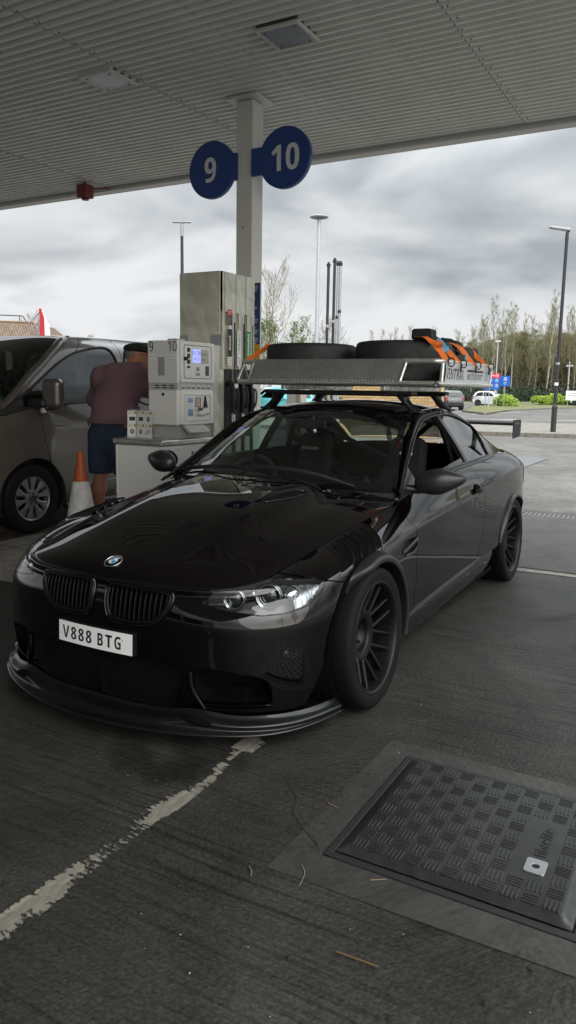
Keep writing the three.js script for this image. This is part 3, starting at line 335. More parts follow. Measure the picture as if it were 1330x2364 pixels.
{
  const { side, sideGeo, S, K, edge, hoodY, hoodGeo, over, sideGlass, pillar, cat, L0, L1, L2 } = CB;
  const G = .0028, pocket = (g, t) => { const s = shell(g, t), n = g.attributes.position.count, a = s.index.array, o = []; for (let i = 0; i < a.length; i += 3) if (!(a[i] < n && a[i + 1] < n && a[i + 2] < n)) o.push(a[i], a[i + 2], a[i + 1]); s.setIndex(o); const q = s.attributes.normal; for (let i = 0; i < q.count; i++) q.setXYZ(i, -q.getX(i), -q.getY(i), -q.getZ(i)); return s; };
  const outw = (g, cx, cy, cz) => { const P = g.attributes.position, Q = g.attributes.normal; let t = 0; for (let i = 0; i < P.count; i++) t += (P.getX(i) - cx) * Q.getX(i) + (P.getY(i) - cy) * Q.getY(i) + (P.getZ(i) - cz) * Q.getZ(i); return t < 0 ? flip(g) : g; };
  const both = (g) => [g, mirrorX(g)], offs = (g, t) => { g = g.clone(); const P = g.attributes.position, Q = g.attributes.normal; for (let i = 0; i < P.count; i++) P.setXYZ(i, P.getX(i) + t * Q.getX(i), P.getY(i) + t * Q.getY(i), P.getZ(i) + t * Q.getZ(i)); return g; };
  const nAt = (s, k) => { const e = .01, a = side(s - e, k), b = side(s + e, k), c = side(s, k - e), d = side(s, k + e), n = V(d[0] - c[0], d[1] - c[1], d[2] - c[2]).cross(V(b[0] - a[0], b[1] - a[1], b[2] - a[2])).normalize(); return n.y < -.7 || n.x * .9 + n.z * .4 < 0 ? n.negate() : n; };
  // openings
  const AF = { y: .326, z: -.012, R: .388 }, AR = { y: .326, z: -2.758, R: .352 };
  const archF = (y, z) => { const d = Math.hypot(y - AF.y, z - AF.z) - AF.R; if (z > 0 && y < .42) return Math.min(d + 1, z - (AF.z + .375 + (.42 - y) * .42)) ; return d; };
  const archR = (y, z) => { const dy = y < AR.y ? 0 : y - AR.y; return Math.hypot(dy, z - AR.z) - AR.R; };
  const arches = (y, z) => Math.min(archF(y, z), archR(y, z));
  const dfT = [[.15, -.655], [.295, -.657], [.454, -.668], [.65, -.657], [.738, -.632], [.80, -.59], [.886, -.528], [1.0, -.44]], drT = [[.15, -1.78], [.311, -1.866], [.396, -1.923], [.537, -1.984], [.741, -1.972], [.835, -1.915], [.978, -1.80], [1.1, -1.7]];
  const sillT = [[-2.4, .34], [-1.9, .325], [-1.76, .305], [-.65, .262], [-.3, .235]];
  const HL = [[2.25, .593], [2.36, .612], [2.55, .634], [2.9, .70], [4.55, .73], [4.72, .677], [5.2, .671], [5.54, .663], [5.30, .627], [4.79, .579], [4.2, .561], [3.6, .557], [3.0, .5665], [2.55, .5805]];
  const hl = (s, y) => sdPoly(HL, s * .15, y);
  for (const p of HL) p[0] *= .15;
  const KID = smoothLoop([[.352, .628], [.362, .606], [.346, .556], [.305, .508], [.25, .488], [.10, .481], [.055, .495], [.036, .54], [.032, .60], [.040, .636], [.062, .648], [.2, .643]], 4).map((p) => [p[0], p[1]]);
  const LOW = smoothLoop([[.42, .318], [.40, .335], [0, .338], [-.40, .335], [-.42, .318], [-.385, .165], [-.36, .15], [0, .142], [.36, .15], [.385, .165]], 6).map((p) => [p[0], p[1]]);
  const INT = smoothLoop([[.475, .315], [.50, .335], [.62, .325], [.725, .295], [.742, .25], [.735, .185], [.715, .172], [.53, .158], [.495, .17]], 5).map((p) => [p[0], p[1]]);
  const kid = (x, y, z) => z > .55 ? sdPoly(KID, Math.abs(x), y) : -1, low = (x, y, z) => z > .5 ? sdPoly(LOW, x, y) : -1, intk = (x, y, z) => z > .4 ? sdPoly(INT, x, y) : -1;
  const GILL = [[-.395, .655], [-.45, .697], [-.648, .694], [-.646, .668], [-.62, .622], [-.45, .628]], gill = (y, z) => sdPoly(GILL, z, y);
  const bumpY = (z) => poly1([[.1, .628], [.26, .642], [.34, .662], [.47, .70]], z);
  const notHoles = (x, y, z, s) => Math.min(-kid(x, y, z), -low(x, y, z), -intk(x, y, z), s < 7 ? -hl(s * .15, y) : 1, -gill(y, z) + (z < -.3 && z > -.7 ? 0 : 1));
  const hlq = (x, y, z, s) => s < 7 ? sdPoly(HL, s * .15, y) : -1;
  const holes = (x, y, z, s) => Math.min(-kid(x, y, z), -low(x, y, z), -intk(x, y, z), -hlq(x, y, z, s), z < -.3 && z > -.7 ? -gill(y, z) : 1);
  const TH = .006;
  const bumperF = clip(sideGeo, (x, y, z, s) => Math.min(z - .12, s < 4.72 ? 1 : bumpY(z) - y - G, holes(x, y, z, s) - .0015, archF(y, z)));
  part(car, 'front_bumper', both(shell(bumperF, TH)), MC.paint);
  const wing = clip(sideGeo, (x, y, z, s) => Math.min(s < 4.72 ? -1 : 1, z > .1 ? y - bumpY(z) - G : 1, holes(x, y, z, s) - .0015, z - poly1(dfT, y) - G, archF(y, z), y - poly1(sillT, z) - (z < -.2 ? G : -1)));
  for (const m of both(shell(wing, TH))) part(car, 'front_wing', m, MC.paint);
  const door = clip(sideGeo, (x, y, z) => Math.min(poly1(dfT, y) - G - z, z - poly1(drT, y) - G, y - poly1(sillT, z) - G));
  const doors = both(shell(door, TH)).map((m) => part(car, 'door', m, MC.paint));
  const quarter = clip(sideGeo, (x, y, z, s) => Math.min(poly1(drT, y) - G - z, arches(y, z), z + 3.16 + (y > .62 ? 9 : 0), y - (z > AR.z ? poly1(sillT, z) + G : 0)));
  for (const m of both(shell(quarter, TH))) part(car, 'rear_wing_panel', m, MC.paint);
  const bumperR = clip(sideGeo, (x, y, z) => Math.min(-3.165 - z, .615 - y));
  part(car, 'rear_bumper', both(shell(bumperR, TH)), MC.paint);
  // dark shell just behind the panels, seen only through the shut lines
  const under = clip(offs(sideGeo, -.014), (x, y, z, s) => Math.min(holes(x, y, z, s), arches(y, z), s < 6 ? 1 : y - .24));
  part(car, 'inner_shell', both(shell(under, .004)), MC.dark);
  // bonnet
  part(car, 'bonnet', shell(clip(hoodGeo, (x, y, z) => { const xe = CB.eAt(z)[0]; return z > .5 ? (CB.edge(0)[2] - .002 - z) : xe - Math.abs(x) - G; }), TH), MC.paint);
  part(car, 'bonnet_frame', offs(hoodGeo, -.02), MC.dark);
  { // bonnet air vents
    for (const sx of [1, -1]) { const loop = smoothLoop([[.318, -.02], [.352, -.075], [.39, -.205], [.402, -.30], [.385, -.31], [.345, -.255], [.315, -.14], [.305, -.04]], 5), P = (p, h) => [sx * p[0], hoodY(p[0], p[1]) + h, p[1]];
      const v = part(car, 'bonnet_vent', tube(loop.map((p) => P(p, .002)), .0045, 6, 90, true), MC.paint);
      const bars = []; for (let i = 0; i < 16; i++) { const z = -.035 - i * .0168, xs = loop.filter((p) => Math.abs(p[1] - z) < .012).map((p) => p[0]); if (xs.length < 2) continue; const a = Math.min(...xs), b = Math.max(...xs); if (b - a < .008) continue; bars.push(rod(P([a, z], .004), P([b, z], .004), .0028, 6)); }
      part(v, 'mesh', bars, MC.satin); const sh = new THREE.Shape(loop.map((p) => new THREE.Vector2(p[0], p[1]))); const f = new THREE.ShapeGeometry(sh); const q = f.attributes.position; for (let i = 0; i < q.count; i++) { const x = q.getX(i), z = q.getY(i); q.setXYZ(i, sx * x, hoodY(x, z) + .0012, z); } f.computeVertexNormals(); part(v, 'duct', f, MC.dark); } }
  { // round badge on the nose
    const z = .702, y = hoodY(0, z), sl = Math.atan2(hoodY(0, z - .02) - hoodY(0, z + .02), .04), b = new THREE.Group(); b.name = 'badge'; b.position.set(0, y + .002, z); b.rotation.x = sl; car.add(b);
    const tx = canvasTex(256, 256, (c) => { c.fillStyle = '#08090b'; c.fillRect(0, 0, 256, 256); c.beginPath(); c.arc(128, 128, 70, 0, 7); c.fillStyle = '#e4e8ea'; c.fill(); c.fillStyle = '#2f8fd0'; for (const a of [Math.PI, 0]) { c.beginPath(); c.moveTo(128, 128); c.arc(128, 128, 66, a, a + Math.PI / 2); c.fill(); } c.lineWidth = 5; c.strokeStyle = '#cfd3d6'; c.beginPath(); c.arc(128, 128, 70, 0, 7); c.stroke(); c.fillStyle = '#e8eaec'; c.font = 'bold 46px sans-serif'; c.textAlign = 'center'; c.textBaseline = 'middle'; for (const [t, a] of [['B', -.62], ['M', 0], ['W', .62]]) { c.save(); c.translate(128, 128); c.rotate(a); c.fillText(t, 0, -98); c.restore(); } });
    const dg = new THREE.CircleGeometry(.0375, 40); dg.rotateX(-Math.PI / 2); const P = dg.attributes.position; for (let i = 0; i < P.count; i++) P.setY(i, .0065 * (1 - (P.getX(i) ** 2 + P.getZ(i) ** 2) / .0375 ** 2) + .002); dg.computeVertexNormals();
    part(b, 'roundel', dg, new THREE.MeshPhysicalMaterial({ map: tx, roughness: .3, clearcoat: 1, clearcoatRoughness: .03 })); part(b, 'ring', new THREE.TorusGeometry(.0395, .0022, 8, 48).rotateX(Math.PI / 2).translate(0, .002, 0), MC.chrome); }
  // kidney grilles
  const bz = (x, y) => { let lo = 0, hi = 4.8; const k = kAt(y); for (let i = 0; i < 30; i++) { const m = (lo + hi) / 2; if (side(m, k)[0] < x) lo = m; else hi = m; } return side(lo, k)[2]; };
  function kAt(y, s = 1) { let lo = 0, hi = K; for (let i = 0; i < 30; i++) { const m = (lo + hi) / 2; if (side(s, m)[1] < y) lo = m; else hi = m; } return lo; }
  for (const sx of [1, -1]) {
    const g = new THREE.Group(); g.name = 'kidney_grille'; car.add(g);
    const L = KID.map((p) => V(sx * p[0], p[1], bz(p[0], p[1]) + .004));
    part(g, 'surround', tube(L, .006, 8, 140, true), MC.paint); const cx = .195, cy = .565, L2_ = KID.map((p) => { const x = cx + (p[0] - cx) * .925, y = cy + (p[1] - cy) * .86; return V(sx * x, y, bz(x, y) + .002); }); part(g, 'frame', tube(L2_, .0085, 8, 140, true), MC.grille);
    for (let i = 0; i < 12; i++) { const x = .062 + i * .0245, ys = []; for (let y = .47; y < .66; y += .002) if (sdPoly(KID, x, y) > .008) ys.push(y); if (ys.length < 8) continue; const y0 = ys[0], y1 = ys[ys.length - 1]; part(g, 'slat', gridGeo((u, v) => { const y = lerp(y0, y1, v), a = u * Math.PI * 2, b = .003; return [sx * (x + Math.cos(a) * b), y, bz(x, y) - .014 + Math.sin(a) * .016]; }, 8, 10), MC.grille); }
  }
  part(car, 'grille_duct', both(pocket(clip(sideGeo, (x, y, z) => kid(x, y, z)), .075)), MC.dark);
  // lower openings
  part(car, 'intake_duct', [...both(pocket(clip(sideGeo, (x, y, z) => low(x, y, z)), .08)), ...both(pocket(clip(sideGeo, (x, y, z) => intk(x, y, z)), .12))], MC.dark);
  { const bars = []; for (let r = 0; r < 13; r++) for (let i = -26; i <= 26; i++) { const x = i * .0165 + (r % 2) * .008, y = .15 + r * .0145; if (sdPoly(LOW, x, y) < .008) continue; const z = bz(Math.abs(x), y) - .03, h = new THREE.TorusGeometry(.0078, .0013, 4, 6); h.rotateZ(Math.PI / 6); h.translate(x, y, z); bars.push(h); } part(car, 'lower_mesh', bars, MC.grille).userData.kind = 'stuff'; }
  for (const sx of [1, -1]) { part(car, 'intake_blade', gridGeo((u, v) => { const x = lerp(.45, .74, u), y = .188 + .006 * Math.sin(v * 6.283), z = bz(x, .2) - .012 + .02 * Math.cos(v * 6.283); return [sx * x, y, z]; }, 16, 10), MC.paint); part(car, 'intake_fin', tube([[sx * .452, .325, bz(.45, .32) + .002], [sx * .462, .25, bz(.46, .25) + .006], [sx * .50, .165, bz(.5, .17) + .002]], .011, 8, 24), MC.paint); }
  { // number plate
    const tx = canvasTex(1024, 256, (c) => { c.fillStyle = '#e9eaea'; c.fillRect(0, 0, 1024, 256); c.fillStyle = '#0c0d0f'; c.font = 'bold 214px sans-serif'; c.textBaseline = 'middle'; c.textAlign = 'center'; const ch = (s, x, w) => { c.save(); c.translate(x, 134); const m = c.measureText(s).width; c.scale(w / m, 1); c.fillText(s, 0, 0); c.restore(); }; [['V', 108, 104], ['8', 226, 94], ['8', 336, 94], ['8', 446, 94], ['B', 604, 96], ['T', 720, 98], ['G', 838, 102]].forEach((a) => ch(...a)); c.fillRect(890, 92, 13, 10); });
    const pl = new THREE.Group(); pl.name = 'number_plate'; car.add(pl); const W = .206, y0 = .358, y1 = .448, zf = (x) => .836 - .20 * x * x;
    part(pl, 'plate_face', gridGeo((u, v) => { const x = lerp(-W, W, u); return [x, lerp(y0, y1, v), zf(x) - (lerp(y0, y1, v) - .4) * .04]; }, 20, 2), new THREE.MeshPhysicalMaterial({ map: tx, roughness: .35, emissive: 0 })); part(pl, 'plate_backing', shell(gridGeo((u, v) => { const x = lerp(-W - .003, W + .003, u), y = lerp(y0 - .003, y1 + .003, v); return [x, y, zf(x) - .0025 - (y - .4) * .04]; }, 20, 2), .025), MC.trim); }
  // splitter: carbon blade swept along the bumper foot, turned up at its ends
  { const prof = (s) => { const e = sstep(3.2, 5.7, s), m = .085 * (1 - sstep(0, 3.4, s)) * .75 + .042 - .012 * e; const lift = .02 * Math.exp(-(((s - 2.2) / .55) ** 2)); return [[-.005, .142 + lift], [.008, .128 + lift], [.022 + m * .25, .112 + lift * .8], [m * .7, .094 + lift * .3], [m, .084 + e * .012], [m + .004, .077 + e * .014], [m - .004, .070 + e * .014], [m * .4, .067 + e * .01], [-.05, .066], [-.16, .066]]; };
    const f = (u, v) => { const s = u * 5.72, P = prof(s), t = v * (P.length - 1), i = Math.min(P.length - 2, Math.floor(t)), q = cat(P, t), b = side(s, 1.2), n = nAt(s, 2); const l = Math.hypot(n.x, n.z); return [Math.max(0, b[0] + n.x / l * q[0]), q[1], b[2] + n.z / l * q[0]]; };
    part(car, 'front_splitter', both(outw(gridGeo(f, 110, 36, [1, 1]), .3, .02, .3)), MC.carbon);
    for (const sx of [1, -1]) { const b = side(2.25, 1.2), d = new THREE.SphereGeometry(1, 20, 12); xf(d, { s: [.068, .017, .02], r: [-.5, sx * .30, 0], p: [sx * (b[0] + .012), .124, b[2] + .026] }); part(car, 'splitter_duct', d, MC.dark); } }
  // flared arch lips
  const xAt = (y, z) => { let s = z > -1.3 ? lerp(8, 6, (z + .2) / .45) : lerp(17, 15, (z + 3.05) / .6); for (let i = 0; i < 12; i++) { const k = kAt(y, s), p = side(s, k), q = side(s + .05, k); s += clamp((z - p[2]) / ((q[2] - p[2]) / .05), -.6, .6); s = clamp(s, 0, S - .1); } return side(s, kAt(y, s))[0]; };
  for (const [A, a0, a1, xl, Ro, Ri, ez] of [[AF, -.22, 2.34, .953, .398, .352, 1], [AR, .45, 3.05, .934, .362, .334, .6]]) {
    const xs = []; for (let i = 0; i <= 60; i++) { const a = lerp(a0, a1, i / 60), y = A.y + Math.sin(a) * Ro, z = A.z - Math.cos(a) * Ro; xs.push(xAt(Math.max(.2, y), z)); }
    for (let q = 0; q < 4; q++) for (let i = 1; i < 60; i++) xs[i] = (xs[i - 1] + 2 * xs[i] + xs[i + 1]) / 4;
    const prof = [[1, 0, .002], [.9, .4, 0], [.72, .86, 0], [.45, 1, 0], [.12, 1, 0], [0, .93, 0], [-.02, .7, 0], [-.02, -.6, 0], [-.02, -3, 0]];
    const f = (u, v) => { const a = lerp(a0, a1, u), i = u * 60, xb = lerp(xs[Math.floor(i)], xs[Math.min(60, Math.ceil(i))], i % 1), t = v * (prof.length - 1), j = Math.min(prof.length - 2, Math.floor(t)), p = prof[j].map((c, m) => lerp(c, prof[j + 1][m], t - j)), R = lerp(Ri, Ro, p[0]), x = xb + (Math.max(xl, xb + .006) - xb) * p[1] * (1 - .95 * sstep(.80, 1, u) * ez) * (ez < 1 ? sstep(-.02, .22, u) : 1) + p[2]; return [x, A.y + Math.sin(a) * R, A.z - Math.cos(a) * R]; };
    for (const m of both(outw(gridGeo(f, 90, 32), .4, A.y, A.z))) part(car, 'arch_lip', m, MC.flare);
    for (const sx of [1, -1]) part(car, 'wheel_well', gridGeo((u, v) => { const a = lerp(-.4, Math.PI + .4, u), x = lerp(.5, .9, v), R = A.R + .012; return [sx * x, A.y + Math.sin(a) * R, A.z - Math.cos(a) * R]; }, 40, 2), MC.dark);
    for (const sx of [1, -1]) part(car, 'wheel_well', new THREE.CircleGeometry(A.R + .014, 40).rotateY(Math.PI / 2).translate(sx * .5, A.y, A.z), MC.dark);
  }
  // wing louvres: blades that rise from the wing towards their rear edge
  for (const sx of [1, -1]) [[6.9, 6.3], [7.25, 6.58], [7.58, 6.88], [7.9, 7.18], [8.2, 7.5]].forEach(([sa, sb], i) => {
    const at = (u, v, h) => { const k = lerp(9.72, 5.9, u), s = lerp(sa, sb, u ** 1.2) - (1 - v) * .36, p = side(s, k), n = nAt(s, k); return [sx * (p[0] + n.x * h), p[1] + n.y * h, p[2] + n.z * h]; };
    const pr = (u) => Math.pow(Math.sin(Math.PI * clamp(.04 + u * .92)), .45);
    const lv = part(car, 'louvre', outw(shell(outw(gridGeo((u, v) => at(u, v, .0015 + .019 * v ** 1.5 * pr(u)), 30, 12), 0, .3, 0), .003), 0, .3, 0), MC.paint);
    part(lv, 'crest', tube(Array.from({ length: 24 }, (_, j) => at(.02 + .96 * j / 23, 1, .0195 * pr(j / 23) + .001)), .0032, 6, 60), MC.paint); part(lv, 'slot', outw(gridGeo((u, v) => at(u, 1, .0015 + .016 * v * pr(u)), 30, 3), 0, .3, 0), MC.dark);
  });
  // gill vent behind the front wheel
  for (const sx of [1, -1]) { const pk = pocket(clip(sideGeo, (x, y, z) => z < -.3 && z > -.7 ? gill(y, z) : -1), .03); const v = part(car, 'wing_vent', sx > 0 ? pk : mirrorX(pk), MC.satin);
    const P = (z, y, o) => [sx * (xAt(y, z) + o), y, z]; part(v, 'blade', ribbon([P(-.652, .683, .003), P(-.56, .672, .006), P(-.47, .656, .006), P(-.425, .648, .002)], .02, .007, [0, 1, 0]), MC.dimchrome); part(v, 'lower_edge', ribbon([P(-.64, .635, .004), P(-.56, .621, .006), P(-.47, .623, .004)], .012, .006, [0, 1, 0]), MC.dimchrome); }
  // side skirts
  for (const sx of [1, -1]) { const prof = [[.866, .34], [.880, .30], [.885, .28], [.887, .266], [.886, .245], [.881, .22], [.872, .195], [.850, .17], [.80, .16]];
    const f = (u, v) => { const z = lerp(-.335, -2.40, u), t = v * (prof.length - 1), j = Math.min(prof.length - 2, Math.floor(t)), d = poly1(sillT, z) - .262, w = sstep(0, .05, u) * (1 - .6 * sstep(.86, 1, u)); return [sx * (lerp(prof[j][0], prof[j + 1][0], t - j) - .012 * (1 - w)), lerp(prof[j][1], prof[j + 1][1], t - j) - .028 + d * (1 - v * .75), z]; };
    part(car, 'side_skirt', outw(gridGeo(f, 40, 32), 0, .3, -1.35), MC.paint); }
  part(car, 'underbody', [bx(-.62, .62, .13, .24, -3.55, .62), bx(-.86, .86, .16, .26, -2.36, -.42), bx(-.6, .6, .2, .6, -3.6, -3.1)], MC.dark);
  // headlights
  for (const sx of [1, -1]) {
    const h = new THREE.Group(); h.name = 'headlight'; car.add(h); const m = (g) => sx > 0 ? g : mirrorX(g);
    const face = clip(sideGeo, (x, y, z, s) => hlq(x, y, z, s) - .001); const inner = clip(sideGeo, (x, y, z, s) => hlq(x, y, z, s) + .004);
    part(h, 'lens', m(offs(face, .001)), MC.lens); part(h, 'housing', m(pocket(offs(inner, -.008), .07)), mat(.03, .031, .033, .35));
    const proj = (p, r, dirz) => { const g = new THREE.Group(); const q = V(sx * p[0], p[1], p[2]); const ring = (R, t, d) => new THREE.TorusGeometry(R, t, 10, 40).translate(0, 0, d); const all = [[new THREE.LatheGeometry([[r * .70, 0], [r * .98, .006], [r * 1.0, .012], [r * .94, .015], [r * .74, .004], [r * .66, -.02]].map((a) => new THREE.Vector2(...a)), 40).rotateX(Math.PI / 2), MC.dimchrome, 'bezel'], [ring(r * .82, .0022, .012), MC.chrome, 'ring'], [xf(new THREE.SphereGeometry(r * .60, 28, 16), { s: [1, 1, .6], p: [0, 0, -.004] }), mat(.02, .022, .025, .02, { clearcoat: 1, clearcoatRoughness: .01 }), 'projector'], [xf(new THREE.TorusGeometry(r * .45, .0012, 6, 30), { p: [0, 0, r * .26] }), MC.dimchrome, 'ring']];
      for (const [geo, mm, nm] of all) { geo.rotateY(sx * .30); geo.rotateX(-.06); geo.translate(q.x, q.y, q.z); part(h, nm, geo, mm); } };
    proj([.568, .606, .615], .047); proj([.675, .613, .522], .058);
    // outer indicator chamber and reflector steps
    const P = (s, k, o) => { const p = side(s, k), n = nAt(s, k); return [sx * (p[0] - n.x * o), p[1] - n.y * o, p[2] - n.z * o]; };
    const kk = (s, y) => kAt(y, s);
    part(h, 'reflector', m(clip(offs(clip(sideGeo, (x, y, z, s) => hlq(x, y, z, s) - .006), -.028), (x, y, z, s) => s - 4.52)), mat(.34, .35, .36, .24, { metalness: 1, bumpMap: rep(dataTex(64, (u, v) => .5 + .5 * Math.sin(u * 6.283 * 2) * (v > .5 ? 1 : .6)), 3, 6), bumpScale: .0012 }));
    part(h, 'divider', tube([P(4.50, kk(4.5, .575), .018), P(4.55, kk(4.5, .62), .014), P(4.52, kk(4.5, .668), .02)], .0035, 6, 16), MC.dimchrome); part(h, 'divider', tube([P(5.02, kk(5, .605), .014), P(5.06, kk(5, .635), .012), P(5.05, kk(5, .662), .014)], .0028, 6, 16), MC.dimchrome);
    part(h, 'light_bar', ribbon([P(2.42, kk(2.4, .598), .016), P(2.6, kk(2.6, .602), .018), P(2.78, kk(2.8, .605), .022)], .006, .004, [0, 1, 0]), MC.dimchrome); part(h, 'small_lamp', xf(new THREE.SphereGeometry(.018, 16, 10), { s: [1, 1.1, .6], p: [sx * .622, .622, .575] }), MC.dimchrome); part(h, 'reflector', xf(new THREE.SphereGeometry(.045, 20, 12, 0, Math.PI), { r: [0, sx * .9, 0], s: [1, .8, 1], p: [sx * .728, .612, .455] }), MC.chrome);
  }
  // greenhouse
  const ov = (t0, t1, u0, u1, nt, nu) => flip(gridGeo((u, v) => over(lerp(t0, t1, v), lerp(u0, u1, u)), nu, nt, [1, 1]));
  const wsAll = ov(.02, 3.93, -.975, .975, 60, 60), wsIn = (x, y, z, u, v) => { const a = Math.abs(u * 2 - 1); return Math.min(.955 - a - .02 * (1 - v), v - .055 - .03 * a * a, .79 - v - .10 * a ** 3) * 1; };
  const up = (g) => { const Q = g.attributes.normal; let s = 0; for (let i = 0; i < Q.count; i++) s += Q.getY(i); return s < 0 ? flip(g) : g; };
  const wsU = up(wsAll);
  part(car, 'windscreen', clip(wsU, wsIn), MC.glass); part(car, 'windscreen_border', shell(clip(wsU, (...a) => -wsIn(...a)), .004), MC.frit);
  part(car, 'roof', shell(up(ov(3.97, 6.25, -.985, .985, 40, 50)), .008), MC.paint);
  const rg = up(ov(6.3, 8.75, -.96, .96, 30, 40)); part(car, 'rear_window', rg, MC.tint);
  for (const sx of [1, -1]) {
    const m = (g) => sx > 0 ? g : mirrorX(g); const out = (g) => { const Q = g.attributes.normal; let s = 0; for (let i = 0; i < Q.count; i++) s += Q.getX(i); return s < 0 ? flip(g) : g; };
    part(car, 'roof_pillar', m(shell(out(gridGeo((u, v) => pillar(u * 9, v), 150, 12, [9, 1])), .006)), MC.paint);
    const sg = out(gridGeo((u, v) => sideGlass(u * 9, v), 150, 24, [9, 1]));
    const rearE = (v) => poly1([[0, 6.35], [.25, 6.55], [.6, 6.95], [1, 7.35]], v), frontE = (v) => .95 + .35 * v;
    const win = (x, y, z, t, v) => Math.min((rearE(v) - t) * .25, (t - frontE(v)) * .22, (v - .045) * .33, (.955 - v) * .33);
    part(car, 'rear_pillar', m(shell(clip(sg, (x, y, z, t, v) => Math.min(-win(x, y, z, t, v), t - 5)), .006)), MC.paint);
    part(car, 'window_frame', m(shell(clip(sg, (x, y, z, t, v) => Math.min(-win(x, y, z, t, v), 5 - t)), .008)), MC.trim);
    const bz0 = (y) => -1.805 + (y - .98) * .10, bp = (y, z) => .028 - Math.abs(z - bz0(y));
    part(car, 'centre_pillar', m(shell(clip(offs(sg, -.004), (x, y, z, t, v) => Math.min(bp(y, z), win(x, y, z, t, v) + .01)), .03)), MC.trim);
    part(car, 'quarter_window', m(clip(offs(sg, -.006), (x, y, z, t, v) => Math.min(bz0(y) - z - .02, win(x, y, z, t, v) + .004))), MC.tint);
    if (sx > 0) part(car, 'door_window', m(clip(offs(sg, -.012), (x, y, z, t, v) => Math.min(z - bz0(y) - .02, win(x, y, z, t, v) + .01, .175 - .03 * (5 - t) - v))), MC.glass, 'side window wound almost fully down'); else part(car, 'door_window', m(clip(offs(sg, -.012), (x, y, z, t, v) => Math.min(z - bz0(y) - .02, win(x, y, z, t, v) + .01))), MC.glass);
    const Wl = []; for (let i = 0; i <= 20; i++) { const v = lerp(.045, .955, i / 20); Wl.push(sideGlass(rearE(v), v)); } const topL = [], lowL = []; for (let i = 0; i <= 30; i++) { topL.push(sideGlass(lerp(rearE(.955), frontE(.955), i / 30), .955)); lowL.push(sideGlass(lerp(frontE(.045), rearE(.045), i / 30), .045)); }
    part(car, 'window_seal', [Wl, topL, lowL].map((l) => tube(l.map((p) => [sx * (p[0] + .002), p[1], p[2]]), .0065, 6, 60)), MC.trim);
    const rail = []; for (let i = 0; i <= 40; i++) { const p = pillar(lerp(.1, 8.6, i / 40), .05); rail.push([sx * p[0], p[1], p[2]]); } part(car, 'drip_rail', tube(rail, .005, 6, 100), MC.trim);
    part(car, 'window_seal', tube(Array.from({ length: 30 }, (_, i) => { const p = cat(L0, i / 29 * 7); return [sx * (p[0] + .004), p[1] - .004, p[2]]; }), .008, 6, 90), MC.trim);
    // mirror
    const mr = new THREE.Group(); mr.name = 'door_mirror'; car.add(mr); const cx = .945, cy = .978, cz = -.81;
    const shellG = new THREE.SphereGeometry(1, 36, 24), q = shellG.attributes.position; for (let i = 0; i < q.count; i++) { let x = q.getX(i), y = q.getY(i), z = q.getZ(i); const tp = 1 - .42 * sstep(-.1, 1, x); let Y_ = Math.sign(y) * Math.pow(Math.abs(y), .80) * (y > 0 ? .066 : .076) * tp, Z_ = Math.sign(z) * Math.pow(Math.abs(z), .8) * (z > 0 ? .085 : .055) * (1 - .25 * sstep(0, 1, x)), X_ = x * .130; Y_ += .012 * x - .006 * (z > 0 ? z : 0); Z_ -= X_ * .25; q.setXYZ(i, sx * (cx + X_), cy + Y_, cz + Z_); } shellG.computeVertexNormals(); part(mr, 'mirror_shell', sx > 0 ? shellG : flip(shellG), MC.satin);
    part(mr, 'mirror_arm', tube([[sx * .765, .925, -.76], [sx * .82, .922, -.785], [sx * .88, .93, -.80], [sx * .93, .945, -.812]], .024, 10, 24), MC.satin); part(mr, 'mirror_glass', xf(new THREE.CircleGeometry(1, 28), { s: [.10, .06, 1], r: [0, Math.PI + sx * .24, 0], p: [sx * (cx - .005), cy, cz - .061] }), MC.chrome); part(mr, 'mirror_seam', tube([[sx * (cx - .115), cy - .026, cz + .062], [sx * (cx - .04), cy - .032, cz + .083], [sx * (cx + .05), cy - .02, cz + .062], [sx * (cx + .108), cy + .002, cz - .01]], .002, 5, 20), MC.trim);
    const sail = [sideGlass(.15, .05), sideGlass(1.05, .05), sideGlass(1.3, .95), sideGlass(.9, .9)].map((p) => [sx * (p[0] + .006), p[1], p[2]]); part(mr, 'mirror_base', shell(gridGeo((u, v) => [0, 1, 2].map((c) => lerp(lerp(sail[0][c], sail[1][c], u), lerp(sail[3][c], sail[2][c], u), v)), 4, 4), .004), MC.satin);
    // door handle
    const d = doors[sx > 0 ? 0 : 1], hp = (z, y, o) => [sx * (xAt(y, z) + o), y, z]; const rec = xf(new THREE.SphereGeometry(1, 24, 14), { s: [.004, .036, .05], p: hp(-1.80, .818, 0) }); const hd = part(d, 'handle', [ribbon([hp(-1.735, .812, .008), hp(-1.76, .813, .028), hp(-1.82, .817, .034), hp(-1.885, .822, .030), hp(-1.90, .823, .010)], .028, .014, [0, 1, 0])], MC.paint); part(d, 'handle_recess', rec, MC.dark);
  }
  // boot lid, tail
  part(car, 'boot_lid', shell(up(gridGeo((u, v) => { const s = lerp(16.6, 21.98, v), e = edge(s), x = lerp(-1, 1, u) * (e[0] - .003), r = Math.abs(lerp(-1, 1, u)); return [x, e[1] + (.035 * (1 - v) + .012) * (1 - r ** 3), e[2]]; }, 40, 30)), .006), MC.paint);
  part(car, 'boot_lip', [gridGeo((u, v) => { const s = lerp(-1, 1, u), e = edge(19.6 + 2.38 * (1 - Math.abs(s))), a = v * Math.PI * 2; return [Math.sign(s) * e[0], e[1] + .012 + .016 * Math.sin(a), e[2] + .02 + .03 * Math.cos(a)]; }, 60, 10)], MC.paint);
  for (const m of both(offs(clip(sideGeo, (x, y, z) => Math.min(-3.18 - z, y - .70, .86 - y, x - .42)), .004))) part(car, 'tail_light', m, MC.red);
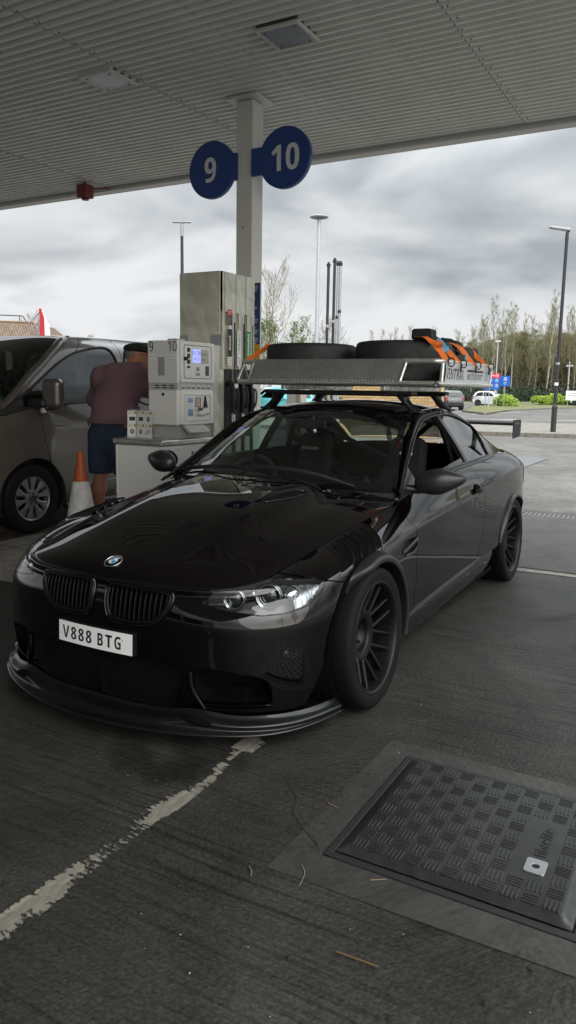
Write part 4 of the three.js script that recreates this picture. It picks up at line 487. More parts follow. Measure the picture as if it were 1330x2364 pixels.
  // wipers
  for (const [a, b, c] of [[[.55, -.02], [.30, -.02], [-.02, .02]], [[.02, 0], [-.2, 0], [-.60, .06]]]) { const P = (x, o) => { const z = CB.cowlZ(x) - .03; return [x, hoodY(Math.abs(x), Math.min(z + .06, -.36)) + .03 + o, z - o]; }; part(car, 'wiper', [tube([P(a[0], 0), P(b[0], .02), P(c[0], .03)], .006, 6, 20), ribbon([P(a[0] - .06, .012), P(b[0], .012), P(c[0] - .05, .02)], .014, .008, [0, .5, -1])], MC.matte); }
  part(car, 'scuttle', flip(gridGeo((u, v) => { const x = lerp(-.74, .74, u), z = CB.cowlZ(x); return [x, lerp(hoodY(Math.abs(x), z + .01) - .012, over(.03, x / .75)[1] - .005, v), lerp(z + .01, z - .06, v)]; }, 30, 3)), MC.matte);
  // interior
  part(car, 'dashboard', gridGeo((u, v) => { const x = lerp(-.68, .68, u), hump = .05 * Math.exp(-(((x + .36) / .2) ** 2)), a = v * Math.PI; return [x, .80 + (.10 + hump) * Math.sin(a) + .03 * v, -.62 - .30 * v - .05 * (1 - Math.cos(a)) * .5]; }, 40, 16), MC.fabric);
  part(car, 'dashboard_lower', bx(-.66, .66, .35, .80, -.92, -.62), MC.dark); part(car, 'cabin_floor', [bx(-.74, .74, .22, .27, -3.2, -.4), bx(-.72, .72, .3, .98, -3.14, -3.06)], MC.dark); part(car, 'door_card', [bx(.72, .765, .28, .93, -2.5, -.7), bx(-.765, -.72, .28, .93, -2.5, -.7)], MC.dark);
  const stx = canvasTex(512, 96, (c) => { c.fillStyle = '#0b0b0c'; c.fillRect(0, 0, 512, 96); c.fillStyle = '#cfd2d2'; c.font = 'bold 92px sans-serif'; c.textAlign = 'center'; c.textBaseline = 'middle'; c.setTransform(1, 0, 0, .92, 0, 4); c.fillText('RECARO', 256, 52); });
  for (const sx of [-1, 1]) { const s = new THREE.Group(); s.name = 'bucket_seat'; car.add(s); const X = sx * .36, sh = (w) => { const q = []; for (const [hw, y] of w) q.push([hw, y]); for (const [hw, y] of [...w].reverse()) q.push([-hw, y]); return smoothLoop(q, 5).map((p) => [p[0], p[1]]); };
    const back = ext(sh([[.20, .40], [.25, .50], [.25, .74], [.205, .86], [.15, .93], [.135, 1.05], [.125, 1.15], [.08, 1.185]]), .10, .03); back.rotateX(-.30); back.translate(X, -.02, -1.60); part(s, 'seat_back', back, MC.fabric);
    for (const k of [-1, 1]) part(s, 'bolster', xf(new THREE.SphereGeometry(1, 16, 12), { s: [.055, .25, .12], r: [-.30, 0, k * -.08], p: [X + k * .225, .62, -1.66] }), MC.fabric);
    part(s, 'cushion', box(.48, .16, .5, X, .40, -1.38, .06), MC.fabric); part(s, 'lettering', xf(new THREE.PlaneGeometry(.20, .034), { r: [-.30, 0, 0], p: [X, 1.028, -1.782] }), new THREE.MeshPhysicalMaterial({ map: stx, roughness: .7 })); }
  { const st = new THREE.Group(); st.name = 'steering_wheel'; car.add(st); const w = (g) => xf(g, { r: [-.38, 0, 0], p: [-.36, .86, -.98] }); part(st, 'wheel_rim', w(new THREE.TorusGeometry(.172, .016, 10, 40)), MC.fabric); part(st, 'wheel_hub', w(merge([cyl(.06, .06, .05, 0, 0, 0, 20, 'z'), box(.32, .03, .02), box(.03, .17, .02, 0, -.085, 0)])), MC.matte); part(st, 'column', rod([-.36, .86, -.98], [-.36, .76, -.72], .035), MC.dark); }
  const cg = (pts) => tube(pts, .021, 8, 40, false, .3); const cage = new THREE.Group(); cage.name = 'roll_cage'; car.add(cage);
  part(cage, 'main_hoop', cg([[-.66, .3, -1.98], [-.66, .9, -1.96], [-.555, 1.24, -1.93], [-.4, 1.285, -1.92], [.4, 1.285, -1.92], [.555, 1.24, -1.93], [.66, .9, -1.96], [.66, .3, -1.98]]), MC.cage);
  for (const a of [[[-.52, 1.25, -1.93], [.1, .85, -2.55], [.55, .55, -2.95]], [[.52, 1.25, -1.93], [-.1, .85, -2.55], [-.55, .55, -2.95]], [[.545, 1.24, -1.93], [.55, .95, -2.45], [.56, .6, -3.0]], [[-.545, 1.24, -1.93], [-.55, .95, -2.45], [-.56, .6, -3.0]], [[-.65, .8, -1.97], [0, .8, -1.97], [.65, .8, -1.97]], [[-.6, 1.1, -1.94], [0, .72, -1.97], [.62, .35, -1.98]]]) part(cage, 'brace', tube(a, .019, 8, 10), MC.cage);
  for (const sx of [1, -1]) part(cage, 'side_hoop', cg([[sx * .555, 1.235, -1.93], [sx * .55, 1.27, -1.55], [sx * .585, 1.17, -1.25], [sx * .66, .98, -.98], [sx * .69, .6, -.9], [sx * .69, .3, -.9]]), MC.cage);
  part(car, 'rear_view_mirror', [box(.22, .055, .02, 0, 1.235, -1.10, .009), rod([0, 1.25, -1.10], [0, 1.285, -1.08], .008)], MC.matte); part(car, 'screen_sensor', xf(new THREE.SphereGeometry(.011, 12, 8), { s: [1, 1, .5], p: [.13, 1.205, -.905] }), MC.white);
  part(car, 'roof_lining', up(offs(ov(3.9, 6.3, -.97, .97, 20, 20), .03)), MC.dark);
  // rear wing
  { const w = new THREE.Group(); w.name = 'rear_wing'; car.add(w); const foil = [[0, 0], [.03, .018], [.10, .024], [.18, .016], [.25, .004], [.25, 0], [.15, -.004], [.05, -.01]].map(([a, b]) => [-a, b]); const f = ext(smoothLoop(foil, 4).map((p) => [p[0], p[1]]), 1.70); f.rotateY(-Math.PI / 2); f.translate(.85, 0, 0); const q = f.attributes.position; for (let i = 0; i < q.count; i++) { const z = q.getZ(i), y = q.getY(i); q.setXYZ(i, q.getX(i), y, z); } f.rotateX(.0); f.translate(0, 1.205, -2.815); f.computeVertexNormals(); part(w, 'foil', f, MC.satin);
    for (const sx of [1, -1]) { const e = ext([[0, .045], [.235, .045], [.252, .03], [.252, -.05], [.225, -.088], [.03, -.098], [0, -.09]].map(([a, b]) => [a, b]), .006, .001); e.rotateY(Math.PI / 2); e.translate(sx * .854 - .003, 1.195, -2.81); part(w, 'end_plate', e, MC.matte); for (const dz of [.06, .13]) part(w, 'bolt', cyl(.007, .007, .006, sx * .859, 1.212, -2.81 - dz, 10, 'x'), MC.chrome); part(w, 'stand', ribbon([[sx * .33, 1.20, -2.98], [sx * .33, 1.18, -3.12], [sx * .33, 1.08, -3.22], [sx * .33, .98, -3.30]], .07, .012, [0, 0, 1]), MC.satin); } }
  // wheels
  const tyreG = new THREE.LatheGeometry([[.252, -.125], [.27, -.131], [.292, -.134], [.308, -.131], [.3185, -.122], [.3235, -.108], [.3255, -.085], [.326, -.06], [.326, -.0585], [.3195, -.0575], [.3195, -.0495], [.326, -.0485], [.326, -.012], [.3195, -.011], [.3195, -.002], [.326, -.001], [.326, .04], [.3195, .041], [.3195, .049], [.326, .05], [.3255, .085], [.3235, .108], [.3185, .122], [.308, .131], [.292, .134], [.27, .131], [.262, .127], [.252, .125]].map((p) => new THREE.Vector2(...p)), 80); tyreG.rotateZ(-Math.PI / 2);
  const rimG = new THREE.LatheGeometry([[.240, -.12], [.240, .02], [.242, .085], [.246, .108], [.255, .116], [.261, .120], [.2615, .126], [.258, .129], [.249, .128], [.243, .118], [.236, .09], [.232, .02], [.232, -.12]].map((p) => new THREE.Vector2(...p)), 80); rimG.rotateZ(-Math.PI / 2);
  const spoke = (a0, a1) => { const n = 12, w0 = .0095, w1 = .0078, pos = []; const pt = (t) => { const y = lerp(.108 * Math.cos(a0), .243 * Math.cos(a1), t), z = lerp(.108 * Math.sin(a0), .243 * Math.sin(a1), t), x = lerp(.060, .102, t); return [x, y, z, Math.atan2(z, y)]; }; return gridGeo((u, v) => { const p = pt(u), w = lerp(w0, w1, u), q = v * Math.PI * 2, ex = Math.sign(Math.cos(q)) * Math.abs(Math.cos(q)) ** .6, ey = Math.sign(Math.sin(q)) * Math.abs(Math.sin(q)) ** .6; return [p[0] - .014 + .014 * ex, p[1] - Math.sin(p[3]) * w * ey, p[2] + Math.cos(p[3]) * w * ey]; }, n, 12); };
  const makeWheel = (name) => { const w = new THREE.Group(); w.name = name; part(w, 'tyre', tyreG, MC.tyre); part(w, 'rim', rimG, MC.rim); for (let i = 0; i < 8; i++) { const a = i * Math.PI / 4 + .2; part(w, 'spoke', spoke(a - .31, a - .15), MC.rim); part(w, 'spoke', spoke(a + .31, a + .15), MC.rim); }
    const hub = new THREE.LatheGeometry([[.0, .008], [.034, .008], [.036, .004], [.040, .002], [.072, .004], [.076, .04], [.082, .054], [.112, .060], [.118, .055], [.119, .02], [.09, -.03]].map((p) => new THREE.Vector2(...p)), 48); hub.rotateZ(-Math.PI / 2); part(w, 'hub', hub, MC.rim); for (let i = 0; i < 5; i++) { const a = i * Math.PI * .4 + .3; part(w, 'wheel_nut', cyl(.0095, .008, .022, .012, .056 * Math.cos(a), .056 * Math.sin(a), 6, 'x'), MC.trim); }
    part(w, 'brake_disc', cyl(.175, .175, .03, -.03, 0, 0, 48, 'x'), mat(.14, .14, .14, .45, { metalness: .8 })); part(w, 'caliper', ext([[-.06, .1], [.06, .1], [.075, .19], [-.075, .19]], .09, .01).rotateY(Math.PI / 2).translate(-.07, 0, 0).rotateX(1.9), MC.trim); return w; };
  const wheel = makeWheel('wheel');
  for (const [x, z, st, cam, R] of [[.815, 0, .012, .05, 1], [.79, -2.761, 0, .04, 1]]) for (const sx of [1, -1]) { const w = wheel.clone(); w.position.set(sx * x, .326, z); w.rotation.order = 'YXZ'; w.rotation.set(0, sx > 0 ? st : Math.PI + st, cam); w.rotateX(z * 1.7 + sx); car.add(w); }
}
// ---------- pump island ----------
{ const sh = new THREE.Shape(); sh.moveTo(-3.02, 12); sh.lineTo(-3.02, 1.35); sh.bezierCurveTo(-3.02, .75, -2.6, .62, -2.2, .64); sh.bezierCurveTo(-1.75, .68, -1.42, .9, -1.42, 1.4); sh.lineTo(-1.42, 12); sh.closePath();
  const inner = sh.getPoints(14).map((p) => { const q = p.clone(); q.x = -2.22 + (q.x + 2.22) * .80; q.y = q.y < 6 ? q.y + .14 * (1 - Math.abs(p.x + 2.22) / .9 * .0) : q.y; return q; });
  struct('pump_island', boxUV(new THREE.ExtrudeGeometry(sh, { depth: .115, bevelEnabled: true, bevelSize: .012, bevelThickness: .012, bevelSegments: 2, bevelOffset: -.012, curveSegments: 14 }).rotateX(-Math.PI / 2)), MG.island);
  const t = thing('island_paving', 'scored concrete paving on top of the pump island', 'paving', [0, 0, 0]); for (let i = 0; i < 4; i++) part(t, 'paving_joint', bx(-2.95, -1.5, .1275, .1285, -1.1 - i * .62, -1.094 - i * .62), MG.joint); part(t, 'paving_joint', bx(-2.726, -2.72, .1275, .1286, -6, -.85), MG.joint); }
const MP = (() => { const steel = dataTex(512, (u, v) => { const s = N3(u * 3, v * 160, 2.1) * .5 + N3(u * 8, v * 420, 6.1) * .3, b = fbm(u * 4 + 2 * v, v * 3, 3.3, 4), w = fbm(u * 9 + v * 5, v * 3 + 7, 9.2, 3); const g = .62 + .05 * s + .16 * b + .10 * w; return [g * 1.01, g, g * .94]; }, true), rgh = dataTex(256, (u, v) => .38 + .22 * nz(u, v, 6, 4.4, 4));
  return { steel: new THREE.MeshPhysicalMaterial({ map: rep(steel, 1, 1), color: lin(1.9, 1.9, 1.82), metalness: .45, roughness: 1, roughnessMap: rgh }), steel2: new THREE.MeshPhysicalMaterial({ map: rep(steel, 1.3, 1.3), color: lin(1.6, 1.6, 1.55), metalness: .45, roughness: .42 }), top: new THREE.MeshPhysicalMaterial({ map: rep(steel, 2, 2), color: lin(1.2, 1.2, 1.22), metalness: .8, roughness: .28 }), cream: mat(.74, .735, .70, .42), grey: mat(.42, .42, .405, .4), lgrey: mat(.66, .66, .635, .42), black: mat(.008, .008, .009, .5), rub: mat(.012, .012, .012, .75), green: mat(.01, .10, .045, .5), card: mat(.7, .7, .69, .6) }; })();
const sgn = (w, h, draw, rough = .45) => new THREE.MeshPhysicalMaterial({ map: canvasTex(w, h, draw), roughness: rough });
const planeX = (z0, z1, y0, y1, x) => { const g = new THREE.PlaneGeometry(Math.abs(z1 - z0), y1 - y0); g.rotateY(Math.PI / 2); g.translate(x, (y0 + y1) / 2, (z0 + z1) / 2); return g; }; // faces +x
const planeZ = (x0, x1, y0, y1, z) => { const g = new THREE.PlaneGeometry(x1 - x0, y1 - y0); g.translate((x0 + x1) / 2, (y0 + y1) / 2, z); return g; };
{ const c = thing('service_cabinet', 'low cream metal cabinet with steel worktop in front of the fuel dispenser', 'cabinet', [-2.06, .12, -2.32]); const X = .255, Z = .44, H = .875;
  part(c, 'cabinet_body', box(2 * X - .012, H - .04, 2 * Z - .012, 0, (H - .04) / 2, 0, .006), MP.cream); part(c, 'front_panel', bx(-X + .03, X - .03, .03, H - .06, Z - .008, Z, .003), MP.cream); part(c, 'corner_post', bx(X - .026, X, .01, H - .045, Z - .026, Z + .001, .008), MP.cream); part(c, 'corner_post', bx(-X, -X + .026, .01, H - .045, Z - .026, Z + .001, .008), MP.cream); part(c, 'side_panel', bx(X - .006, X + .002, .03, H - .06, -Z + .02, Z - .034, .003), MP.lgrey); part(c, 'worktop', bx(-X - .018, X + .018, H - .042, H + .012, -Z - .0, Z + .018, .016, 3), MP.top); part(c, 'lock', cyl(.011, .011, .008, X + .004, .76, .02, 14, 'x'), MP.black); part(c, 'plinth', bx(-X + .02, X - .02, -.0, .03, -Z + .02, Z - .02), MP.black); }
{ const d = thing('fuel_dispenser', 'steel fuel dispenser with tall hose tower, display and card reader', 'fuel pump', [0, 0, 0]);
  const tx = (z) => z; // tall hose tower
  const XL = -2.29, XR = -1.80, z0 = -3.325, z1 = -2.77, yb = .12, yt = 2.495;
  part(d, 'tower', bx(XL, XR - .03, yb, yt, z0, z1, .008), MP.steel); for (const [a, b] of [[-2.802, -2.771], [-2.985, -2.872], [-3.135, -3.045], [-3.315, -3.19]]) part(d, 'tower_panel', bx(XR - .03, XR, 1.62, yt - .004, b < a ? b : a, b < a ? a : b, .004), MP.steel2);
  part(d, 'tower_panel', [bx(XR - .031, XR - .001, yt - .36, yt - .005, -3.316, -2.771, .003)], MP.steel2); for (const z of [-2.80, -2.985, -3.16]) part(d, 'panel_joint', bx(XR - .0006, XR + .0012, yt - .36, yt - .008, z - .002, z + .002), MP.black);
  for (const z of [-2.965, -3.125, -3.285]) { part(d, 'hose_slot', bx(XR - .028, XR - .004, 1.05, yt - .36, z - .028, z + .028), MP.black); part(d, 'slot_edge', bx(XR - .03, XR + .006, .2, yt - .37, z + .028, z + .036, .002), mat(.35, .35, .34, .35, { metalness: .7 })); }
  for (const [z, i] of [[-2.885, 0], [-3.045, 1], [-3.205, 2]]) { const w = .048; part(d, 'lower_panel', bx(XR - .03, XR - .001, .14, .98, z - w, z + w, .003), MP.steel2); part(d, 'nozzle_recess', bx(XR - .03, XR - .012, .98, 1.62, z - w, z + w), MP.black);
    const lab = [[['#c01f2c', .30], 'Diesel', '#111214', '#f2f2f2'], [null, 'Super', '#e8ebe8', '#0d7a3f'], [null, 'Unleaded', '#0c8a45', '#f2f4f2']][i];
    if (i === 0) { part(d, 'warning_label', planeX(z - .036, z + .036, 2.02, 2.16, XR + .0015), sgn(64, 128, (q) => { q.fillStyle = '#26282a'; q.fillRect(0, 0, 64, 128); q.fillStyle = '#c3202d'; q.fillRect(0, 0, 64, 52); q.fillStyle = '#f0d0d0'; q.fillRect(8, 14, 48, 6); q.fillRect(8, 28, 40, 6); q.fillStyle = '#aaaaaa'; for (let k = 0; k < 5; k++) q.fillRect(8, 62 + k * 12, 30 + (k % 2) * 14, 4); })); }
    part(d, 'grade_label', planeX(z - .036, z + .036, 1.735, 1.985, XR + .0015), sgn(96, 320, (q) => { q.fillStyle = lab[2]; q.fillRect(0, 0, 96, 320); if (i === 1) { q.strokeStyle = '#2a6c48'; q.lineWidth = 5; q.strokeRect(26, 14, 44, 260); } q.fillStyle = lab[3]; q.font = 'bold 58px sans-serif'; q.textBaseline = 'middle'; q.textAlign = 'center'; q.translate(48, i === 1 ? 145 : 160); q.rotate(-Math.PI / 2); if (i === 1) { q.font = 'bold 44px sans-serif'; q.fillText('Unleaded', 0, 2); } else q.fillText(lab[1], 0, 2); }));
    part(d, 'price_label', planeX(z - .036, z + .036, 1.655, 1.73, XR + .0015), sgn(64, 80, (q) => { q.fillStyle = '#e6e6e2'; q.fillRect(0, 0, 64, 80); q.fillStyle = '#444'; for (let k = 0; k < 4; k++) { q.fillRect(12 + (k % 2) * 8, 10 + k * 17, 26, 5); q.fillRect(44, 10 + k * 17, 8, 9); } }));
    const n = new THREE.Group(); n.name = 'nozzle'; d.add(n); const gm = i === 2 ? MP.green : MP.black; part(n, 'nozzle_body', tube([[XR + .0, 1.50, z], [XR + .045, 1.46, z + .01], [XR + .06, 1.36, z + .015], [XR + .05, 1.22, z + .012]], .028, 10, 24), MP.black); part(n, 'guard', tube([[XR + .03, 1.48, z], [XR + .10, 1.42, z + .01], [XR + .10, 1.30, z + .012], [XR + .055, 1.24, z + .01]], .010, 8, 20), gm); part(n, 'swivel', cyl(.019, .019, .07, XR + .05, 1.17, z + .012, 14), mat(.6, .6, .6, .25, { metalness: 1 })); part(n, 'hose', tube([[XR + .05, 1.14, z + .012], [XR + .055, .8, z + .01], [XR + .06, .45, z - .0], [XR + .03, .34, z - .03], [XR + .0, .5, z - .07], [XR - .01, 1.3, z - .08], [XR - .012, 2.05, z - .08]], .017, 8, 60), i === 2 ? MP.green : MP.rub); if (i !== 1) part(n, 'badge', cyl(.03, .03, .008, XR + .085, 1.47, z + .016, 20, 'x'), MP.card); }
  for (const x of [-2.287, -1.935]) part(d, 'patch_plate', bx(x, x + (x < -2.2 ? .105 : .13), 1.62, 1.93, z1 - .002, z1 + .006, .002), mat(.42, .43, .43, .45, { metalness: .5 }));
  // display and payment head on the worktop
  const hx0 = -2.136, hx1 = -1.80, hz0 = -2.66, hz1 = -2.11;
  part(d, 'head_upper', bx(hx0, hx1 - .012, 1.475, 1.84, hz0, hz1, .01), MP.lgrey); part(d, 'head_lower', bx(hx0, hx1 - .02, 1.12, 1.425, hz0, hz1 - .004, .012), MP.cream); part(d, 'vent_band', bx(hx0 + .004, hx1 - .022, 1.425, 1.475, hz0, hz1 - .006), MP.grey); part(d, 'head_neck', bx(hx0 + .03, hx1 - .05, 1.005, 1.12, hz0, hz1 - .05), MP.grey); part(d, 'head_neck', bx(-2.26, hx1 - .02, 1.005, 1.83, -2.77, hz0, .004), MP.steel2); part(d, 'top_box', box(.1, .025, .12, -1.97, 1.85, -2.3, .004), MP.grey);
  for (let k = 0; k < 3; k++) for (let m = 0; m < 2; m++) part(d, 'vent', xf(new THREE.SphereGeometry(1, 10, 6), { s: [.030, .005, .004], p: [hx0 + .10 + k * .078, 1.441 + m * .02, hz1 - .004] }), MP.black); for (let k = 0; k < 6; k++) for (let m = 0; m < 2; m++) part(d, 'vent', xf(new THREE.SphereGeometry(1, 10, 6), { s: [.004, .005, .026], p: [hx1 - .021, 1.441 + m * .02, hz1 - .09 - k * .075] }), m ? MP.card : MP.black);
  const numL = (s) => txt(s, .068, .0015, fontR).scale(.95, 1.25, 1); part(d, 'numeral', numL('9').translate(hx0 + .045, 1.79, hz1 + .0005), MP.black); part(d, 'numeral', numL('10').translate(hx1 - .062, 1.79, hz1 + .0005), MP.black); for (const x of [hx0 + .055, hx1 - .06]) part(d, 'sticker', planeZ(x - .025, x + .025, 1.685, 1.72, hz1 + .001), sgn(64, 48, (q) => { q.fillStyle = '#ecece8'; q.fillRect(0, 0, 64, 48); q.fillStyle = '#777'; q.fillRect(8, 18, 46, 5); q.fillRect(12, 29, 36, 4); }));
  part(d, 'squeegee_slot', bx(hx0 + .125, hx0 + .19, 1.545, 1.70, hz1 - .002, hz1 + .004, .002), mat(.36, .36, .34, .4, { metalness: .5 })); part(d, 'squeegee_slot_shade', bx(hx0 + .121, hx0 + .128, 1.543, 1.702, hz1 - .002, hz1 + .003), MP.black); part(d, 'lock', cyl(.014, .014, .006, hx0 + .165, 1.385, hz1 - .003, 16, 'z'), MP.black);
  // display panel facing the coupe
  part(d, 'display_panel', ext(rrect(.50, .345, .02), .02, .006).rotateY(Math.PI / 2).translate(hx1 - .016, 1.66, -2.385), MP.lgrey);
  const bez = ext(rrect(.405, .285, .025), .003, .0008, [rrect(.395, .275, .022).getPoints(8).map((p) => [p.x, p.y])]).rotateY(Math.PI / 2).translate(hx1 + .0035, 1.665, -2.38); part(d, 'display_outline', bez, MP.black);
  part(d, 'screen', planeX(-2.30, -2.42, 1.66, 1.775, hx1 + .0055), new THREE.MeshPhysicalMaterial({ color: lin(.12, .13, .22), map: canvasTex(256, 240, (q) => { q.fillStyle = '#8a95e8'; q.fillRect(0, 0, 256, 240); q.fillStyle = '#20264e'; q.font = 'bold 92px monospace'; q.textAlign = 'right'; q.fillText('21.73', 250, 104); q.fillStyle = '#6d78c4'; q.font = 'bold 72px monospace'; q.fillText('14.21', 246, 196); }), emissive: lin(.24, .27, .62), emissiveMap: canvasTex(256, 240, (q) => { q.fillStyle = '#ffffff'; q.fillRect(0, 0, 256, 240); q.fillStyle = '#202040'; q.font = 'bold 92px monospace'; q.textAlign = 'right'; q.fillText('21.73', 250, 104); q.fillStyle = '#8080a0'; q.font = 'bold 72px monospace'; q.fillText('14.21', 246, 196); }), emissiveIntensity: .55, roughness: .2 }));
  part(d, 'screen_print', planeX(-2.425, -2.54, 1.655, 1.775, hx1 + .0053), sgn(256, 240, (q) => { q.fillStyle = '#a9a8a0'; q.fillRect(0, 0, 256, 240); q.fillStyle = '#33332f'; q.font = 'bold 40px sans-serif'; q.fillText('This Sale', 20, 90); q.fillText('Litres', 20, 185); q.font = '18px sans-serif'; q.fillText('Pence per litre', 20, 222); }));
  for (const [y, h] of [[1.765, .035], [1.715, .035], [1.665, .035], [1.62, .02]]) part(d, 'button', bx(hx1 + .003, hx1 + .009, y - h / 2, y + h / 2, -2.262, -2.225, .002), MP.black); part(d, 'side_knob', cyl(.016, .016, .03, hx1 + .015, 1.69, -2.19, 18, 'x'), MP.black); part(d, 'small_screen', bx(hx1 + .003, hx1 + .008, 1.59, 1.622, -2.40, -2.355, .002), mat(.2, .24, .28, .15)); part(d, 'approval_plate', bx(hx1 + .003, hx1 + .007, 1.55, 1.635, -2.545, -2.49, .002), mat(.04, .04, .04, .4)); part(d, 'maker_mark', planeX(-2.345, -2.41, 1.548, 1.572, hx1 + .0054), sgn(128, 48, (q) => { q.fillStyle = '#a9a8a0'; q.fillRect(0, 0, 128, 48); q.strokeStyle = '#222'; q.lineWidth = 5; q.beginPath(); q.arc(20, 24, 12, .6, 5.6); q.stroke(); q.fillStyle = '#222'; q.fillRect(44, 10, 66, 10); q.fillRect(44, 28, 76, 10); }));
  // card reader bay
  part(d, 'reader_panel', ext(rrect(.47, .30, .025), .022, .006).rotateY(Math.PI / 2).translate(hx1 - .024, 1.275, -2.385), MP.cream); part(d, 'reader_frame', ext(rrect(.40, .245, .02), .014, .005, [rrect(.355, .20, .012, 0, 0).getPoints(8).map((p) => [p.x, p.y])]).rotateY(Math.PI / 2).translate(hx1 - .006, 1.275, -2.385), MP.lgrey);
  part(d, 'reader_bay', bx(hx1 - .012, hx1 - .003, 1.19, 1.36, -2.545, -2.33), MP.grey); part(d, 'instruction_card', planeX(-2.235, -2.315, 1.195, 1.36, hx1 + .001), sgn(96, 192, (q) => { q.fillStyle = '#c9ced0'; q.fillRect(0, 0, 96, 192); q.fillStyle = '#5f83ad'; q.fillRect(8, 8, 80, 40); q.fillRect(8, 118, 80, 66); q.fillStyle = '#9db6cf'; q.fillRect(14, 20, 68, 8); q.fillRect(14, 134, 68, 8); }));
  part(d, 'reader_screen', planeX(-2.345, -2.425, 1.275, 1.36, hx1 + .002), sgn(96, 110, (q) => { q.fillStyle = '#191b1d'; q.fillRect(0, 0, 96, 110); q.fillStyle = '#b9a08e'; q.fillRect(6, 6, 80, 96); q.fillStyle = '#b23b2e'; q.fillRect(46, 50, 10, 12); })); part(d, 'key_pad', [box(.03, .022, .085, hx1 + .01, 1.26, -2.385, .004).rotateZ(0), box(.045, .03, .13, hx1 + .016, 1.222, -2.42, .008)], MP.card); part(d, 'key_pad_keys', Array.from({ length: 12 }, (_, k) => box(.006, .007, .014, hx1 + .027, 1.268 - Math.floor(k / 4) * .009, -2.358 - (k % 4) * .018, .001, 1)), MP.black); part(d, 'card_slot', bx(hx1 + .03, hx1 + .04, 1.21, 1.225, -2.50, -2.455, .003), mat(.05, .35, .12, .4)); part(d, 'reader_shade', ext([[-.02, 0], [.03, 0], [.0, .1]], .02, .002).rotateY(Math.PI / 2).translate(hx1 - .004, 1.27, -2.485), MP.black);
  part(d, 'receipt_shelf', [gridGeo((u, v) => [lerp(hx1 - .03, hx1 + .05, v), lerp(1.115, 1.055, v), lerp(-2.19, -2.52, u)], 1, 1)].map((g) => shell(g, .003)), MP.grey); }
solo('paper_slip', 'white printed notice lying on the sloped shelf under the card reader', 'paper', shell(gridGeo((u, v) => [lerp(-1.825, -1.745, v), lerp(1.117, 1.058, v) + .002, lerp(-2.22, -2.50, u)], 1, 1), .001), sgn(256, 96, (q) => { q.fillStyle = '#dcdcd8'; q.fillRect(0, 0, 256, 96); q.fillStyle = '#8a8a88'; for (let k = 0; k < 6; k++) q.fillRect(12, 12 + k * 13, 180 + (k * 37) % 50, 4); }));
solo('loose_leaflet', 'flat white leaflet lying on the steel worktop', 'leaflet', box(.10, .002, .06, -1.9, 1.009, -2.03, 0), MP.card);
{ // product leaflet stand
  const t = thing('leaflet_stand', 'clear stand of yellow and white product leaflets on the cabinet worktop', 'leaflet stand', [-2.14, 1.007, -1.99], .0); const draw = (q, w, h, cols) => { q.fillStyle = '#d9dad6'; q.fillRect(0, 0, w, h); const cw = w / cols; for (let i = 0; i < cols; i++) for (let j = 0; j < 2; j++) { const x = i * cw, y = 6 + j * h * .47; q.fillStyle = '#c9b21c'; q.fillRect(x + cw * .64, y, cw * .34, h * .11); q.fillStyle = '#3a3412'; q.fillRect(x + cw * .7, y + h * .04, cw * .2, h * .03); q.fillStyle = '#8d8f8e'; for (let k = 0; k < 4; k++) q.fillRect(x + cw * .1, y + 4 + k * h * .03, cw * (.45 - .08 * (k % 2)), 3); q.fillStyle = ['#2a2c2e', '#3c3f40', '#1d1e20', '#5c5b50', '#2c2d30', '#8f9a3a'][(i + j * 3) % 6]; q.strokeStyle = q.fillStyle; q.lineWidth = 8; const cx = x + cw * .5, cy = y + h * .28; if ((i + j) % 3 === 0) q.fillRect(cx - cw * .3, cy - h * .07, cw * .6, h * .14); else if ((i + j) % 3 === 1) { q.beginPath(); q.ellipse(cx, cy, cw * .22, h * .09, .4, 0, 7); q.fill(); q.fillStyle = '#b9b9b0'; q.beginPath(); q.arc(cx, cy, cw * .08, 0, 7); q.fill(); } else { q.beginPath(); q.ellipse(cx, cy, cw * .32, h * .05, -.4, 0, 7); q.stroke(); } } };
  const leaf = (w, cols, dx, tilt, ry) => { const g = new THREE.BoxGeometry(w, .235, .003); g.translate(0, .1175, 0); g.rotateX(tilt); g.rotateY(ry); g.translate(dx, 0, 0); return [g, sgn(cols * 128, 300, (q, W, H) => draw(q, W, H, cols))]; };
  part(t, 'leaflet', ...leaf(.085, 1, -.078, -.06, .45)); part(t, 'leaflet', ...leaf(.175, 2, .055, -.06, -.10)); part(t, 'clear_holder', [box(.27, .012, .07, 0, .006, .005, .003), xf(box(.262, .245, .002), { p: [0, .125, -.018], r: [-.06, 0, 0] })], new THREE.MeshPhysicalMaterial({ color: lin(.9, .92, .93), transmission: .9, roughness: .05, thickness: 0 })); }
{ const p = thing('information_board', 'narrow blue and yellow information board fixed to the right side of the column', 'sign', [-1.905, 0, -3.44]); part(p, 'board', box(.12, .86, .008, .032, 2.04, 0, .002), mat(.03, .05, .14, .5)); part(p, 'board_print', planeZ(-.026, .09, 1.61, 2.47, .0047), sgn(96, 900, (q) => { q.fillStyle = '#33466f'; q.fillRect(0, 0, 96, 620); q.fillStyle = '#d8a52a'; q.fillRect(0, 620, 96, 230); q.fillStyle = '#c93a3f'; q.fillRect(0, 850, 96, 50); q.fillStyle = '#c7d0e2'; for (const [y, n] of [[30, 4], [150, 2], [240, 2], [330, 5], [440, 5], [540, 5]]) for (let k = 0; k < n; k++) q.fillRect(10, y + k * 16, 40 + (k * 31 + y) % 36, 7); q.fillStyle = '#5e4a10'; for (let k = 0; k < 8; k++) q.fillRect(10, 645 + k * 24, 50 + (k * 17) % 26, 8); })); }
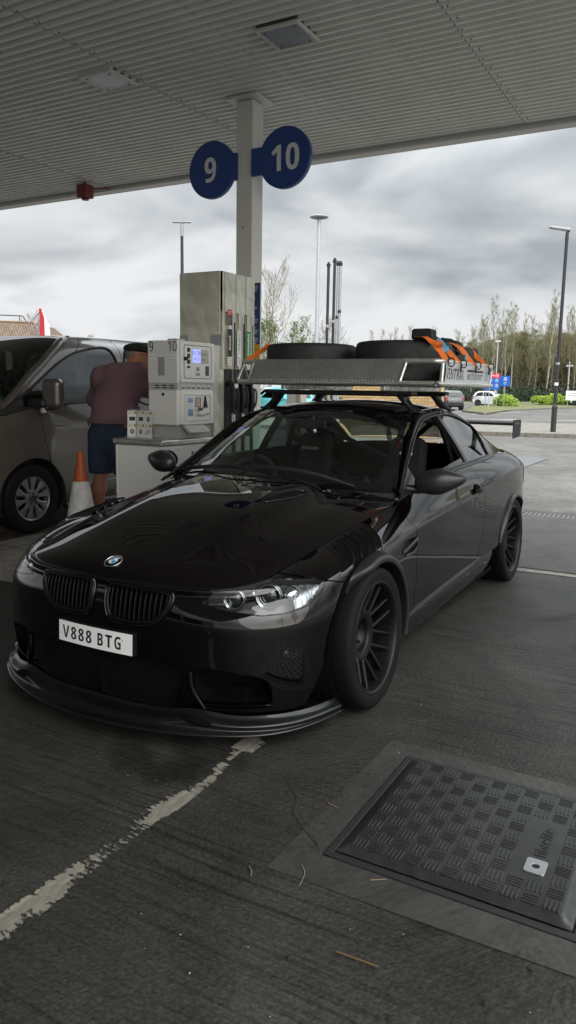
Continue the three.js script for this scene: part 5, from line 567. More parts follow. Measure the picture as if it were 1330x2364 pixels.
{ const c = thing('traffic_cone', 'orange traffic cone with a white reflective sleeve at the end of the pump island', 'traffic cone', [-2.93, .118, -2.08]); const or = mat(.42, .085, .02, .55), wh = new THREE.MeshPhysicalMaterial({ map: dataTex(128, (u, v) => { const g = .80 + .22 * (nz(u, v, 9, 3.1, 4) - .5) + .12 * (nz(u, v, 40, 7, 2) - .5); return [g, g, g * .99]; }, true), roughness: .55 }); const L = (a) => new THREE.LatheGeometry(a.map((p) => new THREE.Vector2(...p)), 32);
  part(c, 'cone_body', L([[.145, .02], [.142, .04], [.034, .64], [.034, .655], [.03, .66], [.029, .70], [.033, .704], [.032, .722], [.026, .724], [.022, .60]]), or); part(c, 'reflective_sleeve', L([[.132, .12], [.1335, .122], [.0755, .445], [.074, .447]]), wh); part(c, 'cone_base', box(.36, .03, .36, 0, .015, 0, .012), MP.rub); }
{ const w = thing('pump_wedge', 'white tapered end post of the next pump seen beyond the hose tower', 'post', [-3.35, .0, -7.05]); part(w, 'post_front', bx(-.14, .02, .1, 1.75, -.1, .1, .02), mat(.6, .6, .58, .5)); part(w, 'post_side', ext([[.02, .1], [.16, .1], [.09, 1.75], [.02, 1.75]], .2, .01).translate(0, 0, -.1), mat(.42, .36, .31, .6)); part(w, 'hinge', bx(-.05, -.02, .9, .95, .1, .11), MP.grey); }
// ---------- roof rack and its load ----------
const alu = new THREE.MeshPhysicalMaterial({ color: lin(1.25, 1.25, 1.22), map: rep(dataTex(256, (u, v) => { const g = .72 + .5 * (nz(u, v, 7, 2.2, 4) - .5) + .25 * (nz(u, v, 30, 5, 2) - .5); return [g, g, g * .98]; }, true), 3, 3), metalness: .75, roughness: .36 });
const aluPanel = new THREE.MeshPhysicalMaterial({ color: lin(.28, .28, .28), map: rep(dataTex(256, (u, v) => { const g = .8 + .18 * (nz(u, v, 4, 6.2, 4) - .5) + .1 * (nz(u, v, 34, 3, 2) - .5); return [g, g, g]; }, true), 1, 1), metalness: .25, roughness: .5 });
{ const r = thing('roof_rack', 'welded aluminium roof rack tray with grey front deflector on the black coupe', 'roof rack', [0, 0, 0]); const zf = -1.335, zr = -2.55, yl = 1.494, xl = .745, yu = 1.630, xu = .720, zuf = -1.405, zur = -2.66;
  const loop = (x, y, z0, z1, rad) => { const q = []; for (const [sx, zz, a0] of [[1, z0, 0], [-1, z0, Math.PI / 2], [-1, z1, Math.PI], [1, z1, Math.PI * 1.5]]) for (let i = 0; i <= 4; i++) { const a = a0 + i * Math.PI / 8; q.push([sx * (x - rad) + rad * Math.cos(a), y, zz + (zz === z0 ? -rad : rad) + rad * Math.sin(a)]); } return q; };
  part(r, 'lower_rail', tube(loop(xl, yl, zf, zr, .05), .0155, 10, 160, true, .1), alu); part(r, 'upper_rail', tube(loop(xu, yu, zuf, zur, .05), .0155, 10, 160, true, .1), alu);
  for (const sx of [1, -1]) for (const [zl, zu] of [[-1.385, -1.455], [-2.49, -2.60]]) part(r, 'upright', rod([sx * (xl - .012), yl, zl], [sx * (xu - .004), yu, zu], .0135, 10), alu);
  for (const x of [-.62, -.60]) part(r, 'gusset', rod([x - .06 * (x < -.61 ? 1 : -1), 1.60, -1.40], [-.615, 1.505, -1.345], .005, 6), alu); part(r, 'upright', rod([-.612, yl, zf - .004], [-.612, yu, zuf], .011, 8), alu); part(r, 'upright', rod([.485, yl + .005, zf], [.50, yu, zuf], .012, 8), alu);
  part(r, 'deflector_panel', shell(gridGeo((u, v) => [lerp(lerp(-.594, -.575, v), lerp(.475, .492, v), u), lerp(1.503, 1.645, v), lerp(-1.318, -1.392, v)], 8, 2, [1, .2]), .003), aluPanel); const weld = []; const rr = rng(77); for (let i = 0; i < 46; i++) { const s = new THREE.SphereGeometry(.0045 + .002 * rr(), 6, 5); s.translate(-.58 + i * .0228 + .006 * rr(), 1.5065, -1.322); weld.push(s); } part(r, 'weld_bead', weld, alu);
  for (let i = 0; i < 9; i++) part(r, 'floor_bar', box(1.45, .012, .045, 0, 1.482, -1.45 - i * .118, .003), alu); for (const x of [-.36, .36]) part(r, 'floor_beam', box(.03, .03, 1.10, x, 1.462, -1.92, .004), alu);
  for (const z of [-1.475, -2.13]) { part(r, 'cross_bar', ext(rrect(.085, .032, .014), 1.02, .004).rotateY(Math.PI / 2).translate(-.51, 1.428, z), MC.matte);
    for (const sx of [1, -1]) { const g = gridGeo((u, v) => { const t = v, a = u * Math.PI * 2, cx = lerp(.452, .548, t * t), cy = lerp(1.44, 1.318, t), w = lerp(.068, .082, t), d = lerp(.05, .04, sstep(.1, .6, t)) * (1 - .35 * Math.sin(Math.PI * clamp(t * 1.1))); const c = Math.cos(a), s = Math.sin(a), e = .55; return [sx * (cx + d * Math.sign(c) * Math.abs(c) ** e * (1 - .2 * t)), cy, z + (z < -2 ? .0 : -.03 * t) + w * .62 * Math.sign(s) * Math.abs(s) ** e]; }, 24, 12); part(r, 'foot', g, MC.satin); part(r, 'foot_cap', box(.10, .026, .10, sx * .49, 1.432, z, .012), MC.satin); part(r, 'foot_pad', box(.075, .014, .11, sx * .548, 1.318, z + (z < -2 ? 0 : -.03), .005), MC.matte); } }
  // silver banner on the car's left side
  const tx = canvasTex(1536, 220, (c) => { c.fillStyle = '#aeb0b0'; c.fillRect(0, 0, 1536, 220); c.fillStyle = '#101113'; c.font = 'bold 150px sans-serif'; c.textBaseline = 'middle'; c.save(); c.translate(10, 126); c.scale(.86, 1); c.fillText('VENTRAX', 0, 0); c.restore(); c.fillRect(690, 66, 560, 26); c.font = 'italic bold 92px sans-serif'; c.save(); c.translate(690, 142); c.scale(.88, 1); c.fillText('MOTORSPORT', 0, 0); c.restore(); for (let k = 0; k < 4; k++) { c.save(); c.translate(1330 + k * 48, 72); c.transform(1, 0, -.45, 1, 30, 0); c.fillStyle = k === 3 ? '#2f62b0' : '#101113'; c.fillRect(0, 0, 20, 104); c.restore(); } });
  part(r, 'banner', shell(gridGeo((u, v) => { const z = lerp(-1.40, -2.43, u), w = .0035 * Math.sin(u * 23 + v * 3) * Math.sin(Math.PI * v) + .004 * Math.sin(u * 61) * (v > .75 ? v - .75 : 0) * 4; return [lerp(xl + .006, xu + .012, v) + w, lerp(yl + .004, yu + .004, v), z - .07 * v]; }, 60, 10), .0015), new THREE.MeshPhysicalMaterial({ map: tx, roughness: .42, metalness: .15 })); }
const slick = new THREE.LatheGeometry([[.215, -.105], [.235, -.125], [.28, -.134], [.306, -.130], [.318, -.118], [.3265, -.095], [.329, -.05], [.3295, 0], [.329, .05], [.3265, .095], [.318, .118], [.306, .130], [.28, .134], [.235, .125], [.215, .105], [.215, -.105]].map((p) => new THREE.Vector2(...p)), 72);
const tyreMat = new THREE.MeshPhysicalMaterial({ color: lin(.036, .037, .038), map: rep(dataTex(128, (u, v) => { const g = .7 + .5 * (nz(u, v, 8, 1.1, 4) - .5); return [g, g, g]; }, true), 6, 2), roughness: .68 });
{ const t = thing('race_tyre', 'black slick tyre lying flat at the front of the rack on the pump side', 'tyre', [-.345, 1.625, -1.755], 0, 'slick tyres lying in the roof rack'); part(t, 'tyre_carcass', slick, tyreMat); t.scale.set(.978, 1, .978); part(t, 'tread_ring', new THREE.TorusGeometry(.3185, .0025, 4, 72).rotateX(Math.PI / 2).translate(0, .117, 0), tyreMat);
  copyOf(t, 'black slick tyre lying flat at the front of the rack on the lane side', [.345, 1.632, -1.752]); copyOf(t, 'black slick tyre behind the front pair, under a crumpled black glove', [.345, 1.628, -2.375], .7); copyOf(t, 'black slick tyre in the rear corner of the rack, hidden behind the deflector', [-.345, 1.625, -2.38], 1.4); }
{ const org = new THREE.MeshPhysicalMaterial({ color: lin(1.25, .27, .02), map: rep(dataTex(64, (u, v) => { const g = .85 + .15 * Math.sin(v * 6.283 * 16); return [g, g, g]; }, true), 1, 6), roughness: .75 }), blu = mat(.12, .27, .40, .8), ring = MC.matte;
  const strap = (name, label, pts, w, m, side) => solo(name, label, 'strap', ribbon(pts, w, .003, side), m, 'ratchet straps holding the tyres'); const X = .738, Y = 1.63;
  strap('ratchet_strap', 'orange strap with a sewn loop, nearest the windscreen, under the black pouch', [[.735, 1.625, -1.475], [.70, 1.69, -1.45], [.655, 1.735, -1.44], [.60, 1.775, -1.46], [.52, 1.785, -1.52]], .036, org, [.8, 0, -.6]); solo('strap_loop', 'twisted orange strap loop hanging below the black pouch', 'strap', ribbon([[.665, 1.745, -1.40], [.70, 1.735, -1.42], [.69, 1.70, -1.455], [.70, 1.66, -1.47]], .03, .003, [.8, 0, -.6]), org, 'ratchet straps holding the tyres');
  strap('ratchet_strap', 'orange strap with a pale blue end, second from the windscreen', [[.735, 1.625, -1.72], [.705, 1.668, -1.69], [.68, 1.70, -1.665]], .032, org, [.8, 0, -.6]); solo('blue_webbing', 'pale blue webbing sewn between two orange straps', 'strap', merge([ribbon([[.68, 1.70, -1.665], [.655, 1.735, -1.64], [.63, 1.765, -1.62], [.55, 1.78, -1.60]], .030, .003, [.8, 0, -.6]), ribbon([[.675, 1.705, -1.50], [.69, 1.705, -1.56], [.69, 1.72, -1.63]], .024, .003, [0, 1, .2])]), blu);
  strap('ratchet_strap', 'orange strap with a grey buckle, third from the windscreen', [[.735, 1.622, -2.06], [.71, 1.665, -2.03], [.68, 1.70, -2.04], [.64, 1.745, -2.03], [.57, 1.775, -2.06], [.45, 1.78, -2.1]], .034, org, [.8, 0, -.6]); solo('strap_buckle', 'small grey cam buckle on the third orange strap', 'buckle', box(.014, .05, .045, .70, 1.672, -1.985, .006), mat(.25, .25, .25, .5));
  strap('ratchet_strap', 'orange strap at the rear corner of the rack', [[.733, 1.62, -2.41], [.70, 1.665, -2.37], [.67, 1.70, -2.33], [.63, 1.755, -2.30]], .030, org, [.8, 0, -.6]); strap('ratchet_strap', 'orange strap at the front corner of the rack on the pump side', [[-.70, 1.64, -1.45], [-.655, 1.69, -1.52], [-.60, 1.755, -1.60]], .034, org, [.4, 0, -1]); strap('ratchet_strap', 'thin orange strap running over the tyre under the crumpled black glove', [[.05, 1.768, -2.05], [.25, 1.775, -2.07], [.42, 1.772, -2.1]], .02, org, [0, 0, 1]);
  [['black ring hook on the rail under the first orange strap', -1.49], ['black ring hook on the rail under the blue ended strap', -1.75], ['black ring hook on the rail under the buckled strap', -2.09], ['black ring hook on the rail at the rear corner', -2.43]].forEach(([lb, z], i) => { const h = thing('rail_hook', lb, 'hook', [X + .012, Y + .006, z], 0, 'ring hooks on the upper rail'); part(h, 'ring', new THREE.TorusGeometry(.026, .004, 8, 28).rotateY(Math.PI / 2 - .5).translate(.008, -.01, 0), ring); if (i) part(h, 'latch', [rod([.008, -.02, .03], [.008, -.034, .06], .006), rod([.008, -.034, .058], [.01, -.065, .06], .006)], ring); });
  const lump = (seed, s, f = 3, a = .18) => { const g = new THREE.IcosahedronGeometry(1, 4), P = g.attributes.position; for (let i = 0; i < P.count; i++) { const v = V().fromBufferAttribute(P, i), k = 1 + a * fbm(v.x * f + seed, v.y * f, v.z * f, 4) * 2; P.setXYZ(i, v.x * k * s[0], v.y * k * s[1], v.z * k * s[2]); } const m = mergeVertices(g); m.computeVertexNormals(); return m; };
  solo('strap_pouch', 'square black fabric pouch draped over the edge of the front tyre', 'pouch', merge([box(.125, .07, .11, .545, 1.80, -1.56, .018, 3), gridGeo((u, v) => [.607 + .012 * v + .004 * Math.sin(u * 9), 1.83 - .09 * v, lerp(-1.505, -1.615, u)], 10, 8)]), mat(.012, .012, .013, .8));
  const gl = thing('work_glove', 'crumpled black work glove lying on the third tyre', 'glove', [.50, 1.79, -2.16]); part(gl, 'glove_body', lump(4, [.085, .026, .06], 2.6, .3).rotateZ(-.15), mat(.012, .012, .013, .6)); for (const [a, l] of [[-.5, .05], [-.1, .07], [.3, .06]]) part(gl, 'glove_finger', tube([[.05, 0, a * .08], [.09, -.015, a * .12], [.10, -.015 - l, a * .12 + .02]], .012, 7, 12), mat(.012, .012, .013, .6)); part(gl, 'glove_cuff', new THREE.TorusGeometry(.026, .008, 8, 16).rotateY(.5).translate(-.075, .008, .01), mat(.012, .012, .013, .6)); globalThis.lumpGeo = lump; }
// ---------- bronze van in the next lane ----------
const van = thing('passenger_van', 'bronze grey passenger van at the pump on the far side of the island', 'van', [-4.53, 0, -2.07]);
{ const brz = new THREE.MeshPhysicalMaterial({ color: lin(.085, .074, .062), roughness: .38, metalness: .35, clearcoat: 1, clearcoatRoughness: .03 }), blk = mat(.012, .012, .013, .55), gl = new THREE.MeshPhysicalMaterial({ color: lin(.30, .33, .33), roughness: .01, transmission: 1, thickness: 0 }), glD = new THREE.MeshPhysicalMaterial({ color: lin(.05, .055, .06), roughness: .02, transmission: 1, thickness: 0 });
  // side profile (x from centre) by height; local z: front axle at 0
  const xp = [[.18, .93], [.28, .975], [.42, .985], [.6, .985], [.78, .99], [.95, .998], [1.02, 1.0], [1.10, .99], [1.24, .965], [1.40, .925], [1.60, .86], [1.78, .80], [1.88, .745], [1.94, .64]];
  const roofZ = [[-4.2, 1.0], [-.9, 1.0], [-.55, .985], [-.3, .96]];
  const topY = (z) => smooth1([[-4.1, 1.95], [-2.4, 1.965], [-1.0, 1.955], [-.72, 1.915], [-.5, 1.80], [-.3, 1.66], [-.1, 1.53], [.12, 1.37], [.3, 1.24], [.55, 1.10], [.78, .95], [.93, .75]], z); // height of the shoulder/pillar line along the van
  const nose = (z) => z > .1 ? 1 - .30 * Math.pow((z - .1) / .85, 2.6) : 1;
  const S = (z, t) => { const ty = topY(z), y = lerp(.18, ty, t); const full = smooth1(xp, Math.min(y, 1.94)); const cap = ty < 1.9 ? Math.max(0, (y - (ty - .04)) / .04) : 0; const hump = .03 * Math.exp(-(((z - 0) / .42) ** 2)) * sstep(.3, .7, y) * (1 - sstep(.75, 1.0, y)) ; return [(full + hump) * nose(z) - .015 * cap * cap, y, z]; };
  const g = wind(gridGeo((u, v) => S(lerp(.93, -4.0, u), v), 200, 60, [1, 1])); { let s = 0; const q = g.attributes.normal; for (let i = 0; i < q.count; i++) s += q.getX(i); if (s < 0) { const f = flip(g); g.copy(f); } }
  const arch = (y, z, z0) => Math.hypot(y - .345, z - z0) - .40;
  const winT = [[.36, 1.17], [-.04, 1.235], [-.9, 1.285], [-1.36, 1.30], [-1.40, 1.66], [-1.34, 1.83], [-1.25, 1.86], [-.80, 1.79], [-.55, 1.69], [-.08, 1.42]], win = (y, z) => sdPoly(winT, z, y), win2T = [[-1.56, 1.32], [-2.75, 1.34], [-2.75, 1.84], [-1.60, 1.85]], win2 = (y, z) => sdPoly(win2T, z, y);
  const dl = [[.2, -.25], [.45, -.245], [.69, -.21], [.886, -.155], [1.03, -.135], [1.18, -.10], [1.24, -.06]], dr = (y) => -1.455 - .04 * sstep(1.3, 1.8, y);
  const seam = (y, z) => Math.min(Math.abs(z - (y < 1.24 ? poly1(dl, y) : 9)), Math.abs(z - dr(y)), y > .24 ? 9 : 9) - .004;
  for (const sx of [1, -1]) { const m = (q) => sx > 0 ? q : mirrorX(q);
    const A = (y, z) => Math.min(arch(y, z, 0), arch(y, z, -2.93), -win(y, z), -win2(y, z));
    part(van, 'front_wing', m(shell(clip(g, (x, y, z) => Math.min(A(y, z), z - (y < 1.24 ? poly1(dl, y) : -.06 - (y - 1.24) * 1.32) - .004)), .01)), brz);
    const dm = part(van, 'door', m(shell(clip(g, (x, y, z) => Math.min(A(y, z), (y < 1.24 ? poly1(dl, y) : -.06 - (y - 1.24) * 1.32) - .004 - z, z - dr(y) - .004)), .01)), brz);
    part(van, 'side_panel', m(shell(clip(g, (x, y, z) => Math.min(A(y, z), dr(y) - .004 - z)), .01)), brz);
    part(van, 'side_window', m(clip(g, (x, y, z) => Math.min(win(y, z) + .004, .06 - z))), gl); part(van, 'window_corner', m(clip(g, (x, y, z) => Math.min(win(y, z) + .006, z - .06))), blk); part(van, 'side_window', m(clip(g, (x, y, z) => win2(y, z) + .004)), glD);
    part(van, 'window_divider', m(ext([[-.545, 1.25], [-.505, 1.25], [-.505, 1.80], [-.545, 1.80]], .03).rotateY(Math.PI / 2)).clone().translate(0, 0, 0).applyMatrix4(new THREE.Matrix4().makeScale(1, 1, -1)), blk).visible = true;
    const loopW = (T) => smoothLoop(T.map(([z, y]) => [z, y, 0]), 10).map(([z, y]) => { const p = S(z, clamp((y - .18) / (topY(z) - .18))); return [sx * (p[0] + .004), y, z]; });
    part(van, 'window_seal', tube(loopW(winT), .014, 6, 120, true), blk); part(van, 'window_seal', tube(loopW(win2T), .012, 6, 120, true), blk);
    part(van, 'windscreen_pillar', m(tube(Array.from({ length: 24 }, (_, i) => { const z = lerp(.32, -.86, i / 23), q = S(z, 1); return [q[0] - .012, q[1] - .012, z]; }), .040, 10, 60)), brz);
    part(van, 'wheel_arch', m(gridGeo((u, v) => { const a = lerp(-.35, Math.PI + .3, u); return [lerp(.55, 1.0, v), .345 + Math.sin(a) * .405, Math.cos(a) * .405]; }, 40, 2)), blk); part(van, 'wheel_arch', m(gridGeo((u, v) => { const a = lerp(-.35, Math.PI + .3, u); return [lerp(.55, 1.0, v), .345 + Math.sin(a) * .405, -2.93 + Math.cos(a) * .405]; }, 40, 2)), blk);
    part(van, 'sill', m(tube([[.965, .225, -.42], [.985, .22, -1.2], [.985, .22, -2.5]], .035, 8, 20)), blk);
    part(van, 'door_crease', m(tube([[.992, .43, -.56], [.998, .53, -.72], [1.0, .545, -1.0], [1.0, .56, -1.4]], .006, 6, 24)), brz); part(van, 'door_crease', m(tube([[.99, .42, -.56], [1.0, .425, -.72], [1.0, .45, -1.4]], .005, 6, 24)), brz);
    part(dm, 'handle', m(ribbon([[1.0, 1.10, -1.18], [1.03, 1.105, -1.22], [1.03, 1.11, -1.36], [1.0, 1.115, -1.40]], .03, .02, [0, 1, 0])), brz);
    const mr = new THREE.Group(); mr.name = 'door_mirror'; van.add(mr); part(mr, 'mirror_shell', m(xf(new RoundedBoxGeometry(.20, .29, .13, 5, .055), { r: [0, .25, 0], p: [1.185, 1.365, -.10] })), brz); part(mr, 'mirror_arm', m(merge([box(.22, .085, .15, 1.05, 1.275, -.06, .03), box(.10, .05, .12, 1.13, 1.235, -.08, .02)])), blk); part(mr, 'mirror_lamp', m(box(.05, .055, .05, 1.125, 1.205, -.03, .015)), mat(.35, .35, .35, .2)); part(mr, 'mirror_glass', m(xf(new THREE.PlaneGeometry(.16, .24), { r: [0, Math.PI + .25, 0], p: [1.172, 1.365, -.168] })), MC.chrome);
  }
  // windscreen, bonnet, roof
  const across = (z0, f, n0, n1, nz_) => gridGeo((u, v) => f(lerp(-1, 1, u), v), n0, n1);
  const ctr = (z) => smooth1([[-4, 1.99], [-2, 2.0], [-1.0, 1.985], [-.7, 1.95], [-.35, 1.77], [0, 1.56], [.34, 1.345], [.42, 1.31], [.62, 1.22], [.8, 1.09], [.95, .88]], z);
  const top = (a, b, n) => gridGeo((u, v) => { const z = lerp(a, b, v), e = S(z, 1), s = lerp(-1, 1, u), zz = z + .30 * (1 - s * s) * sstep(-1.1, .0, z) * (1 - sstep(.35, .95, z) * .6); const yc = ctr(z); return [s * (e[0] - .004), lerp(yc, e[1] + .004, s ** 4) , zz - (b < -.5 ? 0 : 0)]; }, 36, n);
  const up = (q) => { let s = 0; const Q = q.attributes.normal; for (let i = 0; i < Q.count; i++) s += Q.getY(i); return s < 0 ? flip(q) : q; };
  part(van, 'roof', shell(up(top(-4.0, -.80, 24)), .01), brz); part(van, 'windscreen', up(top(-.78, .22, 24)), new THREE.MeshPhysicalMaterial({ color: lin(.16, .18, .18), roughness: .01, transmission: 1, thickness: 0 })); part(van, 'bonnet', shell(up(top(.24, .93, 24)), .01), brz);
  part(van, 'cab_floor', [bx(-.9, .9, .25, .35, -3.9, .5)], blk); part(van, 'dashboard', [bx(-.88, .88, .6, 1.16, -.15, .4, .06), bx(-.86, .86, 1.1, 1.2, -.05, .45, .04)], blk); part(van, 'bulkhead', bx(-.8, .8, .3, 1.7, -3.9, -3.85), blk); part(van, 'underbody', bx(-.9, .9, .2, .4, -3.9, .85), blk); part(van, 'bumper', gridGeo((u, v) => { const s = lerp(-1, 1, u); return [s * .93, lerp(.2, .95, v), .93 + .14 * (1 - s * s) - .06 * v]; }, 24, 6), brz);
  for (const sx of [1, -1]) { const s = new THREE.Group(); s.name = 'seat'; van.add(s); part(s, 'seat_back', xf(new RoundedBoxGeometry(.46, .62, .14, 4, .06), { r: [-.18, 0, 0], p: [sx * .46, 1.12, -.92] }), blk); part(s, 'headrest', xf(new RoundedBoxGeometry(.26, .18, .11, 4, .05), { r: [-.18, 0, 0], p: [sx * .46, 1.52, -.98] }), blk); part(s, 'cushion', box(.46, .14, .5, sx * .46, .78, -.66, .05), blk); }
  part(van, 'steering_wheel', xf(new THREE.TorusGeometry(.19, .017, 8, 30), { r: [-.7, 0, 0], p: [-.46, 1.2, -.33] }), blk);
  const tyre = new THREE.LatheGeometry([[.21, -.1], [.25, -.11], [.30, -.112], [.325, -.105], [.342, -.09], [.345, -.05], [.345, .05], [.342, .09], [.325, .105], [.30, .112], [.25, .11], [.212, .10]].map((p) => new THREE.Vector2(...p)), 56); tyre.rotateZ(-Math.PI / 2);
  const rimM = new THREE.MeshPhysicalMaterial({ color: lin(.30, .30, .30), metalness: .8, roughness: .34 }), w = new THREE.Group(); w.name = 'wheel'; part(w, 'tyre', tyre, MC.tyre); const rim = new THREE.LatheGeometry([[.19, -.1], [.195, .06], [.205, .098], [.216, .103], [.218, .098], [.212, .09], [.20, -.1]].map((p) => new THREE.Vector2(...p)), 48); rim.rotateZ(-Math.PI / 2); part(w, 'rim', rim, rimM);
  for (let i = 0; i < 5; i++) for (const k of [-1, 1]) { const sp = ext(smoothLoop([[-.022, .055], [.022, .055], [.018, .11], [.042, .198], [-.03, .198], [-.016, .11]], 3).map((p) => [p[0], p[1]]), .03, .008); sp.rotateY(Math.PI / 2); sp.translate(.065, 0, 0); sp.rotateX(i * Math.PI * .4 + k * .30 + .2); part(w, 'spoke', sp, rimM); } part(w, 'hub', cyl(.07, .064, .04, .083, 0, 0, 30, 'x'), rimM); part(w, 'hub_cap', cyl(.036, .034, .012, .108, 0, 0, 24, 'x'), mat(.03, .03, .03, .3)); for (let i = 0; i < 5; i++) part(w, 'wheel_nut', cyl(.011, .011, .014, .10, Math.cos(i * 1.2566) * .052, Math.sin(i * 1.2566) * .052, 8, 'x'), blk); part(w, 'brake_disc', cyl(.15, .15, .03, -.02, 0, 0, 36, 'x'), blk);
  for (const z of [0, -2.93]) for (const sx of [1, -1]) { const c = w.clone(); c.position.set(sx * .868, .345, z); c.rotation.y = sx > 0 ? 0 : Math.PI; van.add(c); }
  solo('green_dash_toy', 'bright green soft object lying on the van dashboard behind the windscreen', 'toy', merge([lumpGeo(2, [.13, .085, .10], 2, .12).translate(-3.98, 1.30, -1.99), lumpGeo(6, [.15, .05, .10], 2, .12).translate(-4.12, 1.26, -1.92)]), mat(.06, .36, .04, .8));
}
// ---------- man leaning at the pump ----------
function sdfMesh(f, lo, hi, cell) { // mesh the inside of a distance field; a cube of cells around [lo,hi]
  const sz = Math.max(hi[0] - lo[0], hi[1] - lo[1], hi[2] - lo[2]) + 4 * cell, N = Math.ceil(sz / cell), mc = new MarchingCubes(N, new THREE.MeshBasicMaterial(), false, false, 400000), c = lo.map((v, i) => (v + hi[i]) / 2), h = N / 2; mc.isolation = 0;
  for (let k = 0; k < N; k++) for (let j = 0; j < N; j++) for (let i = 0; i < N; i++) { const x = c[0] + (i - h) * cell, y = c[1] + (j - h) * cell, z = c[2] + (k - h) * cell; const out = x < lo[0] || x > hi[0] || y < lo[1] || y > hi[1] || z < lo[2] || z > hi[2]; mc.field[i + j * N + k * N * N] = out ? -1 : -f(x, y, z); }
  mc.update(); const n = mc.count, P = mc.positionArray.slice(0, n * 3), Q = mc.normalArray.slice(0, n * 3); for (let i = 0; i < n; i++) for (let a = 0; a < 3; a++) P[i * 3 + a] = c[a] + P[i * 3 + a] * h * cell;
  let g = new THREE.BufferGeometry(); g.setAttribute('position', new THREE.Float32BufferAttribute(P, 3)); g = mergeVertices(g, cell * .02); g.computeVertexNormals(); let s = 0; const A = g.attributes.position, B = g.attributes.normal; for (let i = 0; i < A.count; i += 7) { const e = cell * .6; s += Math.sign(f(A.getX(i) + B.getX(i) * e, A.getY(i) + B.getY(i) * e, A.getZ(i) + B.getZ(i) * e)); } return norm(s < 0 ? flip(g) : g); }
const cap = (a, b, r0, r1, sq = 1) => { const dx = b[0] - a[0], dy = b[1] - a[1], dz = (b[2] - a[2]) / sq, L = dx * dx + dy * dy + dz * dz; return (x, y, z) => { const px = x - a[0], py = y - a[1], pz = (z - a[2]) / sq, t = clamp((px * dx + py * dy + pz * dz) / L), qx = px - dx * t, qy = py - dy * t, qz = pz - dz * t; return (Math.sqrt(qx * qx + qy * qy + qz * qz) - lerp(r0, r1, t)) * Math.min(1, sq); }; };
const ell = (c, r) => (x, y, z) => { const a = (x - c[0]) / r[0], b = (y - c[1]) / r[1], d = (z - c[2]) / r[2], k = Math.sqrt(a * a + b * b + d * d); return (k - 1) * Math.min(...r); };
const smin = (a, b, k) => { const h = Math.max(k - Math.abs(a - b), 0) / k; return Math.min(a, b) - h * h * k * .25; };
const uni = (list, k) => (x, y, z) => { let d = 9; for (const f of list) d = smin(d, f(x, y, z), k); return d; };
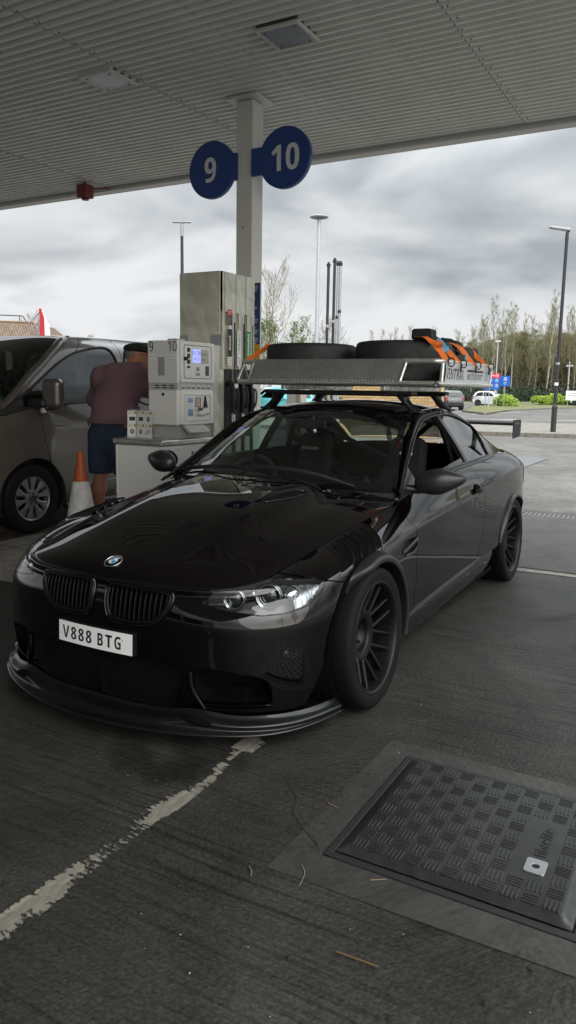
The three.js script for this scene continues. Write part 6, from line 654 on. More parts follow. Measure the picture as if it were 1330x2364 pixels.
{ const p = thing('person', 'person in mauve hoodie, dark shorts and flat cap leaning at the pump beside the van', 'person', [-2.99, .127, -2.56], Math.PI + .12); p.scale.set(1.12, 1.01, 1.06);
  const J = { hip: [0, .92, 0], waist: [-.02, 1.08, .03], chest: [-.07, 1.30, .10], neck: [-.125, 1.475, .17], head: [-.155, 1.60, .215], sL: [.13, 1.405, .10], sR: [-.275, 1.37, .16], eL: [.27, 1.17, .17], eR: [-.40, 1.12, .25], wL: [.22, 1.06, .38], wR: [-.30, 1.03, .46], hL: [.10, .90, 0], hR: [-.10, .90, .0], kL: [.115, .50, .03], kR: [-.12, .50, .04], aL: [.12, .09, -.02], aR: [-.13, .09, -.01] };
  const legs = ['L', 'R'].flatMap((s) => [cap(J['h' + s], J['k' + s], .095, .062), cap(J['k' + s], [J['a' + s][0], .30, J['a' + s][2] - .01], .058, .062), cap([J['a' + s][0], .30, J['a' + s][2] - .01], J['a' + s], .060, .040)]);
  const arms = ['L', 'R'].flatMap((s) => [cap(J['s' + s], J['e' + s], .06, .046), cap(J['e' + s], J['w' + s], .044, .030)]);
  // head turned to his right
  const ha = -1.05, hc = J.head, H = (x, y, z) => { const dx = x - hc[0], dz = z - hc[2], c = Math.cos(-ha), s = Math.sin(-ha); return [dx * c + dz * s, y - hc[1], -dx * s + dz * c]; };
  const skull = ell([0, .025, -.01], [.076, .098, .097]), jaw = ell([0, -.055, .03], [.055, .065, .068]), nose = cap([0, .01, .088], [0, -.022, .112], .010, .015), brow = ell([0, .028, .072], [.05, .016, .022]), chin = ell([0, -.10, .06], [.028, .022, .026]), earL = ell([.078, -.01, -.005], [.010, .032, .020]), earR = ell([-.078, -.01, -.005], [.010, .032, .020]), mouth = ell([0, -.062, .094], [.022, .008, .012]), eyeL = ell([.031, .006, .083], [.013, .008, .008]), eyeR = ell([-.031, .006, .083], [.013, .008, .008]);
  const headF = (x, y, z) => { const [a, b, c] = H(x, y, z); let d = smin(smin(skull(a, b, c), jaw(a, b, c), .04), smin(nose(a, b, c), brow(a, b, c), .015), .018); d = smin(d, chin(a, b, c), .025); d = smin(d, Math.min(earL(a, b, c), earR(a, b, c)), .008); d = Math.max(d, -eyeL(a, b, c) + .004, -eyeR(a, b, c) + .004); return smin(d, mouth(a, b, c), .008); };
  const neck = cap([J.neck[0] + .01, J.neck[1] - .03, J.neck[2] - .03], [hc[0] + .008, hc[1] - .03, hc[2] - .02], .062, .056);
  const feet = ['L', 'R'].map((s) => cap([J['a' + s][0], .045, J['a' + s][2] - .03], [J['a' + s][0] * 1.25, .035, J['a' + s][2] + .16], .042, .036));
  const torso = [cap(J.hip, J.waist, .13, .13, .78), cap(J.waist, J.chest, .13, .15, .75), cap(J.sL, J.sR, .055, .055)];
  const bodyF = uni([...torso, ...arms, ...legs, ...feet, neck], .04);
  const body = sdfMesh((x, y, z) => smin(bodyF(x, y, z), headF(x, y, z), .03), [-.5, 0, -.2], [.42, 1.76, .56], .0125), headFine = sdfMesh((x, y, z) => Math.max(smin(headF(x, y, z), neck(x, y, z), .03), hc[1] - .13 - y), [hc[0] - .14, hc[1] - .14, hc[2] - .15], [hc[0] + .15, hc[1] + .14, hc[2] + .15], .0045);
  // hands: palm, four fingers and a thumb, curled forward
  const hands = ['L', 'R'].map((s) => { const w = J['w' + s], sx = s === 'L' ? 1 : -1, pal = [w[0] - sx * .015, w[1] - .015, w[2] + .085], F = [cap(w, pal, .028, .034)]; for (let i = 0; i < 4; i++) { const o = (i - 1.5) * .019, l = [.06, .07, .066, .052][i], k = [pal[0] + o, pal[1] - .004, pal[2] + .03], m = [k[0], k[1] - .012, k[2] + l * .5], e = [m[0], m[1] - l * .38, m[2] + l * .25]; F.push(cap(pal, k, .016, .0105), cap(k, m, .0105, .0095), cap(m, e, .0095, .008)); } F.push(cap([pal[0] - sx * .02, pal[1], pal[2] - .03], [pal[0] - sx * .05, pal[1] - .012, pal[2] + .012], .013, .0105), cap([pal[0] - sx * .05, pal[1] - .012, pal[2] + .012], [pal[0] - sx * .046, pal[1] - .03, pal[2] + .04], .0105, .009)); return sdfMesh(uni(F, .012), [w[0] - .1, w[1] - .12, w[2] - .04], [w[0] + .1, w[1] + .06, w[2] + .21], .0045); });
  const skin = new THREE.MeshPhysicalMaterial({ color: lin(.36, .16, .105), roughness: .55, specularIntensity: .4 }); part(p, 'body', [body, headFine, ...hands], skin);
  // hoodie: looser than the body, with folds that wrap round the leaning back
  const fold = (x, y, z) => .008 * Math.sin(34 * (y + .55 * x) + 5 * N3(x * 4, y * 4, z * 4)) * sstep(.05, -.2, x) * sstep(1.42, 1.2, y) + -.013 * fbm(x * 7, y * 8, z * 7, 3) + .008 * Math.exp(-(((y - .985) / .03) ** 2));
  const hood = uni([cap([-.02, .985, .0], [-.035, 1.13, .035], .205, .205, .72), cap([-.035, 1.13, .035], [-.075, 1.33, .09], .20, .185, .74), cap([.13, 1.385, .09], [-.265, 1.36, .145], .105, .10), cap(J.sL, J.eL, .085, .075), cap(J.eL, J.wL, .07, .05), cap(J.sR, J.eR, .09, .078), cap(J.eR, J.wR, .072, .05), cap([-.22, 1.47, .13], [.0, 1.465, .075], .058, .062), cap([-.205, 1.475, .16], [-.19, 1.44, .24], .05, .04)], .06);
  const hoodG = sdfMesh((x, y, z) => { const d = hood(x, y, z) - fold(x, y, z); const hem = .955 + .02 * x - y; const hollow = cap([J.neck[0], 1.44, J.neck[2]], [hc[0], 1.62, hc[2]], .066, .07)(x, y, z); const hole = cap(J.wL, [J.wL[0] - .01, J.wL[1] - .01, J.wL[2] + .1], .036, .036)(x, y, z); return Math.max(d, hem, -hollow); }, [-.53, .93, -.24], [.40, 1.58, .50], .011);
  const cloth = (r, g, b, s) => new THREE.MeshPhysicalMaterial({ color: lin(r, g, b), roughness: .95, sheen: .3, sheenRoughness: .6, sheenColor: lin(r * 2, g * 2, b * 2) });
  part(p, 'hoodie', hoodG, cloth(.17, .095, .115)); part(p, 'hoodie_hem', tube(Array.from({ length: 40 }, (_, i) => { const a = i / 40 * Math.PI * 2; return [-.02 + .212 * Math.cos(a), .965, .0 + .155 * Math.sin(a)]; }), .02, 8, 80, true).scale(1, 1.0, 1), cloth(.15, .085, .10));
  const sh = uni([cap([0, .93, 0], [0, .80, 0], .175, .165, .78), cap([.095, .82, 0], [.125, .50, .02], .125, .112), cap([-.095, .82, 0], [-.13, .50, .03], .125, .112)], .05); part(p, 'shorts', sdfMesh((x, y, z) => Math.max(sh(x, y, z) - .006 * fbm(x * 9, y * 6, z * 9, 3), .455 - y, y - .975), [-.3, .44, -.2], [.3, .99, .22], .011), cloth(.022, .036, .068)); for (const a of [[.06, -.142], [-.09, -.138], [.165, -.09]]) part(p, 'belt_loop', box(.014, .05, .008, a[0], .945, a[1] - .004, .002), cloth(.016, .024, .04)); part(p, 'pocket', [-1, 1].map((s) => ribbon([[s * .05, .86, -.142], [s * .10, .85, -.132], [s * .14, .86, -.108]], .005, .003, [0, 1, 0])), cloth(.02, .03, .05));
  const T = (g) => { g.rotateY(ha); return g.translate(...hc); }; const capG = sdfMesh((x, y, z) => { const d = smin(ell([0, .075, -.004], [.094, .052, .118])(x, y, z), ell([0, .06, .075], [.078, .030, .06])(x, y, z), .03) - .004 * fbm(x * 14, y * 14, z * 14, 2); return Math.max(d, .030 + .12 * Math.max(0, -z) * .0 - y); }, [-.12, .02, -.15], [.12, .15, .16], .005); part(p, 'cap', T(capG), cloth(.010, .010, .010)); part(p, 'cap_peak', T(xf(new THREE.SphereGeometry(1, 20, 10), { s: [.072, .008, .055], p: [0, .034, .112], r: [.25, 0, 0] })), cloth(.010, .010, .010)); part(p, 'hair', T(sdfMesh((x, y, z) => Math.max(ell([0, .022, -.012], [.079, .099, .099])(x, y, z), -(ell([0, .02, .03], [.1, .1, .085])(x, y, z)) , y - .045, -.05 - y), [-.1, -.07, -.13], [.1, .06, .06], .0055)), mat(.17, .15, .135, .9));
  part(p, 'spectacles', [T(tube([[-.075, .012, .06], [-.079, .012, .02], [-.08, .010, -.01]], .0022, 5, 12)), T(tube([[.075, .012, .06], [.079, .012, .02], [.08, .010, -.01]], .0022, 5, 12)), T(new THREE.TorusGeometry(.02, .0016, 5, 20).translate(.032, .004, .102)), T(new THREE.TorusGeometry(.02, .0016, 5, 20).translate(-.032, .004, .102))], MC.matte); for (const s of ['L', 'R']) part(p, 'shoe', sdfMesh(uni([cap([J['a' + s][0], .05, J['a' + s][2] - .03], [J['a' + s][0] * 1.25, .04, J['a' + s][2] + .17], .052, .046), cap([J['a' + s][0], .09, J['a' + s][2]], [J['a' + s][0], .05, J['a' + s][2]], .05, .055)], .03), [J['a' + s][0] - .12, 0, -.14], [J['a' + s][0] + .12, .15, .26], .008), mat(.03, .03, .032, .7));
}
// ---------- beyond the forecourt ----------
const CAM = camera.position, VIEW = [-.4882, -.8727], RIGHT = [.8727, -.4882];
const gp = (u, D) => [CAM.x + D * (VIEW[0] + RIGHT[0] * u), CAM.z + D * (VIEW[1] + RIGHT[1] * u)]; // u = sideways slope seen from the forecourt
const faceCam = (x, z) => Math.atan2(CAM.x - x, CAM.z - z);
const MB = { bark: mat(.19, .165, .12, .95), barkP: mat(.30, .28, .235, .95), twig: mat(.175, .155, .08, .95), leaf: new THREE.MeshPhysicalMaterial({ color: lin(.20, .20, .065), roughness: .9, transmission: .3, thickness: 0 }), leafG: new THREE.MeshPhysicalMaterial({ color: lin(.10, .17, .035), roughness: .9, transmission: .3, thickness: 0 }), lime: new THREE.MeshPhysicalMaterial({ color: lin(.30, .42, .045), roughness: .9, transmission: .25, thickness: 0 }), dark: mat(.022, .034, .016, .95), pole: mat(.32, .34, .36, .5, { metalness: .4 }), poleD: mat(.018, .019, .021, .5), poleL: mat(.42, .45, .48, .45, { metalness: .3 }), white: mat(.72, .72, .71, .45), blue: mat(.012, .085, .36, .45), red: mat(.40, .02, .03, .45), glass: mat(.02, .024, .027, .04), rubber: mat(.015, .015, .016, .8) };
function prism(pos, idx, a, b, r0, r1, n) { const d = b.clone().sub(a), t = Math.abs(d.y) > .9 * d.length() ? V(1, 0, 0) : V(0, 1, 0), p = d.clone().cross(t).normalize(), q = d.clone().cross(p).normalize(), o = pos.length / 3; for (const [c, r] of [[a, r0], [b, r1]]) for (let i = 0; i < n; i++) { const an = i / n * Math.PI * 2, x = Math.cos(an) * r, y = Math.sin(an) * r; pos.push(c.x + p.x * x + q.x * y, c.y + p.y * x + q.y * y, c.z + p.z * x + q.z * y); } for (let i = 0; i < n; i++) { const j = (i + 1) % n; idx.push(o + i, o + j, o + n + i, o + j, o + n + j, o + n + i); } }
const geoOf = (pos, idx) => { const g = new THREE.BufferGeometry(); g.setAttribute('position', new THREE.Float32BufferAttribute(pos, 3)); g.setIndex(idx); g.computeVertexNormals(); return norm(g); };
function leafQuad(pos, idx, c, s, r) { const a = V(r() - .5, r() - .5, r() - .5).normalize(), b = V(r() - .5, r() - .5, r() - .5).cross(a).normalize(), o = pos.length / 3; for (const [x, y] of [[-1, -.5], [1, -.5], [1, .5], [-1, .5]]) pos.push(c.x + (a.x * x + b.x * y) * s, c.y + (a.y * x + b.y * y) * s, c.z + (a.z * x + b.z * y) * s); idx.push(o, o + 1, o + 2, o, o + 2, o + 3); }
function treeGeo(seed, h, o) { const r = rng(seed), tp = [], ti = [], cp = [], ci = [], lp = [], li = []; const trunkR = o.r ?? h * .009, pts = []; let p = V(0, -.1, 0); const n = 10; for (let i = 0; i <= n; i++) { pts.push(p.clone()); p = p.clone().add(V((r() - .5) * h * .018, h / n, (r() - .5) * h * .018)); }
  for (let i = 0; i < n; i++) prism(tp, ti, pts[i], pts[i + 1], trunkR * (1 - i / n * .92), trunkR * (1 - (i + 1) / n * .92), 7);
  const at = (t) => { const k = Math.min(n - 1, Math.floor(t * n)); return pts[k].clone().lerp(pts[k + 1], t * n - k); };
  const grow = (b, dir, len, rad, lev) => { let q = b.clone(), d = dir.clone(); const seg = lev === 0 ? 4 : 3; const ends = []; for (let i = 0; i < seg; i++) { d.add(V((r() - .5) * .45, (r() - .3) * .30 + o.up * .12, (r() - .5) * .45)).normalize(); const e = q.clone().addScaledVector(d, len / seg), r0 = rad * (1 - i / seg * .8), r1 = rad * (1 - (i + 1) / seg * .8); if (lev === 0) prism(tp, ti, q, e, r0, r1, 4); else prism(cp, ci, q, e, Math.max(r0, o.tw), Math.max(r1, o.tw * .8), 3); q = e; ends.push([q.clone(), d.clone()]); }
    if (lev < o.lev) { const k = o.n[lev + 1]; for (let i = 0; i < k; i++) { const [e, dd] = ends[Math.min(seg - 1, Math.floor(r() * seg))], an = V(r() - .5, r() - .2, r() - .5).normalize(); grow(e, dd.clone().multiplyScalar(1).addScaledVector(an, .9).normalize(), len * (.45 + .25 * r()), Math.max(rad * .5, o.tw), lev + 1); } }
    else for (let i = 0; i < o.leaves; i++) leafQuad(lp, li, q.clone().add(V((r() - .5), (r() - .5), (r() - .5)).multiplyScalar(o.ls * 5)), o.ls * (.6 + .8 * r()), r); };
  for (let i = 0; i < o.n[0]; i++) { const t = lerp(o.t0, .99, Math.pow((i + r()) / o.n[0], .9)), a = i * 2.4 + r(), up = o.up + .5 * t; grow(at(t), V(Math.cos(a), up, Math.sin(a)).normalize(), h * o.len * (1.15 - t * .85) * (.7 + .5 * r()), trunkR * .34 * (1.1 - t * .8), 0); }
  return { trunk: geoOf(tp, ti), crown: geoOf(cp, ci), leaves: li.length ? geoOf(lp, li) : null }; }
const slim = { n: [26, 5, 4], len: .20, up: .85, t0: .28, lev: 2, tw: .010, leaves: 1, ls: .038 }, wide = { n: [20, 6, 5], len: .36, up: .45, t0: .25, lev: 2, tw: .009, leaves: 1, ls: .05 }, green = { n: [22, 6, 4], len: .34, up: .5, t0: .2, lev: 2, tw: .010, leaves: 3, ls: .07 };
const P1 = [treeGeo(101, 12, slim), treeGeo(102, 13, { ...slim, len: .17 }), treeGeo(103, 11, { ...slim, leaves: 2, up: .7, len: .24 }), treeGeo(104, 12, { ...slim, leaves: 0, len: .19 })], P4 = treeGeo(401, 10, { n: [44, 5, 3], len: .15, up: 1.0, t0: .04, lev: 2, tw: .013, leaves: 1, ls: .06 }), P2 = [treeGeo(201, 9, wide), treeGeo(202, 10, { ...wide, leaves: 0 })], P3 = [treeGeo(301, 7, green), treeGeo(302, 7.5, { ...green, leaves: 2 })];
function tree(name, label, pr, pos, s, rot, group, leafM = MB.leaf, barkM = MB.bark, twigM = MB.twig) { const t = thing(name, label, 'tree', pos, rot, group); t.scale.setScalar(s); part(t, 'trunk', pr.trunk, barkM); const c = part(t, 'crown', pr.crown, twigM); if (pr.leaves) part(c, 'leaves', pr.leaves, leafM); return t; }
{ const wood = [], ordn = (n) => n + (n % 100 > 10 && n % 100 < 14 ? 'th' : ['th', 'st', 'nd', 'rd'][n % 10] ?? 'th'), r = rng(55), words = ['slender bare tree with a pale trunk in the wood beyond the car park', 'tall bare tree with rising twigs in the wood beyond the car park', 'bushy bare tree with olive buds in the wood beyond the car park', 'thin leafless tree in the wood beyond the car park']; const put = [];
  for (let row = 0; row < 4; row++) for (let i = 0; i < 17; i++) { const u = .172 + (i + r() * .8 + row * .27) * .0255, D = 93 + row * 5 + r() * 4, [x, z] = gp(u, D), hs = lerp(.60, .88, sstep(.16, .30, u)) * (.84 + .3 * r()); const kind = Math.floor(r() * 4); put.push(u); const ob = tree('woodland_tree', words[kind], P1[kind], [x, gy(x, z) - .05, z], hs, r() * 6.28, 'trees of the wood beyond the car park', r() < .4 ? MB.leafG : MB.leaf, r() < .45 ? MB.barkP : MB.bark); ob.userData.u = u; wood.push(ob); }
  wood.sort((a, b) => a.userData.u - b.userData.u).forEach((o, i) => { o.userData.label = o.userData.label.replace(' in the wood beyond the car park', '') + ', ' + ordn(i + 1) + ' from the left in the wood'; delete o.userData.u; });
  // the depth of the wood, reading as one mass
  const N = 800; for (const [geo, m, nm] of [[P4.crown, MB.twig, 'woodland_depth'], [P4.leaves, MB.leaf, 'woodland_foliage'], [P4.trunk, MB.bark, 'woodland_trunks']]) { const rr = rng(66), im = new THREE.InstancedMesh(geo, m, N); for (let i = 0; i < N; i++) { const u = .15 + rr() * .50, D = 104 + rr() * 24, [x, z] = gp(u, D), s = (.55 + .40 * rr()) * lerp(.7, 1, sstep(.15, .3, u)); im.setMatrixAt(i, new THREE.Matrix4().compose(V(x, gy(x, z), z), new THREE.Quaternion().setFromEuler(new THREE.Euler(0, rr() * 6, 0)), V(s * 1.4, s * .9, s * 1.4))); } im.name = nm; im.castShadow = im.receiveShadow = true; scene.add(im); tag(im, { woodland_depth: 'depth of the bare wood beyond the car park', woodland_foliage: 'olive young foliage deep in the wood', woodland_trunks: 'trunks deep in the wood beyond the car park' }[nm], 'wood', null, 'stuff'); }
  // undergrowth along its foot
  const lp = [], li = [], r2 = rng(91); for (let i = 0; i < 30000; i++) { const u = .12 + r2() * .5, D = 90 + r2() * 9, [x, z] = gp(u, D), top = 1.1 + 1.6 * Math.abs(N3(u * 60, D * .3, 1)) + (r2() < .25 ? 1.4 : 0); leafQuad(lp, li, V(x, gy(x, z) + r2() * r2() * top, z), .07 + .09 * r2(), r2); } tag(part(scene, 'undergrowth', geoOf(lp, li), MB.dark), 'dark ivy and scrub along the foot of the wood', 'undergrowth', null, 'stuff');
  // trees standing by the lane on the car's left, outside the picture, mirrored in its flank
  [[12.5, -34], [16, -27.5], [14.5, -20.5], [18, -15], [16.5, -9], [19, -3], [17.5, 3.5], [20, 9], [22, -22], [23, -11], [10.5, -44], [24, 0]].forEach(([x, z], i) => tree('lane_tree', 'bare spreading tree standing beside the exit lane', i % 3 ? P2[i % 2] : P1[2], [x, 0, z], .82 + .3 * r(), r() * 6, 'trees beside the exit lane', MB.leafG));
  // behind the pumps
  [[-24.6, -41.8, 0, .80, 'fresh green tree partly behind the dispenser and its column', P3[0], MB.leafG], [-22.9, -42.6, 1, .72, 'bare tree with thin green leaf behind the tall lamp post', P3[1], MB.leafG], [-23.8, -40.5, 1, .86, 'taller bare tree between the dispenser and the lamp post', P2[1], MB.leaf], [-20.9, -43.5, 2, .62, 'small bare tree beside the four vent pipes', P2[0], MB.leaf]].forEach(([x, z, , s, lb, p, lm], i) => tree('verge_tree', lb, p, [x, 0, z], s, i * 1.7, 'trees behind the pumps', lm));
  [.103, .117, .128, .137, .146, .155].forEach((u, i) => { const [x, z] = gp(u, 150); tree('far_tree', ordn(i + 1) + ' small far bare tree from the left above the front tyres', P1[3], [x, 1.3, z], .93 + .12 * Math.sin(i * 3), i, 'far bare trees above the tyres'); });
  [-.337, -.330, -.309, -.302, -.265].forEach((u, i) => { const [x, z] = gp(u, 95); tree('far_tree', ['bare twiggy tree just right of the red frame above the van roof', 'second bare tree right of the red frame above the van roof', 'low budding tree above the van roof behind the cap', 'rounded budding tree above the van roof', 'low tree top over the van roof by the payment head'][i], i < 2 ? P2[1] : P3[1], [x, .6, z], [.76, .86, .80, .84, .80][i], i * 2.1, null, MB.leaf); }); }
// shrubs
{ const bush = (seed, w, h) => { const r = rng(seed), lp = [], li = [], blobs = Array.from({ length: 14 }, () => [(r() - .5) * w * .72, h * (.2 + .45 * r()), (r() - .5) * w * .5, h * (.3 + .22 * r())]); for (let i = 0; i < 3000; i++) { const b = blobs[Math.floor(r() * 14)], a = V(r() - .5, r() - .42, r() - .5).normalize(), k = b[3] * (.75 + .3 * r()); leafQuad(lp, li, V(b[0] + a.x * k, Math.max(.02, b[1] + a.y * k * .9), b[2] + a.z * k), .05 + .05 * r(), r); } return geoOf(lp, li); };
  const G = [bush(1, 2.9, 1.15), bush(2, 2.2, .95)], core = new THREE.IcosahedronGeometry(1, 2);
  [[.280, 73, 0, 1, 'large rounded lime green shrub in front of the white hatchback'], [.3285, 84, 1, 1, 'rounded lime green shrub left of the near lamp post on the verge'], [.350, 85, 0, 1.0, 'wide lime green shrub just left of the near lamp post'], [.372, 84, 1, .95, 'lime green shrub behind the near lamp post'], [.386, 82, 1, .9, 'low lime green shrub under the white parking sign']].forEach(([u, D, k, s, lb], i) => { const [x, z] = gp(u, D), t = thing('shrub', lb, 'shrub', [x, gy(x, z) + .05, z], i, 'lime shrubs on the verge'); t.scale.setScalar(s); part(t, 'foliage', G[k], MB.lime); part(t, 'branches', [[-.4, .1], [.1, -.1], [.5, .15], [0, .2]].map(([a, b]) => rod([a * .3, -.05, b * .3], [a, .7, b], .03, 5)), MB.bark); }); }
{ const pg = [[-10.6, -45], [-11.6, -55], [-10.6, -68], [-8.6, -80], [6, -86], [10, -100], [-14, -94], [-18.5, -80], [-17.5, -66], [-13.5, -50]]; const g = new THREE.ExtrudeGeometry(new THREE.Shape(pg.map(([x, z]) => new THREE.Vector2(x, -z))), { depth: .10, bevelEnabled: false }).rotateX(-Math.PI / 2); struct('verge', boxUV(g), MG.soil); const g2 = new THREE.ShapeGeometry(new THREE.Shape(pg.map(([x, z]) => { const cx = -5, cz = -74; return new THREE.Vector2(cx + (x - cx) * .985, -(cz + (z - cz) * .985)); }))).rotateX(-Math.PI / 2).translate(0, .106, 0); struct('verge_grass', boxUV(g2), new THREE.MeshPhysicalMaterial({ color: lin(.62, .66, .22), map: rep(stainTex, .3, .3), roughness: .95 }));
  const kg = []; for (let i = 0; i < 4; i++) { const a = pg[i], b = pg[i + 1]; kg.push(V(a[0], .06, a[1]), V(b[0], .06, b[1])); } const t = thing('verge_kerb', 'kerb stones round the grass verge on the far car park', 'kerb'); for (let i = 0; i < kg.length; i += 2) { const L = kg[i].distanceTo(kg[i + 1]), n = Math.round(L / .95); for (let k = 0; k < n; k++) { const m = part(t, 'kerb_stone', box(.93, .15, .14, 0, 0, 0, .01, 1), MG.kerb); m.position.copy(kg[i].clone().lerp(kg[i + 1], (k + .5) / n)); m.rotation.y = -Math.atan2(kg[i + 1].z - kg[i].z, kg[i + 1].x - kg[i].x); } } }
// lamp posts
{ const a = thing('street_lamp', 'tall pale lamp post with a flat disc head behind the roof rack', 'street lamp', [-10.24, 0, -20.98]); part(a, 'pole', cyl(.075, .062, 7.2, 0, 3.6, 0, 16), MB.poleL); part(a, 'lamp_head', new THREE.LatheGeometry([[0, 7.31], [.12, 7.30], [.30, 7.26], [.325, 7.235], [.30, 7.215], [.18, 7.20], [.07, 7.15], [0, 7.15]].map((p) => new THREE.Vector2(...p)), 40), MB.pole); part(a, 'lens', cyl(.17, .15, .02, 0, 7.192, 0, 30), MB.glass);
  const b = thing('street_lamp', 'grey lamp post with a small double head left of the column', 'street lamp', [-14.75, 0, -19.24], .5); part(b, 'pole', cyl(.075, .05, 7.0, 0, 3.5, 0, 14), MB.poleD); part(b, 'collar', cyl(.055, .06, .35, 0, 6.85, 0, 14), MB.pole); part(b, 'lamp_head', [box(.30, .045, .16, -.17, 7.14, 0, .015), box(.30, .045, .16, .17, 7.14, 0, .015), box(.1, .06, .1, 0, 7.11, 0, .01)], MB.pole);
  const c = thing('street_lamp', 'black lamp post with a single long head on the traffic island at the right', 'street lamp', [-2.62, .12, -24.0], .51); part(c, 'pole', cyl(.062, .052, 6.35, 0, 3.17, 0, 14), MB.poleD); part(c, 'base_sleeve', [cyl(.092, .092, .86, 0, .43, 0, 18), cyl(.092, .06, .08, 0, .90, 0, 18)], MB.poleD); part(c, 'number_band', cyl(.066, .066, .10, 0, 1.62, 0, 14), MB.white); part(c, 'number_band', cyl(.066, .066, .08, 0, 2.30, 0, 14), MB.pole); part(c, 'bracket', [cyl(.06, .05, .25, 0, 6.42, 0, 12), rod([0, 6.5, 0], [.08, 6.62, 0], .035)], MB.poleD); part(c, 'lamp_head', ext(smoothLoop([[.08, -.03], [.08, .03], [-.25, .045], [-.6, .025], [-.63, 0], [-.58, -.02], [-.2, -.035]], 4).map((p) => [p[0], p[1]]), .2, .02).translate(0, 0, -.1).rotateZ(-.10).translate(-.0, 6.62, 0), MB.pole);
  const far = (u, D, h, lb, head) => { const [x, z] = gp(u, D), t = thing('street_lamp', lb, 'street lamp', [x, gy(x, z), z], faceCam(x, z)); part(t, 'pole', cyl(.08, .06, h, 0, h / 2, 0, 10), MB.poleL); part(t, 'lamp_head', head(h), MB.white); }; far(.268, 90, 6.95, 'far pale lamp post with a T head in front of the wood', (h) => box(.62, .12, .25, 0, h, 0, .03)); far(.3625, 92, 4.6, 'short far lamp post with two heads near the parking sign', (h) => [box(.28, .10, .25, -.25, h - .5, 0, .03), box(.28, .10, .25, .25, h - .5, 0, .03), rod([-.2, h - .5, 0], [.2, h - .5, 0], .03)]); far(-.034, 60, 6.0, 'far slim lamp post just left of the vent pipes', (h) => box(.5, .06, .2, 0, h, 0, .02)); }
// tank vent pipes
[[746.5, 4.43, .036, MB.poleD, 'dark blotched vent pipe, leftmost of the four'], [760, 4.53, .036, MB.poleD, 'dark blotched vent pipe, second from the left'], [767.5, 4.50, .034, MB.poleL, 'pale grey vent pipe, third of the four'], [773, 4.46, .037, MB.pole, 'grey vent pipe, rightmost of the four']].forEach(([px, h, r, m, lb], i) => { const [x, z] = gp((px - 665) / 1745, 19.4 + (i === 2 ? .25 : 0)), t = thing('vent_pipe', lb, 'pipe', [x, 0, z], 0, 'fuel tank vent pipes'); part(t, 'pipe', cyl(r, r, h, 0, h / 2, 0, 14), m); part(t, 'cap', [cyl(r * 1.25, r * 1.5, .07, 0, h + .03, 0, 14), cyl(r * .8, r * .8, .05, 0, h + .085, 0, 12)], MB.poleD); part(t, 'joint_band', cyl(r * 1.2, r * 1.2, .07, 0, 3.0 + i * .12, 0, 14), i < 2 ? MB.pole : MB.poleD); if (i < 3) part(t, 'clamp_arm', rod([0, 2.2 + i * .02, 0], [.12, 2.2 + i * .02, -.06], .014), MB.poleD); });
// buff brick wall
{ const t = thing('brick_wall', 'low buff brick wall across the road, seen under the roof rack', 'wall', [-8.25, 0, -18.75], .265); const L = 3.15, rr = rng(21), bg = box(.213, .064, .1, 0, 0, 0, .004, 1), hg = box(.103, .064, .1, 0, 0, 0, .004, 1), ms = [[.44, .30, .145], [.48, .335, .17], [.40, .265, .12], [.46, .30, .13]].map((c) => mat(...c, .9)); part(t, 'mortar', bx(0, L, 0, 1.95, -.10, -.008), mat(.11, .095, .075, .95)); const low = [];
  for (let c = 0; c < 26; c++) for (let i = 0; i < 14; i++) { const x = i * .2235 + (c % 2 ? .1117 : 0) + .11, y = .0375 + c * .0748; if (x + .107 > L + .02) continue; if (c < 4) { low.push(bg.clone().translate(x, y, -.05)); continue; } const m = part(t, 'brick', bg, ms[Math.floor(rr() * 4)]); m.position.set(x, y, -.05 + .003 * rr()); } part(t, 'lower_courses', low, ms[0]).userData.kind = 'stuff'; part(t, 'coping', box(L + .06, .06, .2, L / 2, 1.98, -.05, .01), mat(.4, .38, .33, .9)); part(t, 'return_wall', [bx(-.0, .1, 0, 1.95, -2.2, -.105), bx(L - .1, L, 0, 1.95, -2.2, -.105)], ms[1]); }
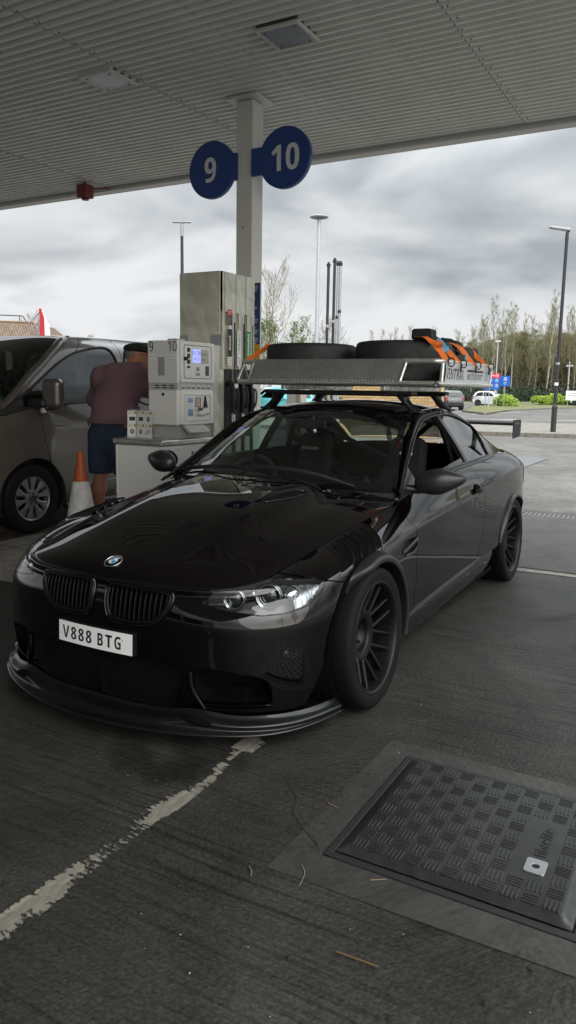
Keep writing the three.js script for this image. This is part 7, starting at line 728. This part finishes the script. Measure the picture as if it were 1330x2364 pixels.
// parked cars: a small hatchback, cloned and repainted
function hatch(name, label, paint, pos, turn, group) { const c = thing(name, label, 'car', pos, turn, group); const low = smoothLoop([[-1.86, .30], [-1.94, .45], [-1.93, .80], [-1.80, .98], [-.9, 1.0], [.4, .985], [.82, .97], [1.45, .84], [1.80, .70], [1.93, .52], [1.92, .32], [1.6, .24], [-1.5, .24]], 4).map((p) => [p[0], p[1]]); const hole = (x0) => Array.from({ length: 20 }, (_, i) => [x0 + .33 * Math.cos(i * .314), .30 + .33 * Math.sin(i * .314)]);
  const lowG = ext(low, 1.66, .09).translate(0, 0, -.83), P = lowG.attributes.position; for (let i = 0; i < P.count; i++) { const x = P.getX(i), k = 1 - .22 * sstep(1.2, 1.95, Math.abs(x)); P.setZ(i, P.getZ(i) * k); } lowG.computeVertexNormals(); part(c, 'body', toCreasedNormals(lowG, .7), paint);
  const cab = [[-1.80, .95], [-1.62, 1.30], [-1.35, 1.46], [-.6, 1.51], [.05, 1.45], [.45, 1.22], [.86, .95]], cabG = ext(cab, 1.5, .05).translate(0, 0, -.75), Q = cabG.attributes.position; const tap = (q) => { for (let i = 0; i < q.count; i++) { const y = q.getY(i); q.setZ(i, q.getZ(i) * (1.04 - .22 * sstep(.95, 1.5, y))); } }; tap(Q); cabG.computeVertexNormals(); part(c, 'cabin', toCreasedNormals(cabG, .6), paint);
  for (const s of [1, -1]) for (const w of [[[-1.52, 1.02], [-1.40, 1.28], [-1.10, 1.38], [-.78, 1.40], [-.76, 1.02]], [[-.68, 1.02], [-.70, 1.40], [-.1, 1.37], [.22, 1.20], [.52, 1.02]]]) { const g = ext(w, .012).translate(0, 0, .782); tap(g.attributes.position); part(c, 'side_window', s > 0 ? g : flip(g.clone().scale(1, 1, -1)), MB.glass); }
  part(c, 'windscreen', xf(box(.012, .52, 1.18, 0, 0, 0, .004), { r: [0, 0, .96], p: [.445, 1.215, 0] }), MB.glass); part(c, 'rear_window', xf(box(.012, .34, 1.10, 0, 0, 0, .004), { r: [0, 0, -.47], p: [-1.70, 1.19, 0] }), MB.glass);
  for (const x of [-1.22, 1.22]) for (const s of [1, -1]) { const w = new THREE.Group(); w.name = 'wheel'; w.position.set(x, .30, s * .74); c.add(w); part(w, 'tyre', cyl(.30, .30, .2, 0, 0, 0, 28, 'z'), MB.rubber); part(w, 'rim', cyl(.20, .20, .21, 0, 0, 0, 20, 'z'), MB.pole); part(w, 'hub', cyl(.06, .06, .216, 0, 0, 0, 10, 'z'), MB.rubber); part(c, 'wheel_arch', cyl(.345, .345, .06, x, .32, s * .822, 28, 'z'), MB.rubber); }
  for (const s of [1, -1]) { part(c, 'tail_light', box(.10, .34, .14, -1.86, .86, s * .66, .04), MB.red); part(c, 'headlight', box(.26, .16, .26, 1.66, .72, s * .56, .06), mat(.6, .62, .64, .1)); part(c, 'door_mirror', box(.12, .13, .2, .42, 1.03, s * .92, .05), paint); part(c, 'door_handle', box(.18, .03, .03, -.5, .90, s * .838, .01), paint); } part(c, 'bumper', box(.12, .22, 1.35, -1.90, .42, 0, .05), MB.rubber); return c; }
const carP = (r, g, b) => new THREE.MeshPhysicalMaterial({ color: lin(r, g, b), roughness: .4, clearcoat: 1, clearcoatRoughness: .05 });
{ const p = (u, D) => { const [x, z] = gp(u, D); return [x, gy(x, z), z]; }; hatch('hatchback', 'white hatchback facing right behind the large shrub on the far car park', carP(.62, .63, .64), p(.2655, 76.5), -.12); hatch('hatchback', 'teal hatchback facing left, seen under the roof rack beside the dispenser', carP(.05, .42, .46), p(-.0115, 36.5), 2.62); hatch('hatchback', 'white hatchback parked beyond the teal car', carP(.66, .67, .68), p(-.022, 50), 2.5); hatch('hatchback', 'dark grey car with its red tail lamp showing right of the brick wall', carP(.02, .022, .026), p(.2045, 60), 2.25); hatch('hatchback', 'white car at the right edge beside the parking sign', carP(.62, .63, .64), p(.392, 82), -.3); }
// signs of the far car park
{ const sp = (u, D, y, w, h, name, label, draw, legs, W = 256) => { const [x, z] = gp(u, D), t = thing(name, label, 'sign', [x, gy(x, z), z], faceCam(x, z)); part(t, 'panel', box(w, h, .05, 0, y, 0, .01), MB.white); part(t, 'panel_print', new THREE.PlaneGeometry(w, h).translate(0, y, .0265), new THREE.MeshPhysicalMaterial({ map: canvasTex(W, Math.round(W * h / w), draw), roughness: .5 })); for (const lx of legs) part(t, 'post', cyl(.035, .035, y + h * .4, lx, (y + h * .4) / 2, -.05, 8), MB.pole); };
  const up = (q, x, y, r) => { q.strokeStyle = q.fillStyle = '#e8eef6'; q.lineWidth = 4; q.beginPath(); q.arc(x, y, r, 0, 7); q.stroke(); q.lineWidth = 5; q.beginPath(); q.moveTo(x, y + r * .6); q.lineTo(x, y - r * .5); q.moveTo(x - r * .4, y - r * .1); q.lineTo(x, y - r * .55); q.lineTo(x + r * .4, y - r * .1); q.stroke(); };
  sp(.263, 72, 2.40, 1.42, 1.52, 'direction_sign', 'red and blue direction sign partly hidden by the roof rack', (q, w, h) => { q.fillStyle = '#1557b0'; q.fillRect(0, 0, w, h); q.fillStyle = '#c3263a'; q.fillRect(0, 0, w, h * .3); q.fillStyle = '#fff'; q.font = 'bold 26px sans-serif'; q.fillText('Entrance', 56, 48); q.fillText('Petrol', 60, 130); q.fillText('Parking', 44, 214); up(q, 206, 40, 24); up(q, 206, 122, 26); up(q, 206, 208, 26); }, [-.5, .5]);
  sp(.2802, 72, 2.45, .88, .95, 'direction_sign', 'small blue direction sign above the large shrub', (q, w, h) => { q.fillStyle = '#1557b0'; q.fillRect(0, 0, w, h); q.fillStyle = '#fff'; q.font = 'bold 42px sans-serif'; q.textAlign = 'center'; q.fillText('Exit', w / 2, 70); q.fillText('only', w / 2, 116); up(q, w / 2, 196, 36); }, [0]);
  sp(.3705, 75, 1.20, 1.42, .92, 'parking_sign', 'white parking time sign on two legs at the right edge', (q, w, h) => { q.fillStyle = '#e9e9e7'; q.fillRect(0, 0, w, h); q.fillStyle = '#30343a'; q.textAlign = 'center'; q.font = 'bold 30px sans-serif'; q.fillText('2 Hours', w / 2, 56); q.fillText('Free Parking', w / 2, 92); q.fillStyle = '#9a9c9e'; for (let k = 0; k < 3; k++) q.fillRect(40, 112 + k * 14, 176, 5); }, [-.5, .5]); const [sx, sz] = gp(.2602, 60); solo('marker_post', 'thin pale marker post at the near end of the verge', 'post', cyl(.03, .03, 2.0, sx, 1.0, sz, 8), MB.poleL); }
// tiled roof, rail and red frame far left
{ const t = thing('tiled_building', 'building with a brown tiled hip roof above the van at the left', 'building', [-30.6, 0, -25.4], .51); const tile = new THREE.MeshPhysicalMaterial({ map: dataTex(128, (u, v) => { const r = Math.floor(v * 8), o = (r % 2) * .5, a = ((u * 8 + o) % 1), b = (v * 8) % 1, k = Math.min(1, Math.abs(a - .5) * 2 + b * .6), j = N3(Math.floor(u * 8 + o) * 3.1, r * 2.7, 1) * .12; const g = (k > 1 - .12 ? .30 : .52) + j; return [g * .86, g * .72, g * .60]; }, true), roughness: .95 }); tile.map.repeat.set(.9, .9); part(t, 'wall', bx(-9, 1.05, 0, 3.95, -7.5, -.4), mat(.32, .22, .14, .9));
  const roof = (a) => { const g = new THREE.BufferGeometry(); g.setAttribute('position', new THREE.Float32BufferAttribute(a.flat(), 3)); g.setIndex(a.length === 4 ? [0, 1, 2, 0, 2, 3] : [0, 1, 2]); g.computeVertexNormals(); return shell(boxUV(g), .05); }; part(t, 'roof', roof([[-.82, 3.93, 0], [1.5, 3.93, 0], [.72, 4.74, -1.3], [-1.8, 4.80, -1.3]]), tile); part(t, 'roof', roof([[1.5, 3.93, 0], [1.5, 3.93, -6], [.72, 4.74, -5], [.72, 4.74, -1.3]]), tile); part(t, 'roof', roof([[-9, 4.8, .6], [-.82, 3.93, 0], [-1.8, 4.80, -1.3], [-9, 4.8, -1.3]]), tile); part(t, 'ridge_tiles', [rod([-1.8, 4.80, -1.3], [.72, 4.76, -1.3], .06), rod([.72, 4.76, -1.3], [1.52, 3.93, 0], .06), rod([-1.8, 4.8, -1.3], [-.82, 3.93, 0], .06)], mat(.20, .12, .075, .9)); part(t, 'roof_rail', [rod([-4, 5.22, -1.6], [.02, 5.13, -1.6], .028), rod([-.15, 5.13, -1.6], [-.15, 4.7, -1.6], .022), rod([.02, 5.13, -1.6], [.3, 4.74, -1.6], .028), rod([.27, 4.8, -1.6], [.36, 4.62, -1.6], .022)], MB.poleD);
  const f = thing('red_frame', 'red and white upright sign frame with grey braces beside the tiled roof', 'sign', [-28.9, 0, -25.9], .51); part(f, 'panel', ext([[-.06, 3.6], [.42, 3.6], [.38, 4.55], [.30, 4.62], [.02, 5.28], [-.06, 5.28]], .10, .01), MB.white); part(f, 'red_edge', ext([[-.10, 3.9], [.14, 3.9], [.14, 4.9], [.0, 5.34], [-.10, 5.34]], .14, .01).translate(0, 0, -.0), MB.red); part(f, 'brace', [rod([-.75, 4.55, -.1], [-.08, 5.2, .05], .03), rod([-.62, 4.30, -.1], [-.08, 4.78, .05], .03), rod([-.5, 4.12, -.1], [-.08, 4.48, .05], .03), rod([-.2, 3.6, 0], [-.2, 5.1, 0], .03)], MB.pole); part(f, 'post', [cyl(.06, .06, 4, 0, 2, .05, 8)], MB.pole); }
// unseen shop added behind the camera to darken reflections in the car's nose
{ const s = thing('added_shop', 'unseen added shop with dark glazed front behind the camera, for dark reflections in the coupe', 'building', [0, 0, 21]); part(s, 'wall', [bx(-26, 3, 0, 4.2, .3, 9), bx(-26, 3, 3.4, 4.2, 0, .3)], mat(.25, .24, .22, .8)); for (let i = 0; i < 6; i++) { part(s, 'window', bx(-25 + i * 4.3, -21.2 + i * 4.3, .4, 3.3, .05, .25), mat(.012, .014, .016, .06)); part(s, 'mullion', bx(-21.2 + i * 4.3, -20.7 + i * 4.3, 0, 3.4, 0, .29), mat(.2, .2, .2, .5)); } part(s, 'stall_riser', bx(-26, 3, 0, .4, 0, .29), mat(.2, .19, .18, .8)); }
renderer.render(scene, camera);
